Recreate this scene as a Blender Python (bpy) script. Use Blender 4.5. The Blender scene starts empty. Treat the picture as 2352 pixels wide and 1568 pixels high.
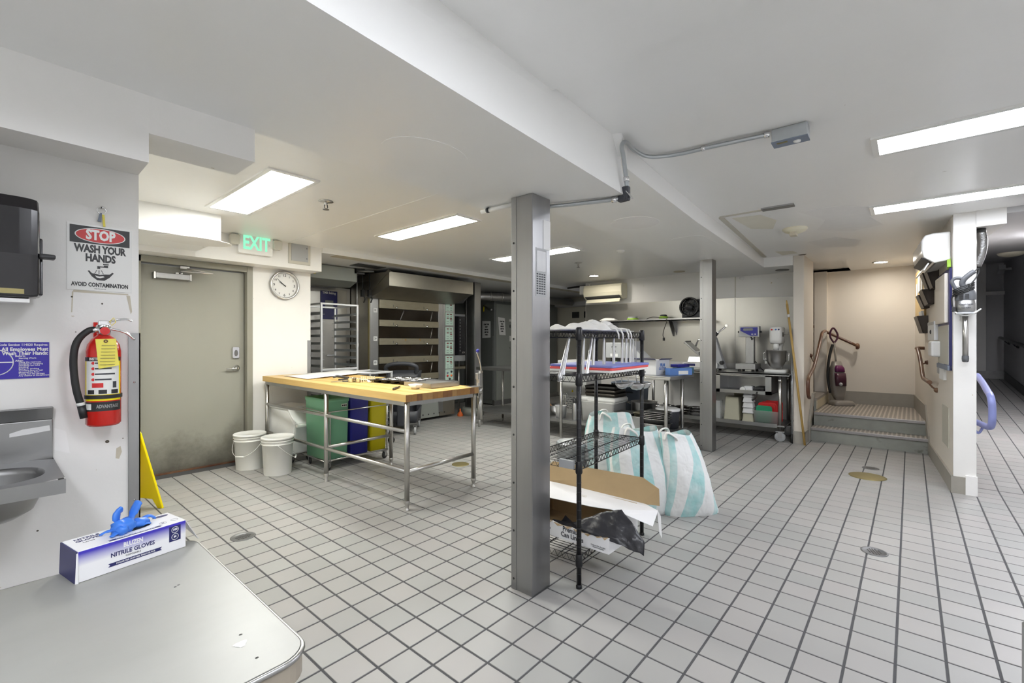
import bpy, math, random
from math import sin, cos, pi, radians
from mathutils import Vector, Matrix, Euler

scene = bpy.context.scene
COL = scene.collection
rnd = random.Random(7)

# ------------------------------------------------------------------ camera, world, exposure
cam_data = bpy.data.cameras.new('camera')
cam_data.lens = 16.122
cam_data.sensor_width = 36.0
cam_data.clip_start = 0.05
cam = bpy.data.objects.new('camera', cam_data)
COL.objects.link(cam)
cam.location = (0, 0, 1.356)
cam.rotation_euler = (radians(90), 0, radians(40.97 - 90))
scene.camera = cam

world = bpy.data.worlds.new('world')
world.use_nodes = True
world.node_tree.nodes['Background'].inputs[0].default_value = (0.9, 0.92, 1.0, 1)
world.node_tree.nodes['Background'].inputs[1].default_value = 0.15
scene.world = world
vs = scene.view_settings
vs.view_transform = 'Standard'
vs.look = 'None'
vs.exposure = 0.88
vs.gamma = 1.0
vs.use_curve_mapping = False
scene.cycles.use_denoising = True
scene.cycles.max_bounces = 10
scene.cycles.diffuse_bounces = 6
scene.cycles.glossy_bounces = 4
scene.cycles.caustics_reflective = False
scene.cycles.caustics_refractive = False
scene.cycles.sample_clamp_indirect = 6.0

# brightness (emission strength) and tint of every kind of lamp in the scene
LAMP_LEFT = ((0.985, 0.985, 0.915), 24.0)      # fixtures of the baking room
LAMP_RIGHT = ((0.895, 0.925, 1.0), 16.0)    # fixtures of the prep room
LAMP_NEAR = ((0.905, 0.935, 1.0), 17.0)      # fixtures behind the viewer, out of the frame
LAMP_SPOT = ((1.0, 0.93, 0.82), 125.0)
LAMP_CORRIDOR_FILL = ((0.95, 0.95, 1.0), 90.0)   # unseen fixture added to brighten the dark corridor      # round downlights

# ------------------------------------------------------------------ mesh helper
class MB:
    def __init__(s):
        s.v = []; s.f = []; s.m = []; s.s = []
    def add(s, vs_, fs, m=0, smooth=False):
        o = len(s.v)
        s.v.extend([tuple(p) for p in vs_])
        for f in fs:
            s.f.append(tuple(i + o for i in f)); s.m.append(m); s.s.append(smooth)
        return s
    def box(s, x0, y0, z0, x1, y1, z1, m=0):
        v = [(x0,y0,z0),(x1,y0,z0),(x1,y1,z0),(x0,y1,z0),(x0,y0,z1),(x1,y0,z1),(x1,y1,z1),(x0,y1,z1)]
        return s.add(v, BOXF, m)
    def hexa(s, v, m=0):
        "eight corners: four below (counter-clockwise from above), four above"
        return s.add(v, BOXF, m)
    def obox(s, c, size, rot=(0,0,0), m=0):
        R = Euler(rot).to_matrix(); c = Vector(c); a, b, d = [q/2 for q in size]
        v = [c + R @ Vector(p) for p in [(-a,-b,-d),(a,-b,-d),(a,b,-d),(-a,b,-d),(-a,-b,d),(a,-b,d),(a,b,d),(-a,b,d)]]
        return s.add(v, BOXF, m)
    def prism(s, poly, lo, hi, ax='z', m=0, smooth=False):
        "extrude a 2-D polygon along an axis; ax z:(x,y) y:(x,z) x:(y,z)"
        def mp(p, h):
            return (p[0], p[1], h) if ax == 'z' else (p[0], h, p[1]) if ax == 'y' else (h, p[0], p[1])
        n = len(poly)
        v = [mp(p, lo) for p in poly] + [mp(p, hi) for p in poly]
        s.add(v, [tuple(range(n))[::-1], tuple(range(n, 2*n))], m)
        o = len(s.v) - 2*n
        for i in range(n):
            j = (i+1) % n
            s.f.append((o+i, o+j, o+n+j, o+n+i)); s.m.append(m); s.s.append(smooth)
        return s
    def loft(s, rings, m=0, smooth=True, caps=True, closed=True):
        n = len(rings[0]); o = len(s.v)
        for r in rings: s.v.extend([tuple(p) for p in r])
        for k in range(len(rings)-1):
            for i in range(n if closed else n-1):
                j = (i+1) % n
                s.f.append((o+k*n+i, o+k*n+j, o+(k+1)*n+j, o+(k+1)*n+i)); s.m.append(m); s.s.append(smooth)
        if caps and closed:
            s.f.append(tuple(o+i for i in range(n))[::-1]); s.m.append(m); s.s.append(False)
            q = o+(len(rings)-1)*n
            s.f.append(tuple(q+i for i in range(n))); s.m.append(m); s.s.append(False)
        return s
    def tube(s, pts, r, n=8, m=0, caps=True, closed=False, flat=1.0):
        pts = [Vector(p) for p in pts]; N = len(pts)
        rr = r if isinstance(r, (list, tuple)) else [r]*N
        rings = []; u = None
        for i, p in enumerate(pts):
            if closed: t = pts[(i+1) % N] - pts[i-1]
            elif i == 0: t = pts[1]-p
            elif i == N-1: t = p-pts[i-1]
            else: t = (pts[i+1]-p).normalized() + (p-pts[i-1]).normalized()
            if t.length < 1e-9: t = Vector((0,0,1))
            t.normalize()
            if u is None:
                a = Vector((0,0,1)) if abs(t.z) < 0.9 else Vector((1,0,0))
                u = t.cross(a).normalized()
            else:
                u = (u - t*u.dot(t))
                u = u.normalized() if u.length > 1e-6 else t.orthogonal().normalized()
            w = t.cross(u)
            rings.append([p + (u*cos(2*pi*k/n) + w*(sin(2*pi*k/n)*flat))*rr[i] for k in range(n)])
        if closed:
            rings.append(rings[0]); caps = False
        return s.loft(rings, m, True, caps)
    def cyl(s, p, q, r, n=16, m=0, r2=None):
        return s.tube([p, q], [r, r if r2 is None else r2], n, m)
    def lathe(s, prof, c=(0,0,0), n=24, m=0, axis='z', caps=True):
        rings = []
        for r, h in prof:
            ring = []
            for k in range(n):
                a = 2*pi*k/n; x, y = r*cos(a), r*sin(a)
                ring.append((c[0]+x, c[1]+y, c[2]+h) if axis == 'z' else
                            (c[0]+x, c[1]-h, c[2]+y) if axis == '-y' else
                            (c[0]+x, c[1]+h, c[2]-y) if axis == 'y' else
                            (c[0]-h, c[1]-x, c[2]+y) if axis == '-x' else (c[0]+h, c[1]+x, c[2]+y))
            rings.append(ring)
        s.loft(rings, m, True, False)
        if caps:
            lo_ = prof[0][0] > .003 and not (abs(prof[0][1]-prof[1][1]) < 1e-5 and prof[1][0] < prof[0][0])
            hi_ = prof[-1][0] > .003 and not (abs(prof[-1][1]-prof[-2][1]) < 1e-5 and prof[-2][0] < prof[-1][0])
            for on, ring in ((lo_, rings[0][::-1]), (hi_, rings[-1])):
                if on: s.add(ring, [tuple(range(n))], m)
        return s
    def grid(s, fn, nu, nv, m=0, smooth=True):
        v = [fn(i/nu, j/nv) for j in range(nv+1) for i in range(nu+1)]
        f = [(j*(nu+1)+i, j*(nu+1)+i+1, (j+1)*(nu+1)+i+1, (j+1)*(nu+1)+i) for j in range(nv) for i in range(nu)]
        return s.add(v, f, m, smooth)
    def ball(s, c, r, n=12, k=8, m=0, sc=(1,1,1)):
        pr = [(max(1e-4, sin(pi*i/k))*r, -cos(pi*i/k)*r) for i in range(k+1)]
        o = len(s.v); s.lathe(pr, (0,0,0), n, m)
        for i in range(o, len(s.v)):
            p = s.v[i]; s.v[i] = (c[0]+p[0]*sc[0], c[1]+p[1]*sc[1], c[2]+p[2]*sc[2])
        return s
    def xf(s, M, start=0):
        for i in range(start, len(s.v)): s.v[i] = tuple(M @ Vector(s.v[i]))
        return s
BOXF = [(0,3,2,1),(4,5,6,7),(0,1,5,4),(1,2,6,5),(2,3,7,6),(3,0,4,7)]

def rot(loc, e=(0,0,0)):
    return Matrix.Translation(loc) @ Euler(e).to_matrix().to_4x4()

def make(name, mb, mat, parent=None, bevel=0.0, world=False, label=None, kind=None, seg=2, solid=0.0, subsurf=0):
    me = bpy.data.meshes.new(name)
    v = mb.v
    if world and parent is not None:
        inv = wmat(parent).inverted()
        v = [tuple(inv @ Vector(p)) for p in v]
    me.from_pydata(v, [], mb.f)
    mats = mat if isinstance(mat, (list, tuple)) else [mat]
    for q in mats: me.materials.append(M[q] if isinstance(q, str) else q)
    if len(mats) > 1: me.polygons.foreach_set('material_index', mb.m)
    me.polygons.foreach_set('use_smooth', mb.s)
    me.update()
    o = bpy.data.objects.new(name, me); COL.objects.link(o)
    if parent is not None: o.parent = parent
    if solid:
        md = o.modifiers.new('solid', 'SOLIDIFY'); md.thickness = solid; md.offset = 0
    if bevel:
        md = o.modifiers.new('bevel', 'BEVEL'); md.width = bevel; md.segments = seg
        md.limit_method = 'ANGLE'; md.angle_limit = radians(40); md.use_clamp_overlap = True
    if subsurf:
        md = o.modifiers.new('sub', 'SUBSURF'); md.levels = subsurf; md.render_levels = subsurf
    if label: o['label'] = label
    if kind: o['kind'] = kind
    return o

def wmat(o):
    m = Matrix.LocRotScale(o.location, o.rotation_euler, o.scale)
    return wmat(o.parent) @ m if o.parent else m

def thing(name, label, cat, loc=(0,0,0), rz=0.0, group=None):
    o = bpy.data.objects.new(name, None); COL.objects.link(o)
    o.empty_display_size = 0.05
    o.location = loc; o.rotation_euler = (0, 0, radians(rz))
    o['label'] = label; o['category'] = cat
    if group: o['group'] = group
    return o

def tag(o, label, cat, group=None):
    o['label'] = label; o['category'] = cat
    if group: o['group'] = group
    return o

def struct(name, mb, mat, parent=None, bevel=0.0, label=None):
    o = make(name, mb, mat, parent, bevel)
    if parent is None: o['kind'] = 'structure'
    if label: o['label'] = label
    return o

def dup(root, loc=None, rz=None, label=None):
    r = root.copy(); COL.objects.link(r)
    if loc is not None: r.location = loc
    if rz is not None: r.rotation_euler = (0, 0, radians(rz))
    if label: r['label'] = label
    for ch in list(root.children):
        c = ch.copy(); COL.objects.link(c); c.parent = r
        for g in list(ch.children):
            d = g.copy(); COL.objects.link(d); d.parent = c
    return r

FACE_NY = (pi/2, 0, 0)            # print on a wall that faces -Y
FACE_NX = (pi/2, 0, -pi/2)        # faces -X
FACE_PY = (pi/2, 0, pi)           # faces +Y
def text(name, s, size, mat, parent, loc, rot_=FACE_NY, align='CENTER', bold=0.0, sx=1.0, space=1.0, line=1.0, world=True, depth=0.0004):
    cu = bpy.data.curves.new(name, 'FONT')
    cu.body = s; cu.size = size; cu.align_x = align; cu.align_y = 'CENTER'
    cu.offset = bold; cu.extrude = depth; cu.space_character = space; cu.space_line = line
    cu.resolution_u = 2
    t = bpy.data.objects.new(name, cu)
    me0 = t.to_mesh()
    me = bpy.data.meshes.new(name)
    vs_ = [tuple(p.co) for p in me0.vertices]; fs = [tuple(p.vertices) for p in me0.polygons]
    t.to_mesh_clear(); bpy.data.objects.remove(t); bpy.data.curves.remove(cu)
    T = rot(loc, rot_) @ Matrix.Diagonal((sx, 1, 1, 1))
    if world and parent is not None: T = wmat(parent).inverted() @ T
    me.from_pydata([tuple(T @ Vector(p)) for p in vs_], [], fs)
    me.materials.append(M[mat]); me.update()
    o = bpy.data.objects.new(name, me); COL.objects.link(o)
    if parent is not None: o.parent = parent
    return o

def arc(c, r, a0, a1, n, plane='xz'):
    out = []
    for i in range(n+1):
        a = radians(a0 + (a1-a0)*i/n); p, q = r*cos(a), r*sin(a)
        out.append((c[0]+p, c[1], c[2]+q) if plane == 'xz' else (c[0], c[1]+p, c[2]+q) if plane == 'yz' else (c[0]+p, c[1]+q, c[2]))
    return out
def rrect(x0, y0, x1, y1, r, n=4):
    out = []
    for cx, cy, a in ((x1-r, y1-r, 0), (x0+r, y1-r, 90), (x0+r, y0+r, 180), (x1-r, y0+r, 270)):
        for i in range(n+1):
            t = radians(a + 90*i/n); out.append((cx + r*cos(t), cy + r*sin(t)))
    return out
def ellipse(cx, cy, a, b, n=24):
    return [(cx + a*cos(2*pi*i/n), cy + b*sin(2*pi*i/n)) for i in range(n)]
def bez(pts, n=8):
    "smooth curve through points (Catmull-Rom)"
    P = [Vector(p) for p in pts]; P = [P[0]*2-P[1]] + P + [P[-1]*2-P[-2]]
    out = []
    for i in range(1, len(P)-2):
        for k in range(n):
            t = k/n; a, b, c, d = P[i-1], P[i], P[i+1], P[i+2]
            out.append(0.5*((2*b) + (c-a)*t + (2*a-5*b+4*c-d)*t*t + (3*b-a-3*c+d)*t**3))
    out.append(P[-2]); return out

# ------------------------------------------------------------------ materials
M = {}
def mat(name, col, rough=0.5, metal=0.0, var=0.0, scale=6.0, stretch=(1,1,1), bump=0.0, col2=None, spec=0.5, trans=0.0, alpha=1.0, emit=None, estr=0.0, coat=0.0, bscale=None, rvar=0.0, lo=0.2, hi=0.8):
    m = bpy.data.materials.new(name); m.use_nodes = True
    nt = m.node_tree; N = nt.nodes; L = nt.links; p = N['Principled BSDF']
    p.inputs['Base Color'].default_value = (*col, 1); p.inputs['Roughness'].default_value = rough
    p.inputs['Metallic'].default_value = metal; p.inputs['Specular IOR Level'].default_value = spec
    if trans: p.inputs['Transmission Weight'].default_value = trans
    if alpha < 1: p.inputs['Alpha'].default_value = alpha
    if coat: p.inputs['Coat Weight'].default_value = coat
    if emit: p.inputs['Emission Color'].default_value = (*emit, 1); p.inputs['Emission Strength'].default_value = estr
    if var or bump or rvar or col2:
        tc = N.new('ShaderNodeTexCoord'); mp = N.new('ShaderNodeMapping'); nz = N.new('ShaderNodeTexNoise')
        mp.inputs['Scale'].default_value = stretch; nz.inputs['Scale'].default_value = scale
        nz.inputs['Detail'].default_value = 5.0; nz.inputs['Roughness'].default_value = 0.6
        L.new(tc.outputs['Object'], mp.inputs[0]); L.new(mp.outputs[0], nz.inputs[0])
        if var or col2:
            rp = N.new('ShaderNodeValToRGB'); c2 = col2 or tuple(c*(1-var) for c in col)
            rp.color_ramp.elements[0].color = (*c2, 1); rp.color_ramp.elements[1].color = (*col, 1)
            rp.color_ramp.elements[0].position = lo; rp.color_ramp.elements[1].position = hi
            L.new(nz.outputs['Fac'], rp.inputs[0]); L.new(rp.outputs[0], p.inputs['Base Color'])
        if rvar:
            mr = N.new('ShaderNodeMapRange'); mr.inputs['To Min'].default_value = max(0.02, rough-rvar); mr.inputs['To Max'].default_value = min(1, rough+rvar)
            mr.inputs['From Min'].default_value = 0.3; mr.inputs['From Max'].default_value = 0.7
            L.new(nz.outputs['Fac'], mr.inputs[0]); L.new(mr.outputs[0], p.inputs['Roughness'])
        if bump:
            n2 = nz
            if bscale:
                n2 = N.new('ShaderNodeTexNoise'); n2.inputs['Scale'].default_value = bscale; n2.inputs['Detail'].default_value = 3
                L.new(mp.outputs[0], n2.inputs[0])
            b = N.new('ShaderNodeBump'); b.inputs['Strength'].default_value = bump; b.inputs['Distance'].default_value = 0.01
            L.new(n2.outputs['Fac'], b.inputs['Height']); L.new(b.outputs[0], p.inputs['Normal'])
    M[name] = m
    return m

def spots(m, col, scale=18, thr=0.62, soft=0.03, seed=0.0):
    "small stains with a shape of their own over the base colour"
    nt = M[m].node_tree; N = nt.nodes; L = nt.links; p = N['Principled BSDF']
    geo = N.new('ShaderNodeNewGeometry'); nz = N.new('ShaderNodeTexNoise'); nz.noise_dimensions = '4D'
    nz.inputs['Scale'].default_value = scale; nz.inputs['Detail'].default_value = 3; nz.inputs['W'].default_value = seed
    L.new(geo.outputs['Position'], nz.inputs['Vector'])
    rp = N.new('ShaderNodeValToRGB'); rp.color_ramp.elements[0].position = thr; rp.color_ramp.elements[1].position = thr+soft
    L.new(nz.outputs['Fac'], rp.inputs[0])
    mx = N.new('ShaderNodeMix'); mx.data_type = 'RGBA'; mx.inputs['B'].default_value = (*col, 1)
    L.new(rp.outputs[0], mx.inputs['Factor'])
    src = p.inputs['Base Color']
    if src.is_linked: L.new(src.links[0].from_socket, mx.inputs['A'])
    else: mx.inputs['A'].default_value = src.default_value
    L.new(mx.outputs['Result'], src)

def lamp_mat(name, spec_):
    m = bpy.data.materials.new(name); m.use_nodes = True
    nt = m.node_tree; nt.nodes.clear()
    e = nt.nodes.new('ShaderNodeEmission'); o = nt.nodes.new('ShaderNodeOutputMaterial')
    e.inputs[0].default_value = (*spec_[0], 1); e.inputs[1].default_value = spec_[1]
    nt.links.new(e.outputs[0], o.inputs[0]); M[name] = m

lamp_mat('lamp_left', LAMP_LEFT); lamp_mat('lamp_right', LAMP_RIGHT); lamp_mat('lamp_near', LAMP_NEAR); lamp_mat('lamp_spot', LAMP_SPOT); lamp_mat('lamp_corridor_fill', LAMP_CORRIDOR_FILL)
lamp_mat('exit_green', ((0.25, 0.80, 0.48), 0.75)); lamp_mat('led_red', ((1.0, 0.1, 0.05), 1.0))
mat('wall_paint', (0.83, 0.82, 0.80), 0.42, var=0.05, scale=2.2, bump=0.04, bscale=60)
spots('wall_paint', (0.42, 0.34, 0.2), 22, 0.735, 0.02, 3.0)
mat('wall_cream', (0.78, 0.725, 0.65), 0.45, var=0.04, scale=2, bump=0.04, bscale=60)
mat('wall_beige', (0.55, 0.53, 0.46), 0.5, var=0.05, scale=2)
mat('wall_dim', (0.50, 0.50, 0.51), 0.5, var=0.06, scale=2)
mat('ceiling_paint', (0.885, 0.885, 0.875), 0.32, var=0.04, scale=1.4, bump=0.03, bscale=40)
spots('ceiling_paint', (0.48, 0.46, 0.42), 14, 0.74, 0.02, 8.0)
mat('patch_paint', (0.88, 0.87, 0.86), 0.6, var=0.05, scale=12)
mat('stain_paint', (0.60, 0.55, 0.44), 0.6, var=0.15, scale=10)
mat('stain_light', (0.77, 0.745, 0.65), 0.6, var=0.08, scale=8)
mat('grout', (0.085, 0.085, 0.09), 0.85, var=0.25, scale=30)
mat('baseboard', (0.36, 0.34, 0.30), 0.5, var=0.12, scale=8)
mat('door_paint', (0.33, 0.325, 0.28), 0.4, var=0.06, scale=3, stretch=(1, 1, 0.4))
mat('door_frame', (0.31, 0.30, 0.25), 0.4, var=0.1, scale=5)
mat('grime', (0.10, 0.085, 0.06), 0.7, var=0.3, scale=20)
mat('stainless', (0.47, 0.47, 0.47), 0.34, 1.0, var=0.08, scale=5)
mat('stainless_wall', (0.45, 0.44, 0.415), 0.33, 1.0, var=0.12, scale=1.6, bump=0.03, bscale=1.8)
mat('stainless_col', (0.37, 0.37, 0.375), 0.32, 1.0, var=0.14, scale=4, stretch=(3, 3, 0.25))
mat('sink_steel', (0.34, 0.34, 0.34), 0.36, 1.0, var=0.06, scale=5)
mat('steel_tube', (0.55, 0.54, 0.52), 0.30, 1.0, var=0.10, scale=14)
mat('utensil', (0.62, 0.62, 0.63), 0.28, 1.0)
mat('steel_dull', (0.42, 0.42, 0.42), 0.42, 1.0, var=0.15, scale=6, stretch=(3, 1, 1))
mat('steel_dark', (0.20, 0.20, 0.20), 0.45, 1.0, var=0.3, scale=7)
mat('galv', (0.52, 0.55, 0.57), 0.38, 0.9, var=0.10, scale=30)
mat('grey_panel', (0.23, 0.245, 0.235), 0.38, 0.35, var=0.12, scale=2.2)
mat('grey_panel_light', (0.33, 0.35, 0.32), 0.42, 0.25, var=0.10, scale=2.2)
mat('oven_steel', (0.40, 0.375, 0.32), 0.37, 0.9, var=0.22, scale=4)
mat('oven_bar', (0.36, 0.325, 0.24), 0.42, 0.7, var=0.2, scale=9, stretch=(1, 1, 3)); spots('oven_bar', (0.40, 0.22, 0.05), 9, 0.67, 0.05, 2.0)
mat('oven_glass', (0.012, 0.010, 0.007), 0.12, 0.0, col2=(0.022, 0.014, 0.007), scale=3, spec=0.5)
mat('black_metal', (0.012, 0.012, 0.014), 0.32, 0.2)
mat('black_plastic', (0.02, 0.02, 0.022), 0.4)
mat('black_gloss', (0.012, 0.011, 0.014), 0.16, spec=0.6)
mat('black_rubber', (0.016, 0.016, 0.016), 0.6)
mat('black_bag', (0.025, 0.025, 0.03), 0.28, bump=0.6, scale=14)
mat('charcoal', (0.045, 0.048, 0.058), 0.5, var=0.15, scale=10)
mat('white_plastic', (0.84, 0.84, 0.825), 0.4, var=0.03, scale=5)
mat('white_gloss', (0.80, 0.80, 0.78), 0.22)
mat('cream_plastic', (0.78, 0.74, 0.58), 0.4, var=0.03)
mat('white_card', (0.80, 0.80, 0.82), 0.5, var=0.03, scale=6)
mat('paper', (0.80, 0.80, 0.79), 0.7, var=0.03)
mat('paper_yellow', (0.80, 0.70, 0.12), 0.7)
mat('cardboard', (0.42, 0.30, 0.16), 0.75, var=0.10, scale=10)
mat('grey_plastic', (0.40, 0.41, 0.42), 0.45)
mat('grey_bin', (0.20, 0.235, 0.30), 0.5)
mat('red_paint', (0.60, 0.018, 0.012), 0.22, coat=0.3)
mat('red_plastic', (0.62, 0.02, 0.02), 0.35)
mat('coral_plastic', (0.80, 0.10, 0.10), 0.45)
mat('blue_board', (0.10, 0.13, 0.62), 0.45, col2=(0.33, 0.37, 0.62), scale=3, var=0.1)
mat('blue_print', (0.035, 0.02, 0.36), 0.4)
mat('navy_print', (0.02, 0.022, 0.12), 0.4)
mat('blue_plastic', (0.03, 0.032, 0.30), 0.4)
mat('blue_rail', (0.22, 0.25, 0.52), 0.4, col2=(0.5, 0.42, 0.36), scale=9, lo=0.3, hi=0.42)
mat('blue_film', (0.10, 0.22, 0.55), 0.4)
mat('cyan_card', (0.20, 0.45, 0.65), 0.45)
mat('nitrile', (0.045, 0.20, 0.72), 0.38, bump=0.15, scale=40)
mat('green_plastic', (0.22, 0.52, 0.32), 0.42, var=0.05)
mat('green_lid', (0.02, 0.26, 0.13), 0.35)
mat('yellow_plastic', (0.74, 0.64, 0.006), 0.42, var=0.04)
mat('yellow_sign', (0.88, 0.72, 0.0), 0.4)
mat('lime', (0.35, 0.60, 0.06), 0.5)
mat('orange', (0.75, 0.15, 0.03), 0.5)
mat('brown_paint', (0.11, 0.042, 0.024), 0.35, col2=(0.20, 0.11, 0.06), scale=7, lo=0.35, hi=0.6)
mat('maroon', (0.055, 0.010, 0.03), 0.3)
mat('purple_gloss', (0.12, 0.01, 0.085), 0.18)
mat('vac_grey', (0.26, 0.24, 0.22), 0.35)
mat('broom_wood', (0.55, 0.36, 0.11), 0.45, var=0.15, scale=12)
mat('wood_handle', (0.45, 0.23, 0.09), 0.5)
mat('dark_wood', (0.055, 0.04, 0.032), 0.45, var=0.3, scale=20, stretch=(1, 6, 1))
mat('cork', (0.62, 0.45, 0.22), 0.8, var=0.15, scale=40)
mat('laminate', (0.36, 0.36, 0.335), 0.36, scale=3, stretch=(1, 2.5, 1), col2=(0.315, 0.315, 0.29))
mat('beige_edge', (0.33, 0.29, 0.235), 0.4, var=0.06)
mat('brass', (0.33, 0.28, 0.13), 0.4, 0.7, var=0.15, scale=25)
mat('chrome', (0.75, 0.75, 0.76), 0.12, 1.0)
mat('cloth', (0.78, 0.77, 0.75), 0.9, bump=0.3, scale=60)
mat('bread', (0.55, 0.33, 0.12), 0.7)
mat('clear', (0.82, 0.84, 0.83), 0.12, alpha=0.35)
mat('poly', (0.60, 0.58, 0.45), 0.3, alpha=0.75)
mat('milky', (0.78, 0.78, 0.78), 0.35, alpha=0.93)
mat('panel_mint', (0.52, 0.68, 0.60), 0.4, var=0.05)
mat('display', (0.02, 0.02, 0.02), 0.2)
mat('lcd', (0.22, 0.23, 0.22), 0.3)
mat('concrete_riser', (0.33, 0.34, 0.31), 0.6, var=0.25, scale=7); spots('concrete_riser', (0.12, 0.12, 0.10), 6, 0.64, 0.08, 4.0)
mat('aluminium', (0.72, 0.73, 0.74), 0.38, 0.7, var=0.06, scale=10)
mat('tread_base', (0.40, 0.365, 0.335), 0.45, 0.4, var=0.1, scale=60)
mat('tread_plate', (0.72, 0.66, 0.60), 0.38, 0.55, var=0.1, scale=60, bump=0.2)
mat('nosing', (0.42, 0.40, 0.40), 0.4, 0.8, var=0.25, scale=90)
mat('riser_yellow', (0.62, 0.55, 0.40), 0.5, var=0.2, scale=30)
mat('blender_grey', (0.11, 0.115, 0.125), 0.4)
mat('sheet_black', (0.012, 0.011, 0.010), 0.45, 0.3)
mat('pan_dark', (0.09, 0.08, 0.07), 0.4, 0.7, var=0.4, scale=20)
mat('lens_clear', (0.75, 0.74, 0.66), 0.1, alpha=0.75)
mat('drain_metal', (0.22, 0.22, 0.22), 0.5, 0.6, var=0.2, scale=40)
mat('foil_duct', (0.30, 0.30, 0.30), 0.25, 1.0, bump=0.8, scale=30)
mat('screw', (0.05, 0.05, 0.05), 0.4, 0.8)

def band_mat(name, c1, c2, z0, z1, rough=0.4):
    "printed colour fade along local z, as on a printed carton"
    m = bpy.data.materials.new(name); m.use_nodes = True
    nt = m.node_tree; N = nt.nodes; L = nt.links; p = N['Principled BSDF']; p.inputs['Roughness'].default_value = rough
    tc = N.new('ShaderNodeTexCoord'); sx = N.new('ShaderNodeSeparateXYZ'); mr = N.new('ShaderNodeMapRange'); mx = N.new('ShaderNodeMix'); mx.data_type = 'RGBA'
    L.new(tc.outputs['Object'], sx.inputs[0]); L.new(sx.outputs['Z'], mr.inputs[0])
    mr.inputs['From Min'].default_value = z0; mr.inputs['From Max'].default_value = z1
    mx.inputs['A'].default_value = (*c1, 1); mx.inputs['B'].default_value = (*c2, 1)
    L.new(mr.outputs[0], mx.inputs['Factor']); L.new(mx.outputs['Result'], p.inputs['Base Color']); M[name] = m
band_mat('glove_print', (0.80, 0.80, 0.82), (0.05, 0.035, 0.45), 0.040, 0.072)

def stripe_mat(name, c1, c2, period, duty=0.5, rough=0.6):
    "woven stripes that follow the sack: striped by the mesh's own u coordinate"
    m = bpy.data.materials.new(name); m.use_nodes = True
    nt = m.node_tree; N = nt.nodes; L = nt.links; p = N['Principled BSDF']; p.inputs['Roughness'].default_value = rough
    uv = N.new('ShaderNodeUVMap'); sx = N.new('ShaderNodeSeparateXYZ')
    L.new(uv.outputs[0], sx.inputs[0])
    a = N.new('ShaderNodeMath'); a.operation = 'MULTIPLY'; a.inputs[1].default_value = 1/period; L.new(sx.outputs['X'], a.inputs[0])
    b = N.new('ShaderNodeMath'); b.operation = 'FRACT'; L.new(a.outputs[0], b.inputs[0])
    c = N.new('ShaderNodeMath'); c.operation = 'GREATER_THAN'; c.inputs[1].default_value = duty; L.new(b.outputs[0], c.inputs[0])
    nz = N.new('ShaderNodeTexNoise'); nz.inputs['Scale'].default_value = 9; nz.inputs['Detail'].default_value = 6
    tc = N.new('ShaderNodeTexCoord'); L.new(tc.outputs['Object'], nz.inputs['Vector'])
    mr = N.new('ShaderNodeMapRange'); mr.inputs['From Min'].default_value = 0.4; mr.inputs['From Max'].default_value = 0.75; mr.inputs['To Max'].default_value = 0.6; L.new(nz.outputs['Fac'], mr.inputs[0])
    mx0 = N.new('ShaderNodeMix'); mx0.data_type = 'RGBA'; mx0.inputs['A'].default_value = (*c1, 1); mx0.inputs['B'].default_value = (*c2, 1); L.new(mr.outputs[0], mx0.inputs['Factor'])
    mx = N.new('ShaderNodeMix'); mx.data_type = 'RGBA'; mx.inputs['B'].default_value = (*c2, 1)
    L.new(mx0.outputs['Result'], mx.inputs['A']); L.new(c.outputs[0], mx.inputs['Factor']); L.new(mx.outputs['Result'], p.inputs['Base Color'])
    bp = N.new('ShaderNodeBump'); bp.inputs['Strength'].default_value = 0.5; bp.inputs['Distance'].default_value = 0.03; n2 = N.new('ShaderNodeTexNoise'); n2.inputs['Scale'].default_value = 12; n2.inputs['Distortion'].default_value = 0.3
    L.new(tc.outputs['Object'], n2.inputs['Vector']); L.new(n2.outputs['Fac'], bp.inputs['Height']); L.new(bp.outputs[0], p.inputs['Normal'])
    M[name] = m
stripe_mat('sack', (0.36, 0.63, 0.63), (0.78, 0.79, 0.79), 1.0, 0.45)

def dirt_foot(m, col, z0, z1):
    "scuffed dirt along the bottom of a door"
    nt = M[m].node_tree; N = nt.nodes; L = nt.links; p = N['Principled BSDF']; g = N.new('ShaderNodeNewGeometry'); sx = N.new('ShaderNodeSeparateXYZ')
    nz = N.new('ShaderNodeTexNoise'); nz.inputs['Scale'].default_value = 3.5; nz.inputs['Detail'].default_value = 8; nz.inputs['Roughness'].default_value = .7
    L.new(g.outputs['Position'], sx.inputs[0]); L.new(g.outputs['Position'], nz.inputs['Vector'])
    ad = N.new('ShaderNodeMath'); ad.operation = 'MULTIPLY_ADD'; ad.inputs[1].default_value = -0.75; L.new(nz.outputs['Fac'], ad.inputs[0]); L.new(sx.outputs['Z'], ad.inputs[2])
    mr = N.new('ShaderNodeMapRange'); mr.inputs['From Min'].default_value = z1-.38; mr.inputs['From Max'].default_value = z0-.38; mr.inputs['To Max'].default_value = .8; L.new(ad.outputs[0], mr.inputs[0])
    mx = N.new('ShaderNodeMix'); mx.data_type = 'RGBA'; mx.inputs['B'].default_value = (*col, 1); L.new(mr.outputs[0], mx.inputs['Factor'])
    src = p.inputs['Base Color']; L.new(src.links[0].from_socket, mx.inputs['A']); L.new(mx.outputs['Result'], src)
dirt_foot('door_paint', (0.07, 0.062, 0.048), 0.0, 0.42)

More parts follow.
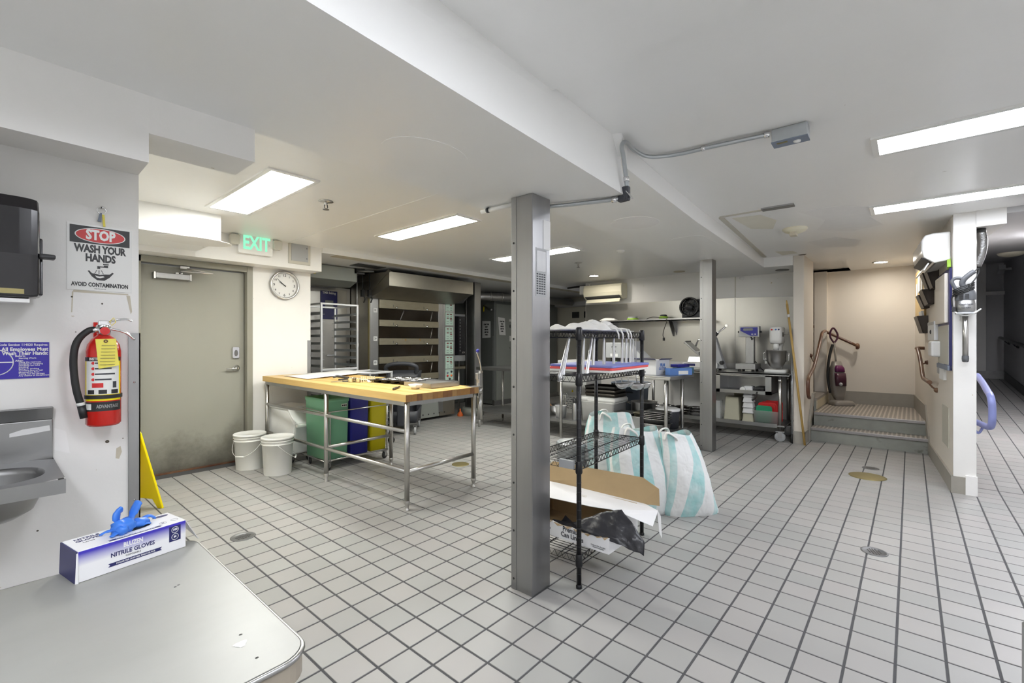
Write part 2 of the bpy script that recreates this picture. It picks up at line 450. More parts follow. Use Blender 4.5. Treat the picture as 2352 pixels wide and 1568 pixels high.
TPX, TPY, TX0, TY0 = 0.1598, 0.1627, 1.555, 0.0475     # floor tile pitch and phase
def tile_mat():
    m = bpy.data.materials.new('floor_tile'); m.use_nodes = True
    nt = m.node_tree; N = nt.nodes; L = nt.links; p = N['Principled BSDF']
    g = N.new('ShaderNodeNewGeometry'); sb = N.new('ShaderNodeVectorMath'); sb.operation = 'SUBTRACT'; sb.inputs[1].default_value = (TX0, TY0, 0)
    dv = N.new('ShaderNodeVectorMath'); dv.operation = 'DIVIDE'; dv.inputs[1].default_value = (TPX, TPY, 1e6)
    fl = N.new('ShaderNodeVectorMath'); fl.operation = 'FLOOR'; wn = N.new('ShaderNodeTexWhiteNoise'); wn.noise_dimensions = '2D'
    L.new(g.outputs['Position'], sb.inputs[0]); L.new(sb.outputs[0], dv.inputs[0]); L.new(dv.outputs[0], fl.inputs[0]); L.new(fl.outputs[0], wn.inputs['Vector'])
    rp = N.new('ShaderNodeValToRGB'); e = rp.color_ramp.elements
    e[0].color = (0.33, 0.33, 0.318, 1); e[1].color = (0.37, 0.369, 0.356, 1); q = e.new(0.86); q.color = (0.37, 0.356, 0.344, 1)
    L.new(wn.outputs['Value'], rp.inputs[0])
    nz = N.new('ShaderNodeTexNoise'); nz.inputs['Scale'].default_value = 1.3; nz.inputs['Detail'].default_value = 6; L.new(g.outputs['Position'], nz.inputs['Vector'])
    mr = N.new('ShaderNodeMapRange'); mr.inputs['From Min'].default_value = 0.35; mr.inputs['From Max'].default_value = 0.7; mr.inputs['To Min'].default_value = 0.94; mr.inputs['To Max'].default_value = 1.03
    L.new(nz.outputs['Fac'], mr.inputs[0])
    mu = N.new('ShaderNodeVectorMath'); mu.operation = 'SCALE'; L.new(rp.outputs[0], mu.inputs[0]); L.new(mr.outputs[0], mu.inputs['Scale'])
    L.new(mu.outputs[0], p.inputs['Base Color'])
    p.inputs['Roughness'].default_value = 0.42
    n3 = N.new('ShaderNodeTexNoise'); n3.inputs['Scale'].default_value = 300; b = N.new('ShaderNodeBump'); b.inputs['Strength'].default_value = 0.05; b.inputs['Distance'].default_value = 0.003
    L.new(g.outputs['Position'], n3.inputs['Vector']); L.new(n3.outputs['Fac'], b.inputs['Height']); L.new(b.outputs[0], p.inputs['Normal'])
    M['floor_tile'] = m
tile_mat()
def wood_mat(name, a, b):
    mat(name, a, 0.42, var=0.1, col2=b, scale=5, stretch=(9, 0.7, 9), lo=0.3, hi=0.7)
for i, (a, b) in enumerate([((0.68, 0.46, 0.17), (0.60, 0.39, 0.13)), ((0.71, 0.50, 0.20), (0.64, 0.43, 0.15)), ((0.63, 0.41, 0.14), (0.55, 0.34, 0.10)), ((0.69, 0.48, 0.20), (0.60, 0.38, 0.12))]):
    wood_mat('maple_%d' % i, a, b)
for i, a in enumerate([(0.38, 0.19, 0.06), (0.47, 0.27, 0.10), (0.27, 0.12, 0.04), (0.42, 0.21, 0.06)]):
    mat('endgrain_%d' % i, a, 0.5, var=0.25, scale=30)
# ------------------------------------------------------------------ the room shell
ZC = 2.50
CF = Vector((cos(radians(40.97)), sin(radians(40.97)), 0)); CR = Vector((CF.y, -CF.x, 0))
def pix(x, y, z):
    d = x*CF.x + y*CF.y; r = x*CR.x + y*CR.y
    return (1176 + 1053.3*r/d, 784 - 1053.3*(z-1.356)/d, d) if d > 0.05 else (-9e9, -9e9, d)

# floor: dark grout bed with each tile laid proud of it
fb = MB(); fb.box(-1.3, -1.6, -0.12, 9.6, 7.8, -0.003)
floor = struct('floor', fb, 'grout')
def tile_mb(b, x0, y0, x1, y1, z0=-0.004, dz=0.0, zf=None):
    c = 0.0015
    def Z(x): return dz if zf is None else zf(x)
    v = [(x0,y0,z0+Z(x0)),(x1,y0,z0+Z(x1)),(x1,y1,z0+Z(x1)),(x0,y1,z0+Z(x0)),
         (x0,y0,-c+Z(x0)),(x1,y0,-c+Z(x1)),(x1,y1,-c+Z(x1)),(x0,y1,-c+Z(x0)),
         (x0+c,y0+c,Z(x0)),(x1-c,y0+c,Z(x1)),(x1-c,y1-c,Z(x1)),(x0+c,y1-c,Z(x0))]
    b.add(v, [(8,9,10,11)] + [(a,(a+1)%4,4+(a+1)%4,4+a) for a in range(4)] + [(4+a,4+(a+1)%4,8+(a+1)%4,8+a) for a in range(4)])
G = 0.0050
cells = []
for i in range(-19, 51):
    for j in range(-11, 48):
        x0, y0 = TX0 + i*TPX, TY0 + j*TPY; cx, cy = x0+TPX/2, y0+TPY/2
        if cx < -1.2 or cx > 9.4 or cy > 7.6 or cy < -1.5: continue
        if cy > 5.62 and cx < 2.6: continue
        if cx > 7.5 and -0.4 < cy < 1.2: continue
        if cx > 6.0 and cy < -0.45: continue
        p = pix(cx, cy, 0)
        vis = 0 < p[0] < 2352 and p[1] < 1568 and p[2] > 0
        if vis and p[0] < 712 and p[1] > 1240 + max(0, p[0]-430)*0.9: vis = False
        if vis and cx < 0.45 : vis = False
        cells.append((p[2]**3 if vis else 1e9 + p[2]*p[2], x0, y0))
cells.sort()
tb = MB(); tile_mb(tb, G, G, TPX-G, TPY-G)
tile0 = make('tile', tb, 'floor_tile', floor)
tile0.location = (cells[0][1], cells[0][2], 0)
for _, x0, y0 in cells[1:300]:
    t = tile0.copy(); COL.objects.link(t); t.location = (x0, y0, 0)
tf = MB()
for _, x0, y0 in cells[300:]: tile_mb(tf, x0+G, y0+G, x0+TPX-G, y0+TPY-G)
make('tile_field', tf, 'floor_tile', floor, kind='stuff')
# the corridor floor climbs as a tiled ramp
def ramp(x): return 0.0708*max(0.0, x-6.0)
rb = MB(); rb.hexa([(6.0,-1.5,-0.1),(14.2,-1.5,-0.1),(14.2,-0.45,-0.1),(6.0,-0.45,-0.1),(6.0,-1.5,-0.003),(14.2,-1.5,ramp(14.2)-0.003),(14.2,-0.45,ramp(14.2)-0.003),(6.0,-0.45,-0.003)])
ramp_o = struct('floor_ramp', rb, 'grout')
rt = MB()
for i in range(28, 79):
    for j in range(-11, -3):
        x0, y0 = TX0 + i*TPX, TY0 + j*TPY
        if x0 < 6.0 or y0 < -1.62: continue
        tile_mb(rt, x0+G, y0+G, x0+TPX-G, min(y0+TPY-G, -0.45), -0.004, 0, ramp)
make('tile_field', rt, 'floor_tile', ramp_o, kind='stuff')

# outer walls
w = MB(); w.box(-1.4, 2.25, 0, 0.392, 2.42, ZC); wall_left = struct('wall_left', w, 'wall_paint')
w = MB(); w.box(-1.4, -1.6, 0, -1.3, 2.25, ZC); struct('wall_back', w, 'wall_paint')
w = MB(); w.hexa([(-1.4,-1.75,0),(6,-1.75,0),(6,-1.6,0),(-1.4,-1.6,0),(-1.4,-1.75,ZC),(6,-1.75,ZC),(6,-1.6,ZC),(-1.4,-1.6,ZC)])
struct('wall_right', w, 'wall_paint')
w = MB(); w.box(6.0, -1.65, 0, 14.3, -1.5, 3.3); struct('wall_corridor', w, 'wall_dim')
w = MB(); w.box(0.2, 2.42, 0, 0.34, 5.9, 2.6); struct('wall_side', w, 'wall_paint')
# door wall with its opening (door leaf 1.02..1.96)
w = MB(); w.box(0.34, 5.72, 0, 0.97, 5.9, 2.6); w.box(2.012, 5.70, 0, 2.695, 5.9, 2.6); w.box(0.97, 5.72, 2.20, 2.012, 5.9, 2.6)
wall_door = struct('wall_door', w, 'wall_paint')
w = MB(); w.box(2.58, 5.9, 0, 2.695, 7.8, 2.6); struct('wall_alcove', w, 'wall_beige')
w = MB(); w.box(2.58, 7.6, 0, 9.7, 7.75, 2.6); struct('wall_far', w, 'grey_panel')
w = MB(); w.box(9.5, 4.6, 0, 9.65, 7.6, 2.6); struct('wall_beyond', w, 'wall_beige')
# prep wall behind the mixer and slicer, clad in steel from counter height up
w = MB(); w.box(7.75, 1.18, 0, 7.9, 4.815, 2.6); wall_prep = struct('wall_prep', w, 'wall_paint')
for y0, y1, z1 in ((1.205, 2.074, 2.02), (2.080, 4.805, 2.05)):
    c = MB(); c.hexa([(7.742,y0,0.95),(7.75,y0,0.95),(7.75,y1,0.95),(7.742,y1,0.95),(7.742,y0,z1-0.01),(7.75,y0,z1-0.01),(7.75,y1,z1+0.02),(7.742,y1,z1+0.02)])
    make('cladding_panel', c, 'stainless_wall', wall_prep)
c = MB(); c.box(7.744, 2.070, 2.05, 7.75, 2.084, 2.5); make('panel_strip', c, 'wall_beige', wall_prep)
w = MB(); w.box(7.1, 1.06, 0, 7.875, 1.18, ZC); wall_pier = struct('wall_pier', w, 'wall_cream')
for nm, b in (('baseboard_pier', (7.085,1.045,0,7.1,1.19,0.16)),('baseboard_pier', (7.085,1.045,0,7.45,1.06,0.16))):
    c = MB(); c.box(*b); struct('trim_1' if b[3] < 7.2 else 'trim_2', c, 'baseboard')
# stair recess: back wall, ceiling and inner side walls
w = MB(); w.box(9.15, -0.3, 0, 9.3, 2.6, 2.9); wall_stair = struct('wall_stair', w, 'wall_cream')
c = MB(); c.box(9.02, 1.03, 0.36, 9.15, 1.20, ZC); make('corner_pier', c, 'wall_cream', wall_stair)
w = MB(); w.box(7.875, 2.3, 0, 9.15, 2.4, 2.6); struct('wall_stair_side', w, 'wall_cream')
w = MB(); w.box(7.765, 1.18, 0, 7.9, 2.3, 2.6); struct('wall_stair_inner', w, 'wall_cream')
# partition between stairs and corridor, its end face towards the room
w = MB(); w.hexa([(5.72,-0.437,0),(9.3,-0.437,0),(9.3,-0.045,0),(5.72,-0.294,0),(5.72,-0.437,ZC),(9.3,-0.437,ZC),(9.3,-0.045,ZC),(5.72,-0.294,ZC)])
wall_partition = struct('wall_partition', w, 'wall_cream')
c = MB(); c.box(5.712, -0.439, 0.14, 5.7205, -0.292, ZC-0.001); make('end_face', c, 'wall_paint', wall_partition)
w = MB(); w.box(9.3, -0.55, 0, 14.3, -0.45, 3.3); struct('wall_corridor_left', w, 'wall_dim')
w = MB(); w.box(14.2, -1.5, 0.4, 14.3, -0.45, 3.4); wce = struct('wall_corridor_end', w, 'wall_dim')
c = MB(); c.box(14.02, -1.22, ramp(14)+0.02, 14.2, -1.03, 3.1); c.box(14.06, -1.5, 2.35, 14.2, -0.45, 2.42); make('door_post', c, 'wall_paint', wce)
c = MB(); c.box(14.0, -1.5, ramp(14), 14.02, -0.45, ramp(14)+0.16); struct('baseboard_end', c, 'steel_dark')
c = MB(); c.hexa([(6,-1.5,0),(14,-1.5,ramp(14)),(14,-1.485,ramp(14)),(6,-1.485,0),(6,-1.5,.16),(14,-1.5,ramp(14)+.16),(14,-1.485,ramp(14)+.16),(6,-1.485,.16)]); struct('baseboard_corridor', c, 'steel_dark')
# baseboards along the partition and round its end
c = MB(); c.hexa([(5.695,-0.30,0),(7.5,-0.172,0),(7.5,-0.158,0),(5.695,-0.277,0),(5.695,-0.30,.15),(7.5,-0.172,.15),(7.5,-0.158,.15),(5.695,-0.277,.15)])
struct('baseboard_partition', c, 'baseboard')
c = MB(); c.box(5.698, -0.37, 0, 5.7125, -0.28, 0.15); struct('baseboard_end_left', c, 'baseboard')
c = MB(); c.box(5.690, -0.445, 0, 5.712, -0.37, 0.17); struct('baseboard_end_right', c, 'patch_paint')
c = MB(); c.hexa([(7.76,-0.152,.36),(9.15,-0.055,.36),(9.15,-0.04,.36),(7.76,-0.137,.36),(7.76,-0.152,.56),(9.15,-0.055,.56),(9.15,-0.04,.56),(7.76,-0.137,.56)])
c.hexa([(7.42,-0.176,.02),(7.76,-0.152,.36),(7.76,-0.137,.36),(7.42,-0.161,.02),(7.42,-0.176,.22),(7.76,-0.152,.56),(7.76,-0.137,.56),(7.42,-0.161,.22)])
struct('baseboard_stair_right', c, 'baseboard')
c = MB(); c.box(9.135, -0.045, 0.36, 9.15, 1.0, 0.56); struct('baseboard_stair_back', c, 'baseboard')
c = MB(); c.prism([(7.40,0),(7.47,0),(7.47,.24),(7.78,.56),(7.90,.56),(7.90,.62),(7.72,.62),(7.40,.26)], 1.03, 1.058, 'y')
struct('baseboard_stair_left', c, 'baseboard')

# ceilings and the dropped beams
c = MB(); c.box(-1.4, -.437, ZC, 7.9, 7.8, ZC+0.35); c.box(-1.4, -1.75, ZC, 5.75, -.437, ZC+.35); c.box(7.9, -.437, ZC, 9.7, .72, ZC+0.35); c.box(7.9, 2.3, ZC, 9.7, 7.8, ZC+0.35); c.box(9.15, .72, ZC, 9.7, 2.3, ZC+0.35); c.box(7.85, .70, ZC+.045, 9.2, 2.35, ZC+.36); ceiling = struct('ceiling', c, 'ceiling_paint')
c = MB(); c.box(-1.4, -1.75, ZC-0.028, 1.66, 1.21, ZC); make('ceiling_board', c, 'ceiling_paint', ceiling)
c = MB(); c.prism(ellipse(1.25, 4.9, 0.30, 0.2), 2.2655, 2.2685); patch1 = c
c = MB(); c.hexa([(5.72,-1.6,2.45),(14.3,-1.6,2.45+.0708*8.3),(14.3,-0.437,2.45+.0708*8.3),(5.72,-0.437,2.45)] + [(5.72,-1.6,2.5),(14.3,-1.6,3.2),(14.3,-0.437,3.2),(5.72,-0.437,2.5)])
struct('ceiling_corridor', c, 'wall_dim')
c = MB(); c.hexa([(5.70,-0.62,2.36),(8.5,-0.62,2.6),(8.5,-0.437,2.6),(5.70,-0.437,2.36),(5.70,-0.62,ZC+.0),(8.5,-0.62,2.7),(8.5,-0.437,2.7),(5.70,-0.437,ZC)]); struct('beam_corridor', c, 'wall_paint')
# deep beam from above the viewer to the steel column
c = MB(); c.hexa([(-1.4,.94,2.145),(2.292,1.165,2.145),(1.97,1.925,2.145),(-1.4,1.775,2.145),(-1.4,1.05,ZC),(2.33,1.245,ZC),(1.97,1.94,ZC),(-1.4,1.79,ZC)])
beam = struct('beam_deep', c, 'ceiling_paint')
# shallow soffit that carries on to the prep wall
top = [(2.292,1.195),(2.475,1.255),(3.97,1.368),(7.0,1.512),(7.05,1.18),(7.76,1.18),(7.76,2.36),(6.65,2.309),(4.2,2.179),(2.9,2.105),(1.99,1.92)]
c = MB(); c.prism(top, 2.37, ZC-0.0005); soffit = struct('beam_shallow', c, 'ceiling_paint')
c = MB(); c.prism(ellipse(3.65, 1.78, 0.21, 0.20), 2.3675, 2.3705); make('round_patch', c, 'patch_paint', soffit)
c = MB(); c.prism(rrect(4.45, 1.5, 5.15, 1.82, .1), 2.3685, 2.3705); make('square_patch', c, 'ceiling_paint', soffit)
c = MB(); c.prism(ellipse(1.23, 1.55, 0.20, 0.15), 2.1435, 2.1455); make('round_patch', c, 'ceiling_paint', beam)
# lower soffit on top of the sink wall, in two steps
c = MB(); c.hexa([(-1.4,1.80,1.93),(.347,1.845,1.93),(.392,2.26,2.0),(-1.4,2.26,2.02),(-1.4,1.79,ZC),(.347,1.845,ZC),(.392,2.26,ZC),(-1.4,2.26,ZC)])
struct('soffit_sink', c, 'wall_paint')
c = MB(); c.box(.347, 1.845, 2.024, .662, 2.045, ZC); struct('soffit_step', c, 'wall_paint')
# box soffit in front of the door header, and the header itself
c = MB(); c.box(.34, 4.72, 2.268, 1.41, 5.46, ZC); sb_ = struct('soffit_door', c, 'ceiling_paint'); make('round_patch', patch1, 'patch_paint', sb_)
c = MB(); c.box(.34, 5.45, 2.212, 2.715, 5.74, 2.6); header = struct('beam_header', c, 'wall_paint')
c = MB(); c.box(2.715, 5.42, 2.44, 9.6, 7.7, 2.5); alc = struct('ceiling_alcove', c, 'ceiling_paint')
c = MB(); c.box(2.9, 5.424, 2.4385, 9.5, 5.6, 2.4405); make('rust_edge', c, 'stain_paint', alc)
c = MB(); c.box(2.30, 2.0, ZC-.003, 2.315, 5.45, ZC); make('ceiling_seam', c, 'ceiling_paint', ceiling)
# header over the pier is part of the shallow soffit; loose ceiling trim beside it
c = MB(); c.hexa([(4.45,1.335,2.488),(6.9,1.50,2.488),(6.9,1.46,2.488),(4.45,1.295,2.488),(4.45,1.335,2.5),(6.9,1.50,2.5),(6.9,1.46,2.5),(4.45,1.295,2.5)]); c.box(4.42, .95, 2.49, 4.44, 1.32, 2.5); struct('trim_3', c, 'wall_beige')
c = MB(); c.obox((4.42, .85, 2.494), (.09, .24, .012), (0, 0, .05)); struct('trim_4', c, 'steel_dull')
# stair ceiling recess

# steel corner guards
c = MB(); c.box(.360, 2.244, 0, .396, 2.25, 1.388); c.box(.392, 2.244, 0, .396, 2.42, 1.388)
cg = struct('trim_5', c, 'steel_dull', None, 0)
for z in (.2, .75, 1.2):
    s_ = MB(); s_.lathe([(.004,0),(.004,.002),(.001,.003)], (.378, 2.244, z), 8, axis='-y'); make('screw', s_, 'chrome', cg)
c = MB(); c.box(2.655, 5.694, 0, 2.70, 5.70, 1.37); c.box(2.695, 5.694, 0, 2.70, 5.9, 1.37); struct('trim_6', c, 'steel_dull')

# steel-clad columns
def column(nm, x0, y0, x1, y1, z1, lab):
    c = MB(); c.box(x0, y0, 0, x1, y1, z1); col = struct(nm, c, 'stainless_col', None, .004)
    s_ = MB(); s_.box(x0-.0025, y1-.036, 0.0, x0, y1, z1); make('cover_strip', s_, 'stainless_col', col, .001)
    z = .06
    while z < z1:
        s_ = MB(); s_.lathe([(.006,0),(.006,.002),(.002,.004)], (x0-.0025, y1-.018, z), 8, axis='-x'); make('screw', s_, 'screw', col); z += .262
    return col
col1 = column('column', 1.905, 1.512, 2.065, 1.658, 2.145, '')
col2 = column('column', 5.868, 1.838, 6.02, 1.985, 2.372, '')
c = MB(); c.box(1.935, 1.511, 1.60, 2.03, 1.5122, 1.86); lab = make('notice_sheet', c, 'grey_plastic', col1)
for k in range(9):
    g_ = MB()
    for q in range(4): g_.box(1.941+.021*q, 1.5102, 1.612+.013*k, 1.955+.021*q, 1.5112, 1.619+.013*k)
    make('print_row', g_, 'charcoal', lab)
g_ = MB(); g_.box(1.942, 1.5102, 1.735, 2.022, 1.5112, 1.845); make('print_block', g_, 'steel_dull', lab)
c = MB(); c.box(2.0, 1.5095, 1.86, 2.063, 1.512, 2.02); make('tape_residue', c, 'milky', col1)

# stairs: two risers and a steel landing, then a flight that turns left
c = MB(); c.box(7.45, -.17, 0, 9.15, 1.03, .165); c.box(7.70, -.165, .16, 9.15, 1.03, .345); c.box(7.93, 1.03, 0, 9.15, 1.06, .50)
st = struct('floor_stair', c, 'concrete_riser')
t = MB(); t.box(7.44, -.168, .165, 7.70, 1.03, .18)
t2 = MB(); t2.box(7.69, -.16, .345, 9.15, 1.03, .36)
t3 = MB(); t3.box(7.93, 1.02, .50, 9.15, 1.32, .535); t3.box(7.93, 1.32, .5, 9.15, 1.34, .70); t3.box(7.93, 1.31, .70, 9.15, 1.60, .72); t3.box(7.93, 1.6, .5, 9.15, 2.3, .90)
for q, mm in ((t, 'tread_base'), (t2, 'tread_base'), (t3, 'tread_base')): make('tread', q, mm, st)
q = MB(); q.box(7.934, 1.018, .37, 9.14, 1.03, .50); make('riser', q, 'riser_yellow', st)
for x, z in ((7.44, .18), (7.69, .36)):
    q = MB(); q.box(x-.012, -.168, z-.035, x+.008, 1.03, z+.003); make('nosing', q, 'nosing', st, .004)
    q = MB()
    n = 26
    for k in range(n):
        y = -.15 + 1.17*k/n; q.box(x+.012, y, z, (x+.24 if z < .2 else 9.12), y+.018, z+.003)
    make('tread_rib', q, 'tread_plate', st, kind='stuff')

# door: flush leaf in a steel frame, with closer, lever and keypad
c = MB(); c.box(1.02, 5.775, .012, 1.955, 5.82, 2.135); door = struct('door_1', c, 'door_paint')
c = MB(); c.box(.955, 5.70, 0, 1.012, 5.84, 2.208); c.box(1.962, 5.69, 0, 2.022, 5.84, 2.208); c.box(.955, 5.70, 2.145, 2.022, 5.84, 2.208); c.box(1.94, 5.80, 0, 1.962, 5.84, 2.145)
make('door_frame', c, 'door_frame', door, .003)
c = MB(); c.box(1.0, 5.74, -.002, 2.0, 5.84, .011); make('threshold', c, 'brown_paint', door)
c = MB(); c.box(1.13, 5.71, 1.995, 1.42, 5.775, 2.055); cl = make('door_closer', c, 'steel_dull', door, .006)
c = MB(); c.tube([(1.33,5.74,2.06),(1.345,5.70,2.085),(1.60,5.60,2.075)], .009, 6); c.tube([(1.60,5.60,2.075),(1.37,5.705,2.12)], .008, 6); c.box(1.33,5.69,2.11,1.41,5.72,2.135); c.box(1.30,5.73,2.055,1.36,5.76,2.07); make('closer_arm', c, 'steel_tube', cl)
c = MB(); c.box(1.115,5.712,1.992,1.131,5.778,2.058); c.box(1.419,5.712,1.992,1.435,5.778,2.058); make('end_cap', c, 'steel_tube', cl)
c = MB(); c.lathe([(.036,0),(.036,.012),(.014,.02),(.012,.05)], (1.875,5.775,1.055), 16, axis='-y'); c.tube([(1.875,5.727,1.055),(1.86,5.722,1.055),(1.765,5.735,1.05)], [.012,.012,.009], 8); make('lever_handle', c, 'chrome', door)
c = MB(); c.prism(rrect(1.835,1.165,1.905,1.295,.016), 5.755, 5.775, 'y'); kp = make('keypad_lock', c, 'chrome', door, .003)
c = MB(); c.prism(ellipse(1.87,1.225,.017,.036,16), 5.750, 5.756, 'y'); make('keypad_buttons', c, 'steel_dark', kp)

# old water marks and repairs on the right ceiling
for pts in ([(4.7,.75),(5.2,.6),(5.6,.72),(5.9,.45),(5.75,.2),(5.3,.28),(5.0,.18),(4.75,.42)], [(6.2,.9),(6.7,.8),(6.9,.5),(6.5,.42),(6.1,.62)]):
    c = MB(); c.prism(pts, ZC-.0012, ZC-.0002); make('repair_patch', c, 'patch_paint', ceiling)
for pts in ([(4.55,1.25),(5.1,1.22),(5.25,1.05),(4.9,.95),(4.6,1.02)], [(6.6,1.3),(6.95,1.28),(6.9,1.1),(6.7,1.12)]):
    c = MB(); c.prism(pts, ZC-.0014, ZC-.0002); make('water_stain', c, 'stain_light', ceiling)
c = MB(); c.prism([(7.05,1.02),(7.11,1.05),(7.12,1.10),(7.04,1.12)], ZC-.002, ZC-.0002); make('rust_spot', c, 'grime', ceiling)
# ------------------------------------------------------------------ ceiling lamps (each a fixture with frame and diffuser)
def fixture(x0, y0, x1, y1, z, m, label, grp, rz=0):
    t = thing('ceiling_light', label, 'ceiling light', ((x0+x1)/2, (y0+y1)/2, z), rz, grp)
    a, b = abs(x1-x0)/2, abs(y1-y0)/2
    f = MB()
    for q in ((-a-.03,-b-.03,-a,b+.03),(a,-b-.03,a+.03,b+.03),(-a,-b-.03,a,-b),(-a,b,a,b+.03)): f.box(q[0],q[1],-.012,q[2],q[3],0)
    make('frame', f, 'white_gloss', t)
    d = MB(); d.box(-a, -b, -.008, a, b, -.002); make('diffuser', d, m, t)
    return t
fixture(1.25, 3.20, 1.54, 4.46, ZC, 'lamp_left', 'rectangular ceiling light in front of the exit sign', 'recessed ceiling lights', 0)
fixture(2.79, 3.08, 3.05, 4.34, ZC, 'lamp_left', 'rectangular ceiling light over the butcher block table, beyond the round sprinkler', 'recessed ceiling lights', 0)
fixture(4.60, 3.10, 4.86, 4.36, ZC, 'lamp_left', 'rectangular ceiling light half hidden behind the near steel column', 'recessed ceiling lights', 0)
fixture(3.30, -1.07, 3.57, .14, ZC, 'lamp_right', 'longer and nearer of the two bright ceiling strips in the upper right', 'ceiling strips on the right', 0)
fixture(4.95, -1.05, 5.21, .235, ZC, 'lamp_right', 'farther ceiling strip just before the white partition with the air conditioner', 'ceiling strips on the right', 0)
fixture(.55, -.95, .83, .25, ZC-.028, 'lamp_near', 'ceiling strip above the viewer, out of the picture', 'recessed ceiling lights', 0)
fixture(-.75, -.55, -.47, .65, ZC-.028, 'lamp_near', 'ceiling strip behind the viewer, out of the picture', 'recessed ceiling lights', 0)
fixture(7.5, -1.46, 8.1, -1.22, 2.54, 'lamp_corridor_fill', 'added corridor fill light, unseen beyond the right edge of the picture', 'recessed ceiling lights', 0)  # added out of view to lighten the corridor
def spot(x, y, z, label, p=1.0):
    t = thing('downlight', label, 'ceiling light', (x, y, z))
    r = MB(); r.lathe([(.10,0),(.10,-.008),(.075,-.010),(.072,-.002)], n=28, caps=False); make('trim_ring', r, 'white_gloss', t)
    d = MB(); d.lathe([(.072,-.003),(.03,-.006),(.001,-.007)], n=24); make('lens', d, 'lamp_spot', t)
spot(6.95, 4.15, ZC, 'round downlight glowing in front of the cream air conditioner')
spot(8.45, .32, ZC, 'round downlight in the ceiling of the stair recess')
def dead_spot(x, y, z, label, m='stain_paint'):
    t = thing('ceiling_cover', label, 'cover plate', (x, y, z))
    r = MB(); r.lathe([(.09,0),(.09,-.006),(.06,-.012),(.001,-.013)], n=24); make('cover', r, m, t)
dead_spot(7.45, 2.85, ZC, 'small yellowed round ceiling cover above the wall shelf')
# ------------------------------------------------------------------ sink wall and the table in front of the viewer
YW = 2.25
# grey laminate table
t = thing('laminate_table', 'grey laminate table with metal edge in the near left corner', 'table', (-.3, 1.28, 0))
top = rrect(-1.15, .893, .422, 1.672, .055, 6)
b = MB(); b.prism(top, .738, .7505); make('tabletop', b, 'laminate', t, world=True)
b = MB()
for r_ in ((.004, .746, .7515), (.0015, .700, .745)):
    pass
edge = rrect(-1.153, .890, .425, 1.675, .057, 6)
b = MB(); b.prism(edge, .698, .7385); make('apron_band', b, 'beige_edge', t, world=True)
rim = rrect(-1.1535, .8895, .4255, 1.6755, .058, 6)
b = MB(); b.tube([(p[0], p[1], .7445) for p in rim], .0055, 6, closed=True); make('metal_edge', b, 'stainless', t, world=True)
for x, y in ((.33, .985), (.33, 1.59), (-1.05, .985), (-1.05, 1.59)):
    b = MB(); b.obox((x, y, .35), (.055, .055, .70)); make('leg', b, 'beige_edge', t, .006, world=True)
b = MB(); b.add([(.337+.010*cos(q)*(1+.45*sin(3*q)), 1.01+.014*sin(q)*(1+.3*cos(2*q)), .7512) for q in [2*pi*k/14 for k in range(14)]], [tuple(range(14))]); make('chipped_patch', b, 'milky', t, world=True)
for x, y in ((.348, 1.045), (.343, .945), (.31, 1.37), (.318, 1.375)):
    b = MB(); b.lathe([(.0035, 0), (.001, .0008)], (x, y, .7505), 8); make('screw_hole', b, 'steel_dark', t, world=True)

# carton of nitrile gloves: local x along the long side (.242), y across, z up (.078)
t = thing('glove_box', 'blue and white carton of nitrile gloves on the laminate table', 'box', (.152, 1.572, .7510), 10.3)
BL, BW, BH = .243, .112, .079
b = MB(); b.box(0.002, 0, 0, BL, BW, BH); make('carton', b, 'white_card', t, .0015)
b = MB(); b.box(.003, -.0004, .001, BL-.001, .0002, BH-.0015); make('front_print', b, 'glove_print', t)
b = MB(); b.hexa([(-.004,.003,.0),(.002,.003,.0),(.002,BW-.003,.0),(-.004,BW-.003,.0),(-.001,.0,BH-.001),(.002,.0,BH-.001),(.002,BW,BH-.001),(-.001,BW,BH-.001)]); ef = make('end_flap', b, 'navy_print', t)
b = MB(); b.hexa([(-.004,-.002,0),(.001,-.004,0),(.003,-.003,0),(.003,-.001,0),(-.001,-.001,BH-.004),(.001,-.001,BH-.004),(.003,0,BH-.004),(.002,0,BH-.004)]); make('side_flap', b, 'white_card', t)
b = MB(); b.add([(BL,.004,BH-.002),(BL,.085,BH-.002),(BL+.045,.075,.012),(BL+.040,.012,.005)], [(0,1,2,3)]); make('open_flap', b, 'white_card', t, solid=.0012)
b = MB(); b.box(.200, -.0012, .028, .229, -.0004, .071); sq = make('size_panel', b, 'navy_print', t)
for zz in (.060, .040):
    b = MB(); b.lathe([(.0085, 0), (.0092, .0003), (.0078, .0003), (.0078, 0)], (.2145, -.0014, zz), 20, axis='-y', caps=False); make('badge_ring', b, 'white_card', sq)
def lt(s, size, m, x, y, z, up=False, bold=.0004, sx=1, name='lettering', par=None):
    o = text(name, s, size, m, par or t, (x, y, z), (0, 0, 0) if up else FACE_NY, 'CENTER', bold, sx, world=False, depth=.0002); return o
lt('100', .0085, 'white_card', .2145, -.0016, .0605, sx=.9); lt('M', .0085, 'white_card', .2145, -.0016, .040)
lt('BLUZEN', .0165, 'white_card', .116, -.0008, .0605, sx=.72, bold=.0006)
lt('NITRILE GLOVES', .0155, 'navy_print', .116, -.0008, .0425, sx=.86, bold=.0004)
lt('DISPOSABLE', .0062, 'charcoal', .116, -.0008, .031, bold=0)
def ribbon(x0, x1, yz0, yz1, up, par):
    b = MB(); h = (yz1-yz0); pts = [(x0, yz0), (x1, yz0), (x1-.004, (yz0+yz1)/2), (x1, yz1), (x0, yz1), (x0+.004, (yz0+yz1)/2)]
    if up: b.prism(pts, BH, BH+.0006)
    else: b.prism(pts, -.0012, -.0004, 'y')
    make('ribbon', b, 'navy_print', par)
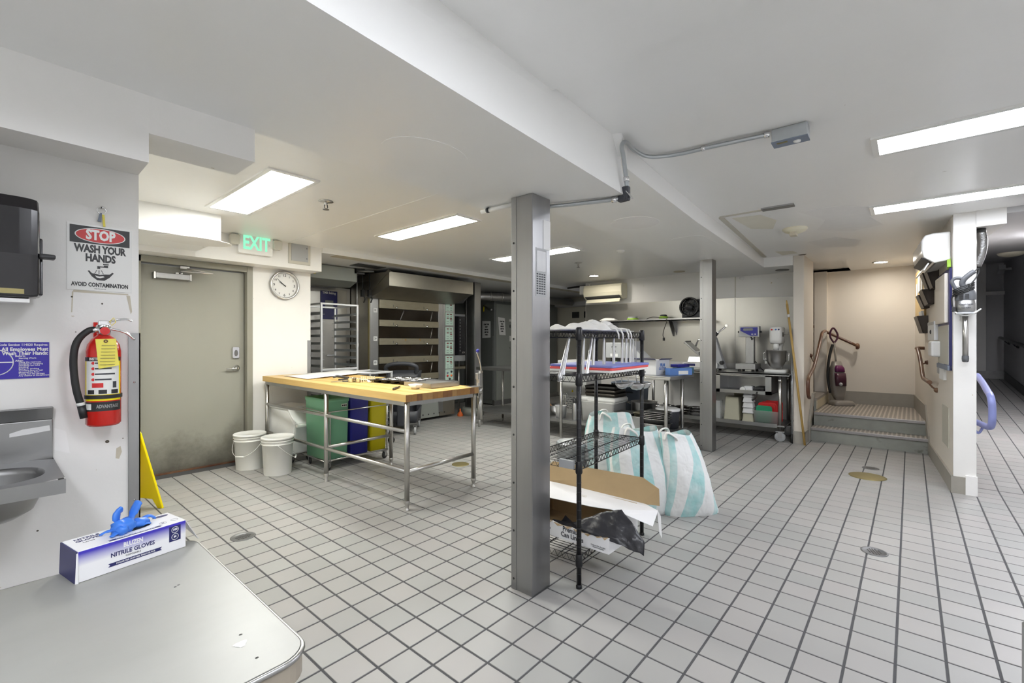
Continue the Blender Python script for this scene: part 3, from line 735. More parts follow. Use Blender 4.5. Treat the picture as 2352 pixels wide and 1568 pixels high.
ribbon(.062, .182, .014, .023, False, t); lt('POWDER FREE, LATEX FREE, SINGLE-USE, BLUE', .0058, 'white_card', .122, -.0016, .0186, bold=.0001, sx=.72)
ribbon(.066, .186, .006, .015, True, t); lt('POWDER FREE, LATEX FREE, SINGLE-USE, BLUE', .0058, 'white_card', .126, .0106, BH+.0009, True, bold=.0001, sx=.72)
lt('NITRILE\nGLOVES', .017, 'navy_print', .046, .083, BH+.0004, True, sx=.9); lt('disposable', .006, 'charcoal', .040, .057, BH+.0004, True, bold=0)
for x, y in ((.196, .028), (.226, .03)):
    b = MB(); b.lathe([(.0085, 0), (.009, .0004), (.0082, .0004)], (x, y, BH), 20, caps=False); make('badge_ring', b, 'navy_print', t)
lt('M', .007, 'navy_print', .196, .028, BH+.0004, True)
b = MB(); b.prism(ellipse(.215, .092, .020, .0085, 24), BH, BH+.0005); ov = make('brand_oval', b, 'navy_print', t)
lt('AMMEX', .006, 'white_card', .215, .092, BH+.0009, True, par=t) if False else None
b = MB(); b.prism(ellipse(.132, .058, .046, .022, 20), BH, BH+.0005); make('dispensing_slot', b, 'charcoal', t)

# crumpled blue gloves pulled from the slot
t = thing('nitrile_glove', 'crumpled blue nitrile glove pulled out of the glove carton', 'glove', (.262, 1.652, .7512+BH), 10.3)
r0 = random.Random(3)
def lump(b, c, r, sc, n=14, k=9, amp=.35):
    o = len(b.v); b.ball((0,0,0), 1, n, k)
    for i in range(o, len(b.v)):
        p = Vector(b.v[i]); s_ = 1 + amp*(sin(7*p.x+3*p.y+c[0]*90)*.5 + sin(9*p.z-5*p.y)*.5)*.6
        q = p*r*s_; b.v[i] = (c[0]+q.x*sc[0], c[1]+q.y*sc[1], max(.0005, c[2]+q.z*sc[2]))
b = MB(); lump(b, (-.012,-.012,.016), .024, (1.2,.9,.85)); lump(b, (.028,0,.010), .018, (1.3,1.0,.75)); make('palm', b, 'nitrile', t)
b = MB(); lump(b, (-.020,-.026,.012), .0145, (1,1,.9)); make('cuff_roll', b, 'nitrile', t)
for pts, rr in (([(-.014,.0,.020),(-.022,.005,.036),(-.018,.009,.052),(-.006,.012,.060)], [.014,.019,.016,.006]),
                ([(.006,0,.022),(.016,.004,.042),(.024,.004,.060),(.030,.003,.072)], [.010,.014,.013,.005]),
                ([(-.03,-.006,.012),(-.048,.0,.010),(-.060,-.002,.006)], [.008,.006,.004]),
                ([(-.028,-.022,.010),(-.040,-.030,.006),(-.047,-.034,.004)], [.008,.006,.003]),
                ([(.036,.006,.014),(.050,.010,.020),(.060,.008,.018),(.070,.004,.008)], [.009,.008,.008,.004]),
                ([(.030,-.010,.008),(.044,-.010,.006),(.052,-.012,.004)], [.008,.006,.003])):
    b = MB(); b.tube(bez(pts, 4), [rr[min(len(rr)-1, int(i/4))] for i in range(4*(len(pts)-1)+1)], 10, flat=.42); make('finger', b, 'nitrile', t)

# wash-your-hands sign
t = thing('hand_wash_sign', 'white STOP wash your hands sign under the key ring', 'sign', (.281, YW, 1.66))
b = MB(); b.box(.192, YW-.003, 1.541, .371, YW-.0005, 1.779); make('sign_board', b, 'white_gloss', t, world=True)
b = MB(); b.box(.199, YW-.0042, 1.711, .364, YW-.003, 1.773); hd = make('header_band', b, 'black_plastic', t, world=True)
b = MB(); b.prism(ellipse(.2815, 1.742, .070, .027, 36), YW-.0050, YW-.0042, 'y'); make('oval_border', b, 'white_gloss', hd, world=True)
b = MB(); b.prism(ellipse(.2815, 1.742, .067, .0245, 36), YW-.0056, YW-.0050, 'y'); make('oval', b, 'red_plastic', hd, world=True)
def lw(s, size, m, x, z, y=YW-.0034, bold=.001, sx=1.0, par=None, al='CENTER', line=1.0, space=1.0): return text('lettering', s, size, m, par or t, (x, y, z), FACE_NY, al, bold, sx, space, line)
lw('STOP', .048, 'white_gloss', .2815, 1.742, YW-.0060, .0022, .70, hd)
lw('WASH YOUR', .037, 'black_plastic', .2815, 1.691, bold=.0017, sx=.66, space=.96); lw('HANDS', .037, 'black_plastic', .2815, 1.659, bold=.0017, sx=.68, space=.96)
lw('AVOID CONTAMINATION', .020, 'black_plastic', .2815, 1.562, bold=.0008, sx=.66); lw('stop the spread', .005, 'charcoal', .28, 1.549, bold=0)
b = MB(); y0, y1 = YW-.0040, YW-.003
b.prism([(.272,1.632),(.290,1.632),(.290,1.636),(.302,1.636),(.302,1.628),(.280,1.628),(.280,1.622),(.272,1.622)], y0, y1, 'y'); b.prism([(.288,1.638),(.304,1.638),(.304,1.642),(.288,1.642)], y0, y1, 'y')
for k in range(3):
    for q in range(2): b.prism([(.270+.006*k+(k-1)*.003*q, 1.617-.007*q), (.272+.006*k+(k-1)*.003*q, 1.617-.007*q), (.272+.006*k+(k-1)*.003*(q+1), 1.611-.007*q), (.270+.006*k+(k-1)*.003*(q+1), 1.611-.007*q)], y0, y1, 'y')
make('tap_symbol', b, 'black_plastic', t, world=True)
b = MB(); b.prism([(.246,1.612),(.250,1.614),(.258,1.604),(.270,1.603),(.280,1.600),(.292,1.603),(.306,1.604),(.314,1.612),(.318,1.609),(.306,1.592),(.292,1.580),(.272,1.580),(.258,1.592)], y0, y1, 'y'); hs = make('hands_symbol', b, 'black_plastic', t, world=True)
b = MB(); b.prism([(.266,1.597),(.278,1.594),(.288,1.597),(.292,1.593),(.280,1.588),(.270,1.590)], y0-.0006, y0, 'y'); make('hands_gap', b, 'white_gloss', hs, world=True)

# key ring on a nail
t = thing('key_ring', 'steel key ring with blue and yellow tags hanging above the STOP sign', 'key ring', (.283, YW, 1.83))
b = MB(); b.tube([(.283, YW, 1.846), (.283, YW-.016, 1.848)], .0015, 6); make('nail', b, 'steel_dark', t, world=True)
b = MB(); b.tube([(.283+.0125*cos(2*pi*k/20), YW-.010, 1.836+.0125*sin(2*pi*k/20)) for k in range(20)], .0010, 6, closed=True); make('ring', b, 'chrome', t, world=True)
b = MB(); b.hexa([(.272,YW-.012,1.795),(.282,YW-.014,1.793),(.282,YW-.008,1.793),(.272,YW-.006,1.795),(.278,YW-.012,1.826),(.284,YW-.014,1.826),(.284,YW-.008,1.826),(.278,YW-.006,1.826)]); make('grey_fob', b, 'grey_bin', t, world=True)
b = MB(); b.prism([(.284,1.822),(.291,1.822),(.294,1.779),(.288,1.778)], YW-.010, YW-.007, 'y'); make('yellow_tag', b, 'paper_yellow', t, world=True)

# blue employee sign at the frame edge
t = thing('employee_sign', 'blue handwashing rules sign for employees above the steel sink', 'sign', (.05, YW, 1.3))
b = MB(); b.box(-.105, YW-.003, 1.232, .148, YW-.0005, 1.354); make('sign_board', b, 'blue_print', t, world=True)
lw('California Health and Safety Code Section 114020 Requires:', .0105, 'white_gloss', .1455, 1.345, bold=.0002, sx=.86, al='RIGHT')
lw('All Employees Must\nWash Their Hands:', .0165, 'white_gloss', .1455, 1.323, bold=.0005, sx=.82, al='RIGHT', line=.82)
lw('Before:', .008, 'white_gloss', .068, 1.3075, bold=.0002, al='LEFT'); lw('Starting Work', .007, 'white_gloss', .076, 1.3000, bold=.0001, al='LEFT'); lw('After:', .008, 'white_gloss', .068, 1.2915, bold=.0002, al='LEFT')
lw('Using the restroom\nSneezing or coughing\nHandling raw food\nSmoking\nEating or drinking\nTouching face or hair\nMopping the floor\nTaking out the garbage\nAny chance of contamination', .0066, 'white_gloss', .076, 1.2640, bold=.0001, al='LEFT', line=.86)
b = MB(); b.tube([(.022+.042*cos(2*pi*k/30), YW-.0034, 1.287+.042*sin(2*pi*k/30)) for k in range(30)], .0016, 4, closed=True)
b.box(-.02, YW-.0038, 1.286, .064, YW-.003, 1.289); b.prism([(.012,1.297),(.026,1.297),(.026,1.312),(.012,1.312)], YW-.0036, YW-.003, 'y'); b.prism([(.0,1.272),(.03,1.265),(.034,1.275),(.02,1.281)], YW-.0036, YW-.003, 'y'); make('hand_symbol', b, 'white_gloss', t, world=True)

# paper towel dispenser: dark rounded case that comes out from the wall
t = thing('towel_dispenser', 'dark plastic paper towel dispenser with side lever on the wall', 'dispenser', (-.05, YW, 1.65))
prof = [(YW,1.79),(2.14,1.815),(2.06,1.80),(2.025,1.76),(2.02,1.62),(2.03,1.49),(2.10,1.487),(2.13,1.52),(YW,1.52)]
rings = []
for x, ins in ((-.22,0),(.070,0),(.095,.006),(.108,.018),(.113,.04)):
    cy, cz = 2.14, 1.65; rings.append([(x, cy+(p[0]-cy)*(1-ins*1.2), cz+(p[1]-cz)*(1-ins*1.6)) for p in prof])
b = MB(); b.loft(rings, smooth=False); make('case', b, 'black_gloss', t, .012, world=True)
b = MB(); b.prism([(2.06,1.50),(2.20,1.50),(2.22,1.70),(2.07,1.68)], .108, .122, 'x'); lv = make('lever_track', b, 'black_gloss', t, .004, world=True)
b = MB(); b.box(.112, 2.02, 1.613, .148, 2.06, 1.627); make('lever', b, 'black_plastic', lv, .004, world=True)
b = MB(); b.box(-.20, 2.04, 1.475, .092, 2.12, 1.4865); make('paper_sheet', b, 'paper', t, world=True)
b = MB(); b.box(-.20, 2.028, 1.50, .08, 2.034, 1.515); make('tear_bar', b, 'brass', t, world=True)

# hand sink
t = thing('hand_sink', 'stainless steel hand sink with high backsplash on the wall', 'sink', (-.08, YW, .95))
b = MB(); b.box(-.32, YW-.012, .945, .157, YW-.001, 1.088); b.hexa([(-.32,YW-.012,1.088),(.157,YW-.012,1.088),(.157,YW-.001,1.088),(-.32,YW-.001,1.088),(-.32,YW-.030,1.132),(.157,YW-.030,1.132),(.157,YW-.001,1.132),(-.32,YW-.001,1.132)])
make('backsplash', b, 'sink_steel', t, .003, world=True)
dk = MB(); ring_o = [(.157,1.862),(.157,2.238),(-.32,2.238),(-.32,1.862)]
hole = [(-.058+.185*math.copysign(abs(cos(2*pi*i/32))**.75, cos(2*pi*i/32)), 2.05+.135*math.copysign(abs(sin(2*pi*i/32))**.8, sin(2*pi*i/32))) for i in range(32)]
# deck as a ring between the bowl opening and the rectangle
o = []
for k, (hx, hy) in enumerate(hole):
    a = 2*pi*k/32; s_ = 1/max(abs(cos(a))/.2385, abs(sin(a))/.188); o.append((min(.157,max(-.32,-.0815+s_*cos(a))), min(2.238,max(1.862, 2.05+s_*sin(a)))))
n = 32
dk.add([(x,y,.951) for x,y in hole] + [(x,y,.955 if True else 0) for x,y in o], [(k,n+k,n+(k+1)%n,(k+1)%n) for k in range(n)], smooth=True)
for pts in ([(.157,1.862),(.157,2.238)], [(-.32,1.862),(.157,1.862)]):
    (xa,ya),(xb,yb) = pts; dk.hexa([(xa-.003,ya,.914),(xb,yb,.914),(xb,yb+.003,.914),(xa-.003,ya+.003,.914),(xa-.003,ya,.955),(xb,yb,.955),(xb,yb+.003,.955),(xa-.003,ya+.003,.955)])
make('deck', dk, 'sink_steel', t, world=True)
b = MB(); rings = []
for f_, z in ((1,.951),(.985,.93),(.95,.89),(.86,.85),(.70,.832),(.3,.828),(.02,.828)):
    rings.append([(-.058+(x+.058)*f_, 2.05+(y-2.05)*f_, z) for x, y in hole])
b.loft(rings, caps=False); make('basin', b, 'sink_steel', t, solid=.0015, world=True)
b = MB(); b.tube([(-.06,YW-.02,1.02),(-.06,YW-.07,1.03),(-.035,YW-.11,1.03),(-.035,YW-.12,1.01)], .011, 10); make('tap', b, 'chrome', t, world=True)
b = MB(); b.prism([(.055,1.052),(.085,1.062),(.148,1.068),(.150,1.050),(.10,1.044),(.055,1.040)], YW-.0125, YW-.0118, 'y'); make('label_residue', b, 'milky', t, world=True)

# fire extinguisher
EX, EY = .279, 2.165
t = thing('fire_extinguisher', 'red fire extinguisher with yellow inspection tag hanging on a wall bracket', 'fire extinguisher', (EX, EY, 1.06))
R_ = .048
b = MB(); b.lathe([(.001,0),(R_-.006,0),(R_,.008),(R_,.262),(R_-.004,.285),(R_-.016,.306),(.018,.318),(.016,.330)], (EX,EY,1.06), 32); make('cylinder', b, 'red_paint', t, world=True)
def wrap(z0, z1, a0, a1, m, name, par, off=.0006, n=14):
    b = MB(); b.grid(lambda u, v: (EX+(R_+off)*cos(radians(a0+(a1-a0)*u)), EY+(R_+off)*sin(radians(a0+(a1-a0)*u)), z0+(z1-z0)*v), n, 1); return make(name, b, m, par, world=True)
# label faces the room (towards -Y)
wrap(1.168, 1.302, 185, 330, 'yellow_sign', 'label_back', t, .0005); lb = wrap(1.172, 1.298, 198, 318, 'white_gloss', 'label', t, .0009)
wrap(1.288, 1.302, 185, 330, 'black_plastic', 'label_header', t, .0012); wrap(1.150, 1.168, 185, 330, 'yellow_sign', 'label_stripe', t, .0006)
wrap(1.114, 1.146, 185, 330, 'black_plastic', 'brand_band', t, .0006); wrap(1.157, 1.170, 170, 370, 'black_rubber', 'strap', t, .003, 20)
for k, z in enumerate((1.281, 1.262, 1.243, 1.224)):
    b = MB(); b.lathe([(.005,0),(.005,.0015)], (EX-.032, EY-R_*.76-.001, z), 12, axis='-y'); make('step_dot', b, 'red_plastic', lb, world=True)
    wrap(z-.0025, z+.0025, 235, 300-12*(k%2), 'charcoal', 'step_line', lb, .0014, 6)
wrap(1.196, 1.212, 225, 262, 'red_plastic', 'flame_symbol', lb, .0014, 5); wrap(1.194, 1.216, 292, 306, 'charcoal', 'figure_symbol', lb, .0014, 3)
for a in (207, 247, 287): wrap(1.174, 1.188, a, a+26, 'black_plastic', 'class_symbol', lb, .0014, 4)
def curved_text(s, size, m, z, a0, a1, par, bold=.0004, sx=1.0):
    o = text('lettering', s, size, m, par, (0, 0, 0), (0, 0, 0), 'CENTER', bold, sx, world=False)
    W = wmat(par).inverted()
    for v in o.data.vertices:
        a = radians((a0+a1)/2) + v.co.x/R_; r = R_+.0016+v.co.z
        v.co = W @ Vector((EX+r*cos(a), EY+r*sin(a), z+v.co.y))
curved_text('INSTRUCTIONS', .0125, 'white_gloss', 1.295, 190, 325, t, .0003, .82); curved_text('ADVANTAGE', .0165, 'steel_dull', 1.130, 228, 326, t, .0006, .62)
wrap(1.120, 1.140, 196, 222, 'white_gloss', 'brand_oval', t, .0012, 6)
b = MB(); b.cyl((EX,EY,1.385), (EX,EY,1.415), .020, 14); b.box(EX-.014, EY-.014, 1.405, EX+.014, EY+.014, 1.43); vh = make('valve', b, 'chrome', t, .002, world=True)
b = MB(); b.box(EX-.016, EY-.02, 1.38, EX+.016, EY+.02, 1.40); make('valve_body', b, 'red_paint', vh, .003, world=True)
b = MB(); b.lathe([(.001,.010),(.016,.010),(.017,.004),(.017,0)], (EX,EY-.018,1.393), 20, axis='-y'); g = make('pressure_gauge', b, 'chrome', t, world=True)
b = MB(); b.lathe([(.0135,0),(.001,.0005)], (EX,EY-.0285,1.393), 20, axis='-y'); make('gauge_dial', b, 'red_plastic', g, world=True)
b = MB(); b.tube(bez([(EX,EY-.005,1.418),(EX+.03,EY-.015,1.432),(EX+.06,EY-.02,1.436),(EX+.075,EY-.022,1.430)],4), .006, 8, flat=.6); make('upper_lever', b, 'chrome', t, world=True)
b = MB(); b.tube(bez([(EX,EY-.005,1.402),(EX+.03,EY-.015,1.398),(EX+.062,EY-.02,1.385),(EX+.083,EY-.024,1.362)],4), .007, 8, flat=.6); make('carry_handle', b, 'chrome', t, world=True)
b = MB(); b.tube(bez([(EX-.012,EY-.01,1.398),(EX-.04,EY-.012,1.394),(EX-.07,EY-.012,1.355),(EX-.079,EY-.012,1.29),(EX-.073,EY-.012,1.20),(EX-.060,EY-.012,1.135)],6), .0105, 10); h = make('hose', b, 'black_rubber', t, world=True)
b = MB(); b.cyl((EX-.060,EY-.012,1.136),(EX-.052,EY-.012,1.092),.0115,10); make('nozzle', b, 'black_plastic', h, world=True)
b = MB(); b.cyl((EX-.0620,EY-.012,1.146),(EX-.0600,EY-.012,1.136),.0118,10); make('nozzle_ring', b, 'white_gloss', h, world=True)
b = MB(); b.cyl((EX-.010,EY-.01,1.398),(EX-.032,EY-.0115,1.396),.0115,10); make('hose_fitting', b, 'chrome', h, world=True)
b = MB(); b.box(EX-.018, YW-.005, 1.30, EX+.014, YW-.0005, 1.426); b.box(EX-.012, EY+.01, 1.36, EX+.010, YW-.003, 1.368); make('wall_bracket', b, 'red_paint', t, .003, world=True)
b = MB(); b.hexa([(EX-.020,EY-.056,1.262),(EX+.034,EY-.058,1.272),(EX+.034,EY-.0565,1.272),(EX-.020,EY-.0545,1.262),(EX-.028,EY-.051,1.364),(EX+.026,EY-.053,1.366),(EX+.026,EY-.0515,1.366),(EX-.028,EY-.0495,1.364)]); tg = make('inspection_tag', b, 'paper_yellow', t, world=True)
b = MB(); b.lathe([(.006,0),(.006,.001),(.002,.001)], (EX-.001,EY-.0522,1.357), 12, axis='-y'); make('eyelet', b, 'brown_paint', tg, world=True)
for k in range(7):
    b = MB(); b.box(EX-.018+.001*k, EY-.0580+.0007*k-.0012, 1.275+.011*k, EX+.022+.0003*k, EY-.0572+.0007*k-.0005, 1.2765+.011*k); make('tag_line', b, 'brass', tg, world=True)
b = MB(); b.tube([(EX+.012,EY-.03,1.425),(EX+.022,EY-.04,1.440),(EX+.028,EY-.035,1.425),(EX+.018,EY-.03,1.412)], .0012, 5, closed=True); make('seal_tie', b, 'yellow_sign', t, world=True)

# torn paint outline where a sign used to hang, and old screw holes
b = MB()
for p in ([(.205,1.532),(.210,1.541),(.36,1.536),(.362,1.532)], [(.203,1.46),(.206,1.46),(.209,1.532),(.205,1.532)], [(.355,1.53),(.366,1.53),(.372,1.47),(.368,1.46)]): b.prism(p, YW-.0006, YW+.0002, 'y')
make('torn_paint', b, 'stain_paint', wall_left)
for x, z, r in ((.205,1.515,.003),(.286,1.495,.003),(.300,.985,.006),(.215,1.39,.002),(.12,.71,.003),(.345,.99,.002)):
    b = MB(); b.lathe([(r,.0006),(.0004,.0006)], (x, YW, z), 10, axis='-y', caps=False); make('screw_hole', b, 'grime', wall_left)
b = MB(); b.prism([(.326,.955),(.338,.962),(.342,.94),(.334,.915),(.324,.918)], YW-.0006, YW+.0002, 'y'); make('stain', b, 'stain_paint', wall_left)
b = MB(); b.prism([(.150,1.06),(.19,1.04),(.20,.96),(.157,.98)], YW-.0005, YW+.0002, 'y'); make('stain', b, 'patch_paint', wall_left)

# yellow wet floor sign behind the wall end
t = thing('wet_floor_sign', 'yellow folding wet floor sign standing behind the sink wall corner', 'floor sign', (.745, 4.66, 0), -62)
for s_ in (-1, 1):
    b = MB()
    prof = [(-.16,0),(-.11,0),(-.08,.08),(.08,.08),(.11,0),(.16,0),(.12,.65),(.105,.68),(-.105,.68),(-.12,.65)]
    b.prism(prof, -.009, .009, 'y'); b.xf(rot((0, s_*.155, 0), (radians(13.2*s_), 0, 0))); make('panel', b, 'yellow_sign', t, .004)
b = MB(); b.cyl((-.10,0,.662),(.10,0,.662),.012,8); make('hinge', b, 'yellow_sign', t)
# ------------------------------------------------------------------ butcher block work table
t = thing('work_table', 'butcher block work table on tubular steel legs in the baking room', 'table', (2.227, 3.05, 0), 2.4)
WT = t
def tz(y): return .930 + .0125*max(0, y)
# staves run along the length
n = 15; wd = .85/n
for k in range(n):
    x0 = -.03 + k*wd; b = MB(); d = .0005*((k*7) % 3)
    b.hexa([(x0+.0004,-.022,.872),(x0+wd-.0004,-.022,.872),(x0+wd-.0004,2.55,.904),(x0+.0004,2.55,.904),(x0+.0004,-.022,.930-d),(x0+wd-.0004,-.022,.930-d),(x0+wd-.0004,2.55,.962-d),(x0+.0004,2.55,.962-d)])
    make('stave', b, 'maple_%d' % ((k*5+k//3) % 4), t)
    b = MB(); b.box(x0+.0004,-.0228,.8725,x0+wd-.0004,-.0218,.9285-d); make('end_grain', b, 'endgrain_%d' % ((k*3+k//4) % 4), t)
legs = [(0,0),(.775,0),(0,1.226),(.76,1.226),(0,2.5),(.77,2.5)]
for x, y in legs:
    b = MB(); b.cyl((x,y,.075),(x,y,.868),.0215,14); b.lathe([(.0215,.08),(.024,.07),(.024,.06),(.016,.045),(.0145,.012),(.018,.010),(.018,0)],(x,y,0),14); make('leg', b, 'steel_tube', t)
for p, q in (((0,0,.633),(0,2.5,.645)),((0,0,.312),(0,2.5,.325)),((0,0,.308),(.775,0,.308)),((0,1.226,.330),(.76,1.226,.330))):
    b = MB(); b.cyl(p, q, .0165, 12); make('rail', b, 'steel_tube', t)
b = MB()
b.hexa([(-.02,0,.838),(.0,0,.838),(.0,2.5,.868),(-.02,2.5,.868),(-.02,0,.872),(0,0,.872),(0,2.5,.904),(-.02,2.5,.904)]); b.box(0,-.01,.838,.80,.01,.872); b.hexa([(.78,0,.838),(.80,0,.838),(.80,2.5,.868),(.78,2.5,.868),(.78,0,.872),(.80,0,.872),(.80,2.5,.904),(.78,2.5,.904)])
b.box(0,1.21,.85,.78,1.24,.885); b.box(0,2.49,.868,.78,2.51,.904)
make('apron', b, 'steel_dull', t)
WT_M = wmat(t)
def on_table(lx, ly, dz=0.0):
    p = WT_M @ Vector((lx, ly, tz(ly)+.0006+dz)); return (p.x, p.y, p.z)

t = thing('paper_sheet', 'large white sheet lying on the far end of the butcher block', 'sheet', on_table(.5, 2.1), 2.4)
b = MB(); A_, B_, C_, D_ = [Vector((p[0]-.5, p[1]-2.1, p[2])) for p in ((.10,1.78,.001),(1.00,1.95,.02),(.95,2.46,.032),(.12,2.36,.003))]
b.grid(lambda u, v: (A_*(1-u)+B_*u)*(1-v)+(D_*(1-u)+C_*u)*v + Vector((0,0,.004*sin(6*u+2*v)**2)), 12, 6); make('sheet', b, 'paper', t, solid=.0015)

t = thing('stapler', 'grey hand stapler lying before the white sheet', 'stapler', on_table(.30, 1.46), 200)
b = MB(); b.tube(bez([(-.11,0,.020),(-.03,0,.03),(.06,0,.046),(.11,0,.040)],5),[.012+.004*sin(i*.2) for i in range(16)],8,flat=.8); make('upper_arm', b, 'charcoal', t)
b = MB(); b.box(-.11,-.014,0,.03,.014,.014); make('base', b, 'charcoal', t, .003)
t = thing('kitchen_scissors', 'small steel scissors beside the measuring cups', 'scissors', on_table(.22, 1.30), 160)
b = MB(); b.prism([(0,.004),(.10,.010),(.11,.004),(.0,-.004)],0,.003); b.prism([(0,-.006),(.10,-.012),(.11,-.004),(.0,.002)],.003,.006); make('blade', b, 'steel_dull', t)
b = MB(); b.tube([(-.03+.03*cos(2*pi*k/12),.02+.018*sin(2*pi*k/12),.005) for k in range(12)],.004,6,closed=True); b.tube([(-.03+.03*cos(2*pi*k/12),-.02+.018*sin(2*pi*k/12),.005) for k in range(12)],.004,6,closed=True); make('handle', b, 'charcoal', t)
for q, (lx, ly) in enumerate(((.25,1.20),(.30,1.15),(.29,1.22))):
    t = thing('measuring_cup', ['steel measuring cup on the butcher block, nearest the scissors','steel measuring cup leaning beside the cream cutter','small steel cup tucked behind the other two cups'][q], 'cup', on_table(lx,ly), 40*q, 'measuring cups on the table')
    b = MB(); b.lathe([(.018,0),(.024,.004),(.028,.040),(.030,.042),(.026,.040),(.022,.006),(.001,.005)],n=16,caps=False); make('bowl', b, 'chrome', t)
    b = MB(); b.obox((.062,0,.036),(.07,.012,.003)); make('handle', b, 'chrome', t)
t = thing('dough_cutter', 'cream plastic comb cutter with pegs on the butcher block', 'kitchen tool', on_table(.38, 1.10), -20)
b = MB(); b.box(-.075,-.015,.022,.075,.015,.030); b.obox((.0,-.04,.014),(.03,.07,.006),(.3,0,0)); make('body', b, 'cream_plastic', t, .002)
b = MB()
for k in range(7):
    for s_ in (-1,1): b.lathe([(.004,0),(.004,.022)],(-.066+.022*k,s_*.010,0),8); b.lathe([(.004,.03),(.0035,.050),(.006,.054),(.001,.058)],(-.066+.022*k,s_*.010,0),8)
make('peg', b, 'cream_plastic', t, kind='stuff')
t = thing('scraper', 'dark handled scraper behind the cream comb cutter', 'kitchen tool', on_table(.52, 1.18), 150)
b = MB(); b.box(-.02,-.014,.002,.12,.014,.018); make('handle', b, 'black_plastic', t, .004)
b = MB(); b.box(.10,-.03,.004,.24,.03,.007); make('blade', b, 'steel_dark', t)

# muffin tins stacked by the tray
for q, (lx, ly, dz, rz) in enumerate(((.585,.87,0,8),(.62,.80,.0312,16))):
    t = thing('muffin_tin', ['dark muffin tin, lower one of the pair on the butcher block','bright muffin tin lying upside down on the darker tin'][q], 'baking tin', on_table(lx,ly,dz), rz+2.4, 'muffin tins')
    W_, L_ = .36, .50; b = MB(); z = .030
    if q == 0:
        b.box(-W_/2,-L_/2,z-.002,W_/2,L_/2,z); b.tube([(sx*W_/2,sy*L_/2,z) for sx, sy in ((-1,-1),(1,-1),(1,1),(-1,1))],.003,6,closed=True)
        make('deck', b, 'pan_dark', t)
        for i in range(3):
            for j in range(4):
                b = MB(); b.lathe([(.034,0),(.046,z)],(-.115+.115*i,-.18+.12*j,.0),14); make('cup', b, 'pan_dark', t)
    else:
        b.box(-W_/2,-L_/2,0,W_/2,L_/2,.002); b.tube([(sx*W_/2,sy*L_/2,.003) for sx, sy in ((-1,-1),(1,-1),(1,1),(-1,1))],.003,6,closed=True); make('deck', b, 'pan_dark', t)
        for i in range(3):
            for j in range(4):
                b = MB(); b.lathe([(.044,.002),(.046,.004),(.038,.012),(.001,.013)],(-.115+.115*i,-.18+.12*j,0),16); make('cup', b, 'chrome', t)

t = thing('divided_tray', 'steel baking tray divided lengthwise at the near end of the butcher block', 'tray', on_table(.59, .37), 2.4)
W_, L_, H_ = .36, .38, .042; b = MB(); b.box(-W_/2,-L_/2,0,W_/2,L_/2,.002)
for q in ((-W_/2,-L_/2,W_/2,-L_/2+.003),(-W_/2,L_/2-.003,W_/2,L_/2),(-W_/2,-L_/2,-W_/2+.003,L_/2),(W_/2-.003,-L_/2,W_/2,L_/2)): b.box(q[0],q[1],0,q[2],q[3],H_)
make('tray_body', b, 'stainless', t)
for k in range(3):
    x = -W_/2+W_*(k+1)/4; b = MB(); b.prism([(x-.022,.003),(x+.022,.003),(x+.006,H_-.002),(x-.006,H_-.002)],-L_/2+.004,L_/2-.004,'y'); make('divider', b, 'stainless', t)
t = thing('white_dish', 'small square white dish between the knife and the steel tray', 'dish', on_table(.31, .27), 10)
b = MB(); b.loft([rr for rr in ([(x*.5,y*.5,0) for x, y in rrect(-.05,-.05,.05,.05,.012)],[(x,y,.042) for x, y in rrect(-.05,-.05,.05,.05,.012)],[(x*.92,y*.92,.042) for x, y in rrect(-.05,-.05,.05,.05,.012)],[(x*.5,y*.5,.008) for x, y in rrect(-.05,-.05,.05,.05,.012)])]); make('dish', b, 'white_gloss', t)
t = thing('chef_knife', 'kitchen knife with dark handle at the near edge of the butcher block', 'knife', on_table(.12, .33), 42)
b = MB(); b.tube([(-.02,0,.010),(.02,0,.012),(.06,0,.011),(.10,0,.012)],[.009,.012,.0105,.0115],8,flat=.75); make('handle', b, 'dark_wood', t)
b = MB(); b.prism([(.10,-.016),(.14,-.020),(.24,-.004),(.26,.004),(.24,.008),(.10,.010)],.008,.0105); make('blade', b, 'chrome', t)

# manual can opener clamped at the corner
p0 = WT_M @ Vector((.885, .03, 0))
t = thing('can_opener', 'steel bench can opener with blue crank knob clamped to the table corner', 'can opener', (p0.x, p0.y, .54), 2.4)
b = MB(); b.box(-.018,-.022,.36,.026,.022,.515); b.box(-.034,-.018,.455,.0,.018,.515); b.box(-.026,-.014,.355,.03,.014,.42); make('gear_head', b, 'stainless', t, .004)
b = MB(); b.box(-.014,-.024,.372,.018,-.018,.388); make('blade_slot', b, 'steel_dark', t)
b = MB(); b.cyl((.004,0,.32),(.004,0,.372),.030,16); b.cyl((.012,0,.07),(.006,0,.32),.024,14); make('sleeve', b, 'steel_tube', t)
b = MB(); b.cyl((.004,0,0),(.004,0,.10),.011,12); make('bar', b, 'steel_tube', t)
b = MB(); b.tube(bez([(.006,-.02,.53),(-.012,-.026,.60),(-.045,-.03,.67),(-.070,-.032,.715)],5),.0055,8); b.box(-.012,-.03,.515,.020,-.006,.535); make('crank', b, 'chrome', t, world=False)
b = MB(); b.ball((-.058,-.036,.728),.018,12,8); make('knob', b, 'blue_plastic', t)
b = MB(); b.box(-.15,-.05,.382,-.012,.05,.3925); b.box(-.058,-.04,.30,-.046,.04,.385); make('clamp_plate', b, 'stainless', t)

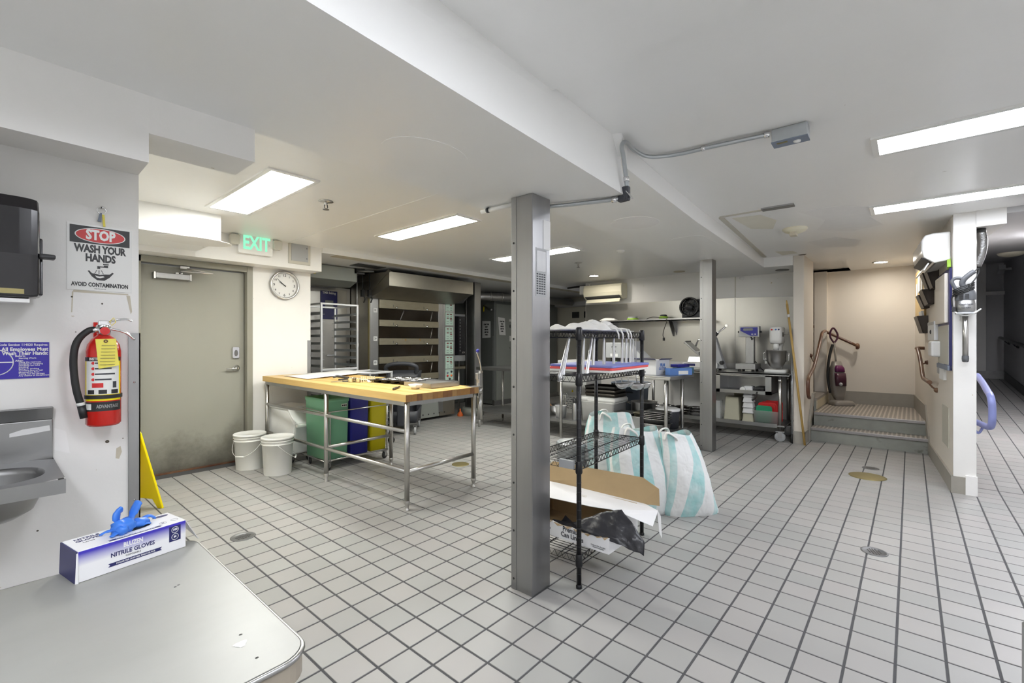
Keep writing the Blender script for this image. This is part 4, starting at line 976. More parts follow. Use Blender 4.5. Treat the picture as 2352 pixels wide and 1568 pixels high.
# ------------------------------------------------------------------ what stands under and behind the table
def bucket(cx, cy, r, h, label, rz):
    t = thing('bucket', label, 'bucket', (cx, cy, 0), rz, 'white food buckets')
    b = MB(); b.lathe([(.001,0),(r*.86,0),(r*.87,.006),(r*.97,h*.80),(r*1.03,h*.805),(r*1.03,h*.825),(r*.975,h*.83),(r*.98,h*.88),(r*1.045,h*.885),(r*1.045,h*.905),(r*.99,h*.91),(r,h*.955)],n=32); make('pail', b, 'white_plastic', t)
    b = MB(); b.lathe([(r*1.0,h*.935),(r*1.055,h*.935),(r*1.06,h*.985),(r*1.02,h),(r*.96,h*.998),(r*.93,h*.975),(.001,h*.975)],n=32); make('lid', b, 'white_plastic', t)
    b = MB(); pts = [(r*1.03*cos(radians(a)), r*1.05*sin(radians(a))-.002, h*.83-(h*.42)*sin(radians((a-180))) ) for a in range(180, 361, 12)]
    b.tube([(x, y-.012, z) for x, y, z in pts], .0025, 6); hd = make('bail', b, 'white_gloss', t)
    b = MB(); b.tube([(-.045,-r*1.05-.013,h*.42),(.045,-r*1.05-.013,h*.42)], .009, 8); make('grip', b, 'white_plastic', hd)
bucket(1.985, 4.92, .148, .385, 'lidded white bucket standing in front of the other bucket', 60)
bucket(1.875, 5.36, .150, .375, 'lidded white bucket with hanging bail next to the door frame', -52)

def caster(b1, b2, x, y, r=.045, a=0.0, w=.022):
    "fork into b1, wheel into b2"
    ca, sa = cos(a), sin(a)
    o = len(b2.v); b2.lathe([(r*.3,-w/2-.001),(r*.85,-w/2),(r,-w/4),(r,w/4),(r*.85,w/2),(r*.3,w/2+.001)],(0,0,0),16,axis='y'); b2.xf(rot((x,y,r),(0,0,a)), o)
    o = len(b1.v); b1.box(-r*.35,-w/2-.008,r*.8,r*.35,-w/2-.004,r*2.05); b1.box(-r*.35,w/2+.004,r*.8,r*.35,w/2+.008,r*2.05); b1.box(-r*.8,-w/2-.010,r*2.0,r*.8,w/2+.010,r*2.18); b1.cyl((0,-w/2-.009,r),(0,w/2+.009,r),.006,8); b1.xf(rot((x,y,0),(0,0,a)), o)

t = thing('bin_cart', 'wire cart on black casters carrying three coloured bins under the table', 'cart', (2.72, 4.83, 0))
x0, x1, y0, y1 = 2.325, 3.085, 4.595, 5.06
for x, y, a in ((x0+.05,y0+.02,.6),(x1-.03,y0+.02,.3),(x0+.05,y1-.03,1.2),(x1-.03,y1-.03,.2)):
    f, w_ = MB(), MB(); caster(f, w_, x, y, .043, a); fo = make('caster', f, 'steel_dull', t, world=True); make('wheel', w_, 'black_rubber', fo, world=True)
b = MB(); b.tube([(x0,y0,.105),(x1,y0,.105),(x1,y1,.105),(x0,y1,.105)],.008,8,closed=True)
for k in range(5): b.tube([(x0+(x1-x0)*k/4,y0,.105),(x0+(x1-x0)*k/4,y1,.105)],.006,6)
make('base_frame', b, 'steel_tube', t, world=True)
b = MB(); b.tube([(x0+.05,y0-.012,.105),(x0+.05,y0-.012,.60),(x0-.012,y0-.012,.615)],.008,8); b.tube([(x1-.02,y0-.012,.105),(x1-.02,y0-.012,.61)],.008,8); b.tube([(x0-.012,y0-.012,.615),(x1+.06,y0-.012,.625)],.006,8); b.tube([(x0-.012,y0-.012,.615),(x0-.012,y1+.01,.63)],.006,8); b.tube([(x0-.012,y1+.01,.63),(x1,y1+.01,.63)],.006,8)
make('side_rail', b, 'steel_tube', t, world=True)
def bin_(name, label, xa, xb, m, zt):
    t = thing(name, label, 'bin', ((xa+xb)/2, (y0+y1)/2, .112)); w2, d2 = (xb-xa)/2, (y1-y0)/2-.008
    b = MB(); R0 = rrect(-w2*.94,-d2*.95,w2*.94,d2*.95,.02); R1 = rrect(-w2,-d2,w2,d2,.02); k = lambda R, z, s=1: [(x*s,y*s,z) for x, y in R]
    b.loft([k(R0,0),k(R1,zt*.93),k(R1,zt*.94,1.03),k(R1,zt,1.05),k(R1,zt,.98),k(R1,zt*.93,.95),k(R0,.01,.95)]); make('bin_body', b, m, t)
    return t, d2, zt
t, d2, zt = bin_('recycling_bin', 'green open-topped bin with small white recycling sticker under the table', x0+.005, x0+.275, 'green_plastic', .64)
b = MB(); b.box(.045,-d2*1.0-.012,.545,.105,-d2*1.0-.004,.575); s_ = make('sticker', b, 'paper', t)
for k in range(3):
    b = MB(); b.lathe([(.008,0),(.009,.0006),(.005,.0006)],(.056+.019*k,-d2-.0125,.560),10,axis='-y'); make('recycle_symbol', b, 'charcoal', s_)
bin_('waste_bin', 'dark blue bin in the middle of the bin cart', x0+.295, x0+.52, 'blue_plastic', .645)
t, d2, _ = bin_('waste_bin', 'yellow bin at the right end of the bin cart', x0+.54, x0+.755, 'yellow_plastic', .645)
b = MB(); b.tube(bez([(-.05,-d2*.99-.012,.64),(-.02,-d2-.03,.615),(.01,-d2-.028,.62),(.05,-d2-.012,.645)],5),.014,8,flat=.5); make('bag_corner', b, 'milky', t)

def ingredient_bin(x, y, rz, label):
    t = thing('ingredient_bin', label, 'bin', (x, y, 0), rz, 'white ingredient bins')
    b = MB(); pr = [(-.24,.10),(.20,.10),(.27,.44),(.14,.60),(-.26,.60)]
    def rg(xx): return [(xx, -p[0], p[1]) for p in pr]
    b.loft([rg(-.14),rg(.14)], smooth=False); make('bin_body', b, 'white_plastic', t, .02)
    b = MB(); b.hexa([(-.15,-.285,.435),(.15,-.285,.435),(.15,-.14,.60),(-.15,-.14,.60),(-.15,-.295,.455),(.15,-.295,.455),(.15,-.14,.63),(-.15,-.14,.63)]); b.box(-.15,-.14,.60,.15,.27,.625); make('lid', b, 'white_plastic', t, .008)
    b = MB(); b.box(-.14,-.315,.415,.14,-.272,.45); make('lid_handle', b, 'white_gloss', t, .01)
    for xx, yy in ((-.10,-.15),(.10,-.15),(-.10,.20),(.10,.20)):
        f, w_ = MB(), MB(); caster(f, w_, xx, yy, .044, .5); fo = make('caster', f, 'steel_dull', t); make('wheel', w_, 'black_rubber', fo)
    return t
ingredient_bin(2.33, 5.365, 8, 'white rolling ingredient bin between the buckets and the green bin')

def bun_rack(name, label, x0, y0, w_, d_, zt, nlev, z0, dz, grp=None):
    t = thing(name, label, 'rack', (x0+w_/2, y0+d_/2, 0))
    a, c = w_/2, d_/2
    for sx in (-1,1):
        for sy in (-1,1):
            b = MB(); b.obox((sx*a, sy*c, (zt+.10)/2), (.026,.026,zt-.10)); make('post', b, 'aluminium', t, .003)
            f, q = MB(), MB(); caster(f, q, sx*a, sy*c, .045, .3+sx*sy); fo = make('caster', f, 'steel_dull', t); make('wheel', q, 'black_rubber', fo)
    bars = [((0, sy*c, z), (w_, .026, .024)) for z in (zt-.012, .12) for sy in (-1,1)] + [((sx*a, 0, z), (.024, d_, .024)) for z in (zt-.012, .12) for sx in (-1,1)]
    if zt > 1.5: bars.append(((0,-c,.98),(w_,.024,.030)))
    for p, q in bars:
        b = MB(); b.obox(p, q); make('cross_bar', b, 'aluminium', t, .003)
    for k in range(nlev):
        z = z0+dz*k
        for sx in (-1,1):
            b = MB(); b.obox((sx*(a-.012), 0, z), (.003, d_, .034)); b.obox((sx*(a-.032), 0, z-.016), (.040, d_, .003)); make('slide', b, 'galv', t)
    return t
bun_rack('sheet_pan_rack', 'tall aluminium sheet pan rack in front of the proofer door', 2.915, 5.86, .52, .62, 1.87, 16, .22, .101)
bun_rack('low_pan_rack', 'half height aluminium pan rack behind the butcher block', 3.07, 5.22, .49, .52, .962, 9, .20, .081)

t = thing('utility_cart', 'black plastic utility cart with looped handle before the ovens', 'cart', (4.13, 5.40, 0), -43)
Wc, Lc = .46, .70
for z, h in ((.17,.17),(.74,.16)):
    b = MB(); R = rrect(-Wc,0,0,Lc,.05); k = lambda zz, s: [((x+Wc/2)*s-Wc/2, (y-Lc/2)*s+Lc/2, zz) for x, y in R]
    b.loft([k(z,.93),k(z+h,1),k(z+h,.95),k(z+.02,.90)]); make('tub', b, 'charcoal', t)
for x, y in ((-Wc/2,-.02),(-.05,Lc-.06),(-Wc+.05,Lc-.06)):
    b = MB(); b.obox((x, y, .50), (.12 if y < 0 else .07, .05, .72)); pp = make('upright', b, 'charcoal', t, .012)
b = MB(); b.lathe([(.016,0),(.014,.006),(.001,.007)],(-Wc/2,-.046,.62),12,axis='-y'); make('cap', b, 'steel_tube', pp)
b = MB(); b.tube(bez([(-Wc+.03,.02,.90),(-Wc+.015,-.03,.99),(-Wc*.72,-.06,1.035),(-Wc*.28,-.06,1.035),(-.015,-.03,.99),(-.03,.02,.90)],6),.028,10); make('push_handle', b, 'charcoal', t)
for x, y in ((-.04,.05),(-Wc+.04,.05),(-.04,Lc-.06),(-Wc+.04,Lc-.06)):
    f, w_ = MB(), MB(); caster(f, w_, x, y, .062, 1.57, .03); fo = make('caster', f, 'steel_dull', t); make('wheel', w_, 'grey_plastic', fo)
# ------------------------------------------------------------------ bakery ovens along the far side
t = thing('deck_oven', 'five-deck bakery oven with dark glass doors under a steel hood', 'oven', (4.74, 6.9, 0))
OV = t; OY = 6.25
b = MB(); b.box(3.88, OY+.012, .12, 5.60, 7.55, 2.28); make('oven_body', b, 'oven_steel', t, world=True)
b = MB(); b.box(3.885, OY, .12, 4.025, OY+.02, 2.06); lp = make('left_panel', b, 'stainless', t, .003, world=True)
for k, (z, s) in enumerate(((1.84,'21'),(1.40,'20'),(1.03,'05'))):
    q = MB(); q.box(3.94, OY-.0015, z-.035, 4.005, OY, z+.035); l_ = make('deck_label', q, 'paper', lp, world=True); text('lettering', s, .04, 'charcoal', lp, (3.972, OY-.002, z), FACE_NY, bold=.0006)
b = MB(); b.box(5.22, OY-.01, .12, 5.325, OY+.02, 2.08); make('right_post', b, 'stainless', t, .003, world=True)
b = MB(); b.box(4.03, OY-.002, 2.02, 5.22, OY+.015, 2.22); up = make('upper_panel', b, 'oven_steel', t, world=True)
for x in (4.25, 4.49, 4.74, 4.98):
    q = MB(); q.lathe([(.010,0),(.010,.03),(.034,.035),(.032,.055),(.001,.058)], (x, OY, 2.085), 14, axis='-y'); make('draft_knob', q, 'black_plastic', up, world=True)
zs = [1.93, 1.645, 1.355, 1.06, .765]
for k, z in enumerate(zs):
    zn = zs[k+1]+.052 if k+1 < len(zs) else .62
    q = MB(); q.box(4.035, OY, zn, 5.215, OY+.012, z-.050); gl = make('glass_door', q, 'oven_glass', t, world=True)
    q = MB(); q.box(4.032, OY-.022, z-.052, 5.218, OY+.01, z+.052 if k else z+.085); br = make('door_bar', q, 'oven_bar', t, .004, world=True)
    for x in (4.33, 4.94):
        q = MB(); q.lathe([(.008,0),(.008,.016),(.017,.022),(.017,.036),(.001,.042)], (x, OY-.022, z-.034), 12, axis='-y'); make('bar_knob', q, 'chrome', br, world=True)
        q = MB(); q.box(x-.05, OY-.026, z-.028, x-.042, OY-.022, z+.010); make('bar_latch', q, 'steel_dark', br, world=True)
    q = MB(); q.tube([(5.09, OY-.004, z-.066), (5.045, OY-.012, zn+.012)], .007, 6); make('door_stay', q, 'steel_tube', gl, world=True)
q = MB(); q.tube([(4.50, OY-.004, 1.86), (4.43, OY-.004, 1.71)], .008, 6); make('glass_glint_rod', q, 'steel_dull', t, world=True)
# control tower with five mint control boards and a switch board
b = MB(); b.box(5.330, OY-.012, .60, 5.600, OY+.02, 2.10); ct = make('control_tower', b, 'stainless', t, .003, world=True)
for k, (z0, z1) in enumerate(((1.895,2.035),(1.645,1.871),(1.379,1.613),(1.13,1.356),(.872,1.098),(.669,.857))):
    q = MB(); q.box(5.375, OY-.018, z0, 5.560, OY-.012, z1); pb = make('control_board', q, 'panel_mint', ct, world=True)
    h = z1-z0
    if k == 5:
        for x, z, mm in ((5.42,.80,'grey_bin'),(5.51,.815,'black_plastic'),(5.42,.745,'red_plastic'),(5.51,.745,'orange'),(5.47,.69,'black_plastic')):
            q = MB(); q.lathe([(.019,0),(.017,.014),(.001,.016)], (x, OY-.018, z), 12, axis='-y'); make('switch', q, mm, pb, world=True)
        continue
    rows = ((.86,(5.425,5.50)),(.56,(5.425,5.50)),(.44,(5.505,))) if k else ((.8,(5.50,)),)
    for f_, xs in rows:
        for x in xs:
            q = MB(); q.box(x-.022, OY-.020, z0+h*f_-.008, x+.026, OY-.018, z0+h*f_+.008); make('display', q, 'display', pb, world=True)
            q = MB(); q.box(x-.012, OY-.0208, z0+h*f_-.003, x+.016, OY-.020, z0+h*f_+.003); make('red_digits', q, 'red_plastic', pb, world=True)
    q = MB()
    for f_ in ((.70,.30,.12) if k else (.45,.15)):
        for x in (5.41,5.435,5.495,5.52): q.box(x-.006, OY-.020, z0+h*f_-.005, x+.006, OY-.018, z0+h*f_+.005)
    make('button', q, 'charcoal', pb, kind='stuff', world=True)
# lower service panels with the round louvre and row of holes
b = MB(); b.box(3.90, OY-.004, .05, 5.24, OY+.02, .60); sp = make('service_panel', b, 'grey_panel_light', t, world=True)
b = MB(); b.box(5.245, OY-.004, .05, 5.60, OY+.02, .60); make('service_panel', b, 'oven_steel', t, world=True)
b = MB()
for k in range(9):
    z = .36+.022*k; hw = math.sqrt(max(.0004, .11**2-(z-.45)**2)); b.box(4.86-hw, OY-.010, z-.005, 4.86+hw, OY-.003, z+.004)
make('louvre', b, 'steel_dark', sp, kind='stuff', world=True)
for k in range(11):
    q = MB(); q.lathe([(.014,.0005),(.0005,.0008)], (4.18+.118*k, OY-.004, .105), 10, axis='-y'); make('vent_hole', q, 'black_plastic', sp, world=True)
# gauge and cable on the left flank
b = MB(); b.lathe([(.055,0),(.055,.012),(.047,.014),(.001,.014)], (3.88, 6.62, 1.30), 20, axis='-x'); g_ = make('thermometer', b, 'steel_tube', t, world=True)
b = MB(); b.lathe([(.046,0),(.001,.001)], (3.8655, 6.62, 1.30), 20, axis='-x'); make('dial', b, 'cream_plastic', g_, world=True)
b = MB(); b.box(3.872, 6.27, .3, 3.882, 6.30, 2.02); make('edge_trim', b, 'brass', t, world=True)

t = thing('extractor_hood', 'steel extractor hood projecting above the deck oven', 'hood', (4.69, 6.1, 2.05))
b = MB(); pr = [(5.70,2.165),(5.70,2.375),(6.9,2.40),(6.9,2.285),(6.24,2.285),(6.24,2.04),(6.2,2.02)]
b.prism(pr, 3.85, 5.545, 'x'); make('canopy', b, 'oven_steel', t, .004, world=True)
b = MB(); b.prism([(5.66,2.38),(6.30,2.055),(6.30,2.10),(5.72,2.40)], 3.84, 3.86, 'x'); make('side_gusset', b, 'oven_steel', t, world=True)
b = MB(); b.hexa([(5.545,5.9,2.13),(5.80,6.1,2.16),(5.80,6.24,2.06),(5.545,6.24,2.04),(5.545,5.9,2.16),(5.80,6.1,2.18),(5.80,6.24,2.18),(5.545,6.24,2.16)]); make('side_skirt', b, 'steel_dull', t, world=True)

# proofer to the left of the oven
t = thing('proofer', 'tall stainless proofer with dark control screen left of the deck oven', 'proofer', (3.3, 7.1, 0))
b = MB(); b.box(2.71, 6.82, .05, 3.87, 7.58, 2.20); make('body', b, 'stainless', t, world=True)
b = MB(); b.box(2.73, 6.785, .12, 3.80, 6.82, 2.17); dr = make('door', b, 'stainless_wall', t, .006, world=True)
for z in (.95, 1.35, .60):
    b = MB(); b.box(3.79, 6.76, z, 3.83, 6.80, z+.10); make('hinge', b, 'steel_dark', dr, world=True)
b = MB(); b.box(3.36, 6.772, 1.70, 3.63, 6.784, 2.135); cp = make('control_screen', b, 'navy_print', t, .004, world=True)
b = MB(); b.box(3.43, 6.768, 1.86, 3.56, 6.772, 1.99); make('screen', b, 'lcd', cp, world=True)
text('lettering', 'TMB Baking', .052, 'white_gloss', cp, (3.495, 6.7715, 2.105), FACE_NY, bold=.0012, sx=.85)
b = MB(); b.box(3.64, 6.781, 1.57, 3.90-.06, 6.7845, 1.76); dc = make('instruction_sheet', b, 'paper', t, world=True)
b = MB(); b.box(3.66, 6.780, 1.68, 3.82, 6.7812, 1.735); make('print_block', b, 'milky', dc, world=True)
b = MB(); b.box(3.45, 6.75, 1.13, 3.60, 6.785, 1.16); make('door_handle', b, 'chrome', t, .004, world=True)
# grey electric cabinet above the proofer
t = thing('switch_cabinet', 'grey electrical cabinet with red and yellow isolator above the proofer', 'cabinet', (3.1, 6.5, 2.2))
b = MB(); b.prism([(6.18,2.235),(6.18,2.43),(6.78,2.43),(6.78,2.19),(6.38,2.165)], 2.80, 3.62, 'x'); make('cabinet_body', b, 'grey_panel_light', t, .004, world=True)
b = MB(); b.box(2.885, 6.16, 2.29, 2.985, 6.182, 2.375); sw = make('isolator_plate', b, 'yellow_sign', t, world=True)
b = MB(); b.lathe([(.036,0),(.030,.018),(.001,.02)], (2.935, 6.16, 2.335), 14, axis='-y'); make('isolator_knob', b, 'red_plastic', sw, world=True)
t = thing('conduit_drop', 'thin vertical conduit and black plugs hanging between proofer and oven', 'conduit', (3.75, 6.3, 1.7))
b = MB(); b.cyl((3.66,6.25,1.62),(3.66,6.25,2.44),.012,8); make('pipe', b, 'steel_dull', t, world=True)
for x, y in ((3.735,6.22),(3.81,6.15)):
    b = MB(); b.tube([(x,y,2.40),(x+.004,y,2.22),(x,y,2.12)],.008,6); b.box(x-.025,y-.02,2.03,x+.025,y+.02,2.13); b.tube([(x+.01,y,2.06),(x+.045,y,2.0),(x+.02,y,1.94)],.010,6); make('plug', b, 'black_rubber', t, world=True)
b = MB(); b.tube([(3.60,6.2,2.40),(3.82,6.04,2.40)],.022,8); b.box(3.58,6.18,2.36,3.75,6.30,2.44); make('junction', b, 'steel_dark', t, world=True)
t = thing('ceiling_vent', 'dark square vent plate in the alcove ceiling over the oven', 'vent', (3.62, 5.86, 2.44))
b = MB(); b.box(3.40, 5.76, 2.432, 3.84, 6.0, 2.4395); make('plate', b, 'steel_dark', t, world=True)

# combi oven on its stand, right of the control tower
t = thing('combi_oven', 'grey combi oven with dark glass door on a stand beside the steel post', 'oven', (6.0, 6.8, 0))
b = MB(); b.box(5.66, 6.44, .985, 6.36, 7.2, 1.875); make('housing', b, 'grey_plastic', t, .006, world=True)
b = MB(); b.prism(rrect(5.72,1.10,6.07,1.83,.03),6.425,6.44,'y'); gd = make('glass_door', b, 'black_gloss', t, world=True)
for k in range(11):
    b = MB(); b.box(5.895, 6.4225, 1.17+.058*k, 5.903, 6.4252, 1.20+.058*k); make('door_dash', b, 'grey_plastic', gd, world=True)
text('lettering', 'CTO', .04, 'white_gloss', gd, (6.00, 6.4245, 1.145), FACE_NY, bold=.001)
b = MB(); b.box(5.64, 6.40, .84, 6.34, 7.1, .885); make('shelf', b, 'oven_bar', t, world=True)
for x in (5.90, 6.30):
    for y in (6.46, 7.05):
        b = MB(); b.cyl((x,y,0),(x,y,.985),.020,10); make('leg', b, 'steel_tube', t, world=True)
t = thing('orange_cap', 'small orange plug on the floor by the oven base', 'plug', (5.68, 6.18, 0))
b = MB(); b.lathe([(.05,0),(.055,.03),(.03,.07),(.012,.09),(.012,.13),(.001,.135)],(0,0,0),14); make('cap', b, 'orange', t)
post = column('column', 5.87, 6.0, 6.03, 6.25, 2.44, '')
c = MB(); c.cyl((5.95,6.12,0),(5.95,6.12,.14),.20,24); make('foot', c, 'grey_panel_light', post)

# big grey walk-in cabinet with notes
t = thing('walk_in_cooler', 'large grey steel walk-in cabinet in the far corner', 'cooler', (8.2, 7.1, 0))
b = MB(); b.box(7.10, 6.67, .02, 9.40, 7.58, 2.26); make('body', b, 'grey_panel', t, .004, world=True)
b = MB(); b.box(7.16, 6.655, .10, 7.75, 6.672, 2.16); d_ = make('door', b, 'grey_panel_light', t, .004, world=True)
b = MB(); b.box(7.085, 6.69, .12, 7.101, 7.5, 1.47); make('side_panel', b, 'grey_panel', t, .003, world=True)
b = MB(); b.box(7.08, 6.64, 0, 9.4, 6.70, .10); make('plinth', b, 'steel_dull', t, world=True)
for x, z, w2, h2, mm in ((7.60,1.82,.03,.025,'white_gloss'),(7.60,1.42,.02,.06,'paper')):
    q = MB(); q.box(x-w2,6.648,z-h2,x+w2,6.656,z+h2); make('switch_plate', q, mm, d_, world=True)
q = MB(); q.prism(ellipse(7.60,1.69,.022,.04,14),6.647,6.656,'y'); make('lock', q, 'steel_dark', d_, world=True)
q = MB(); q.tube([(7.58,6.655,1.215),(7.58,6.60,1.215),(7.66,6.595,1.215)],.014,8); make('handle', q, 'chrome', d_, world=True)
def note(name, label, pts, words, rot_, cx, cy, cz, sz):
    t = thing(name, label, 'notice', (cx, cy, cz)); b = MB(); b.add(pts, [(0,1,2,3)]); sh = make('sheet', b, 'paper', t, world=True, solid=.002)
    text('lettering', words, sz, 'black_plastic', t, (cx - (.004 if rot_ == FACE_NX else 0), cy-(.004 if rot_ == FACE_NY else 0), cz), rot_, bold=.003, sx=.8, line=1.5)
note('paper_note', 'white START THE VENT note on the darker cabinet side, left of the other note', [(7.08,7.00,1.43),(7.08,6.755,1.44),(7.08,6.755,1.79),(7.08,7.00,1.80)], 'START THE\nVENT\nBEFORE\nUSE THE\nOVEN', FACE_NX, 7.08, 6.875, 1.61, .037)
note('paper_note', 'white START THE VENT note with taped top edge, right of the other note', [(7.25,6.652,1.50),(7.45,6.652,1.49),(7.42,6.652,1.86),(7.20,6.652,1.88)], 'START THE\nVENT\nBEFORE\nUSE THE\nOVEN', FACE_NY, 7.33, 6.652, 1.68, .035)
t = thing('gas_valve', 'yellow handled gas valve on the dark cabinet side above the notes', 'valve', (7.08, 6.9, 2.05))
b = MB(); b.tube([(7.09,6.93,2.13),(7.06,6.93,2.13),(7.05,6.93,2.0)],.012,8); make('handle', b, 'yellow_sign', t, world=True)
b = MB(); b.tube([(7.05,6.93,2.13),(7.05,6.75,2.03),(7.05,6.70,2.03)],.016,8); b.ball((7.05,6.71,2.03),.03,8,6); make('valve_body', b, 'steel_dull', t, world=True)
t = thing('exhaust_duct', 'round silver exhaust duct with elbow under the alcove ceiling', 'duct', (7.2, 6.4, 2.3))
b = MB(); b.tube([(6.2,6.9,2.28),(6.75,6.62,2.28),(7.0,6.48,2.28),(7.3,6.38,2.28),(8.0,6.25,2.28),(9.12,6.06,2.28)],.085,16); make('duct_run', b, 'stainless', t, world=True)
for p, q in (((6.85,6.565,2.28),(6.88,6.55,2.28)),((7.08,6.452,2.28),(7.11,6.442,2.28)),((7.4,6.362,2.28),(7.43,6.356,2.28))):
    b = MB(); b.cyl(p, q, .091, 16); make('collar', b, 'steel_tube', t, world=True)
# far beige wall details
for y in (6.18, 5.84):
    b = MB(); b.box(9.485, y-.10, 1.93, 9.502, y+.10, 2.08); o = make('wall_vent', b, 'black_plastic'); tag(o, 'dark square wall vent on the beige wall, '+('left one' if y > 6 else 'right one')+' of two', 'vent', 'wall vents')
b = MB(); b.box(9.2, 5.0, 2.2, 9.5, 6.6, 2.3); struct('beam_far', b, 'wall_dim')
b = MB(); b.tube([(8.0,5.4,2.47),(7.9,4.9,2.47),(7.78,4.5,2.46)],.02,8); b.cyl((7.9,5.0,2.38),(7.9,5.0,2.46),.016,8); o = make('sprinkler_pipe', b, 'black_metal'); tag(o, 'black pipe under the ceiling left of the cream air conditioner', 'pipe')
# ------------------------------------------------------------------ long steel table
t = thing('steel_table', 'long stainless steel table with undershelf behind the wire rack', 'table', (5.65, 3.7, 0)); ST = t
b = MB(); b.box(5.275, 2.12, .918, 6.05, 5.36, .940); b.box(5.275, 2.12, .895, 5.287, 5.36, .92); b.box(5.275, 2.12, .895, 6.05, 2.132, .92); make('tabletop', b, 'stainless', t, .003, world=True)
b = MB(); b.box(5.32, 2.15, .245, 5.90, 5.32, .262); b.box(5.315, 2.15, .225, 5.327, 5.32, .262); make('undershelf', b, 'steel_dull', t, world=True)
for y in (2.19, 3.70, 5.26):
    for x in (5.31, 5.82):
        b = MB(); b.cyl((x,y,.05),(x,y,.92),.0205,12); b.lathe([(.0205,.06),(.014,.045),(.013,0)],(x,y,0),12); make('leg', b, 'steel_tube', t, world=True)
def st_item(name, label, cat, x, y, z=.9405, rz=0, grp=None): return thing(name, label, cat, (x, y, z), rz, grp)
t = st_item('film_carton', 'white carton of cutter film with blue print on the steel table', 'box', 5.62, 2.535, rz=-12)
b = MB(); b.box(-.14,-.20,0,.14,.20,.185); make('carton', b, 'white_card', t, .002)
b = MB(); b.add([(-.14,-.20,.186),(-.14,.20,.186),(-.20,.22,.20),(-.20,-.22,.205)],[(0,1,2,3)]); b.add([(.14,-.20,.186),(-.10,-.21,.186),(-.10,-.245,.205),(.14,-.24,.20)],[(0,1,2,3)]); make('flap', b, 'navy_print', t, solid=.003)
R1 = (pi/2, 0, -pi/2)
text('lettering', 'FILM', .055, 'blue_film', t, (-.1412,.03,.115), R1, bold=.003, world=False); text('lettering', 'MAX 7220', .03, 'charcoal', t, (-.1412,.02,.03), R1, bold=.001, world=False)
text('lettering', 'FILM', .05, 'blue_film', t, (-.01,-.2012,.12), FACE_NY, bold=.003, world=False); text('lettering', 'CUTTER', .04, 'blue_film', t, (-.01,-.2012,.075), FACE_NY, bold=.002, world=False); text('lettering', '1 ROLL\n24 x 2000', .018, 'charcoal', t, (.04,-.2012,.035), FACE_NY, world=False)
t = st_item('foil_box', 'blue and white dispenser box lying at the corner of the steel table', 'box', 5.60, 2.20, rz=58)
b = MB(); b.box(-.05,-.22,0,.05,.10,.085); make('box', b, 'blue_film', t, .002)
t2 = st_item('foil_box', 'light blue dispenser box with open lid behind the darker foil box', 'box', 5.87, 2.25, rz=75)
b = MB(); b.box(-.055,-.24,0,.055,.06,.08); make('box', b, 'cyan_card', t2, .002)
b = MB(); b.box(-.06,-.14,.088,.055,.10,.125); make('lid', b, 'blue_plastic', t2, .004)
b = MB(); b.box(-.0515,-.16,.01,-.0505,-.02,.055); make('barcode', b, 'paper', t); text('lettering', 'ENVY', .045, 'white_gloss', t, (.0,-.2215,.05), FACE_NY, bold=.002, sx=.7, world=False)
# label printer and taper box behind
t = st_item('label_scale', 'grey label printing scale partly hidden behind the hanging tongs', 'scale', 5.75, 2.97, rz=-8)
b = MB(); b.box(-.10,-.14,0,.10,.14,.19); make('stand', b, 'black_plastic', t, .006)
b = MB(); b.box(-.13,-.17,.19,.13,.20,.40); h = make('housing', b, 'grey_plastic', t, .008)
for k, s in enumerate(('PRINT','PLU')): text('lettering', s, .03, 'charcoal', h, (-.1315,.06,.34-.06*k), R1, bold=.001, world=False)
b = MB(); b.box(-.1325,.0,.21,-.1305,.12,.25); make('label', b, 'paper', h)
b = MB(); b.box(-.105,.03,.12,-.101,.07,.15); make('green_button', b, 'lime', t)
b = MB(); b.prism([(-.36,.20),(-.24,.30),(-.18,.42),(-.17,.42),(-.17,.19)],-.05,.12,'x'); hd = make('hopper', b, 'grey_plastic', t, .004)
t = st_item('towel', 'small white folded towel at the left end of the steel table', 'towel', 5.55, 4.62)
b = MB(); b.grid(lambda u, v: ((u-.5)*.2,(v-.5)*.16,.05*math.sin(pi*u)*math.sin(pi*v)+.006*sin(9*u+7*v)+.008),8,8); make('cloth', b, 'cloth', t)
b = MB(); b.box(5.5,3.93,.9405,5.95,4.28,.975); o = make('cutting_board', b, 'white_plastic', None, .004); tag(o, 'white cutting boards lying flat on the steel table beside the column', 'cutting board')

# undershelf of the long table
zu = .2625
def lath(name, label, cat, x, y, prof, m, z=zu, n=24, rz=0, grp=None, part='body'):
    t = thing(name, label, cat, (x, y, z), rz, grp); b = MB(); b.lathe(prof, n=n); make(part, b, m, t); return t
t = lath('mixing_bowl', 'steel mixing bowl with a wooden spoon on the undershelf, behind the white pitcher', 'bowl', 5.62, 3.98, [(.05,0),(.09,.03),(.13,.08),(.150,.15),(.154,.152),(.145,.148),(.12,.08),(.08,.035),(.001,.02)], 'chrome')
b = MB(); b.tube([(-.02,-.02,.04),(-.03,.12,.15),(-.06,.23,.235)],[.010,.012,.018],8); make('spoon', b, 'wood_handle', t)
t = lath('pitcher', 'translucent white measuring pitcher before the mixing bowl', 'pitcher', 5.45, 3.80, [(.001,0),(.068,0),(.085,.17),(.09,.175),(.083,.17),(.066,.006),(.001,.006)], 'milky')
b = MB(); b.tube([(.085,0,.15),(.13,0,.15),(.13,0,.05),(.08,0,.04)],.009,8); make('handle', b, 'milky', t)
t = thing('wire_whisk', 'steel wire whisk leaning in the mixing bowl', 'whisk', (5.66, 3.86, .30))
for k in range(5):
    a = pi*k/5; b = MB(); b.tube([(.0+.05*sin(s)*cos(a),.05*sin(s)*sin(a),.17-.10*cos(s)+.02) for s in [pi*2*q/14 for q in range(15)]],.002,5); make('wire', b, 'chrome', t)
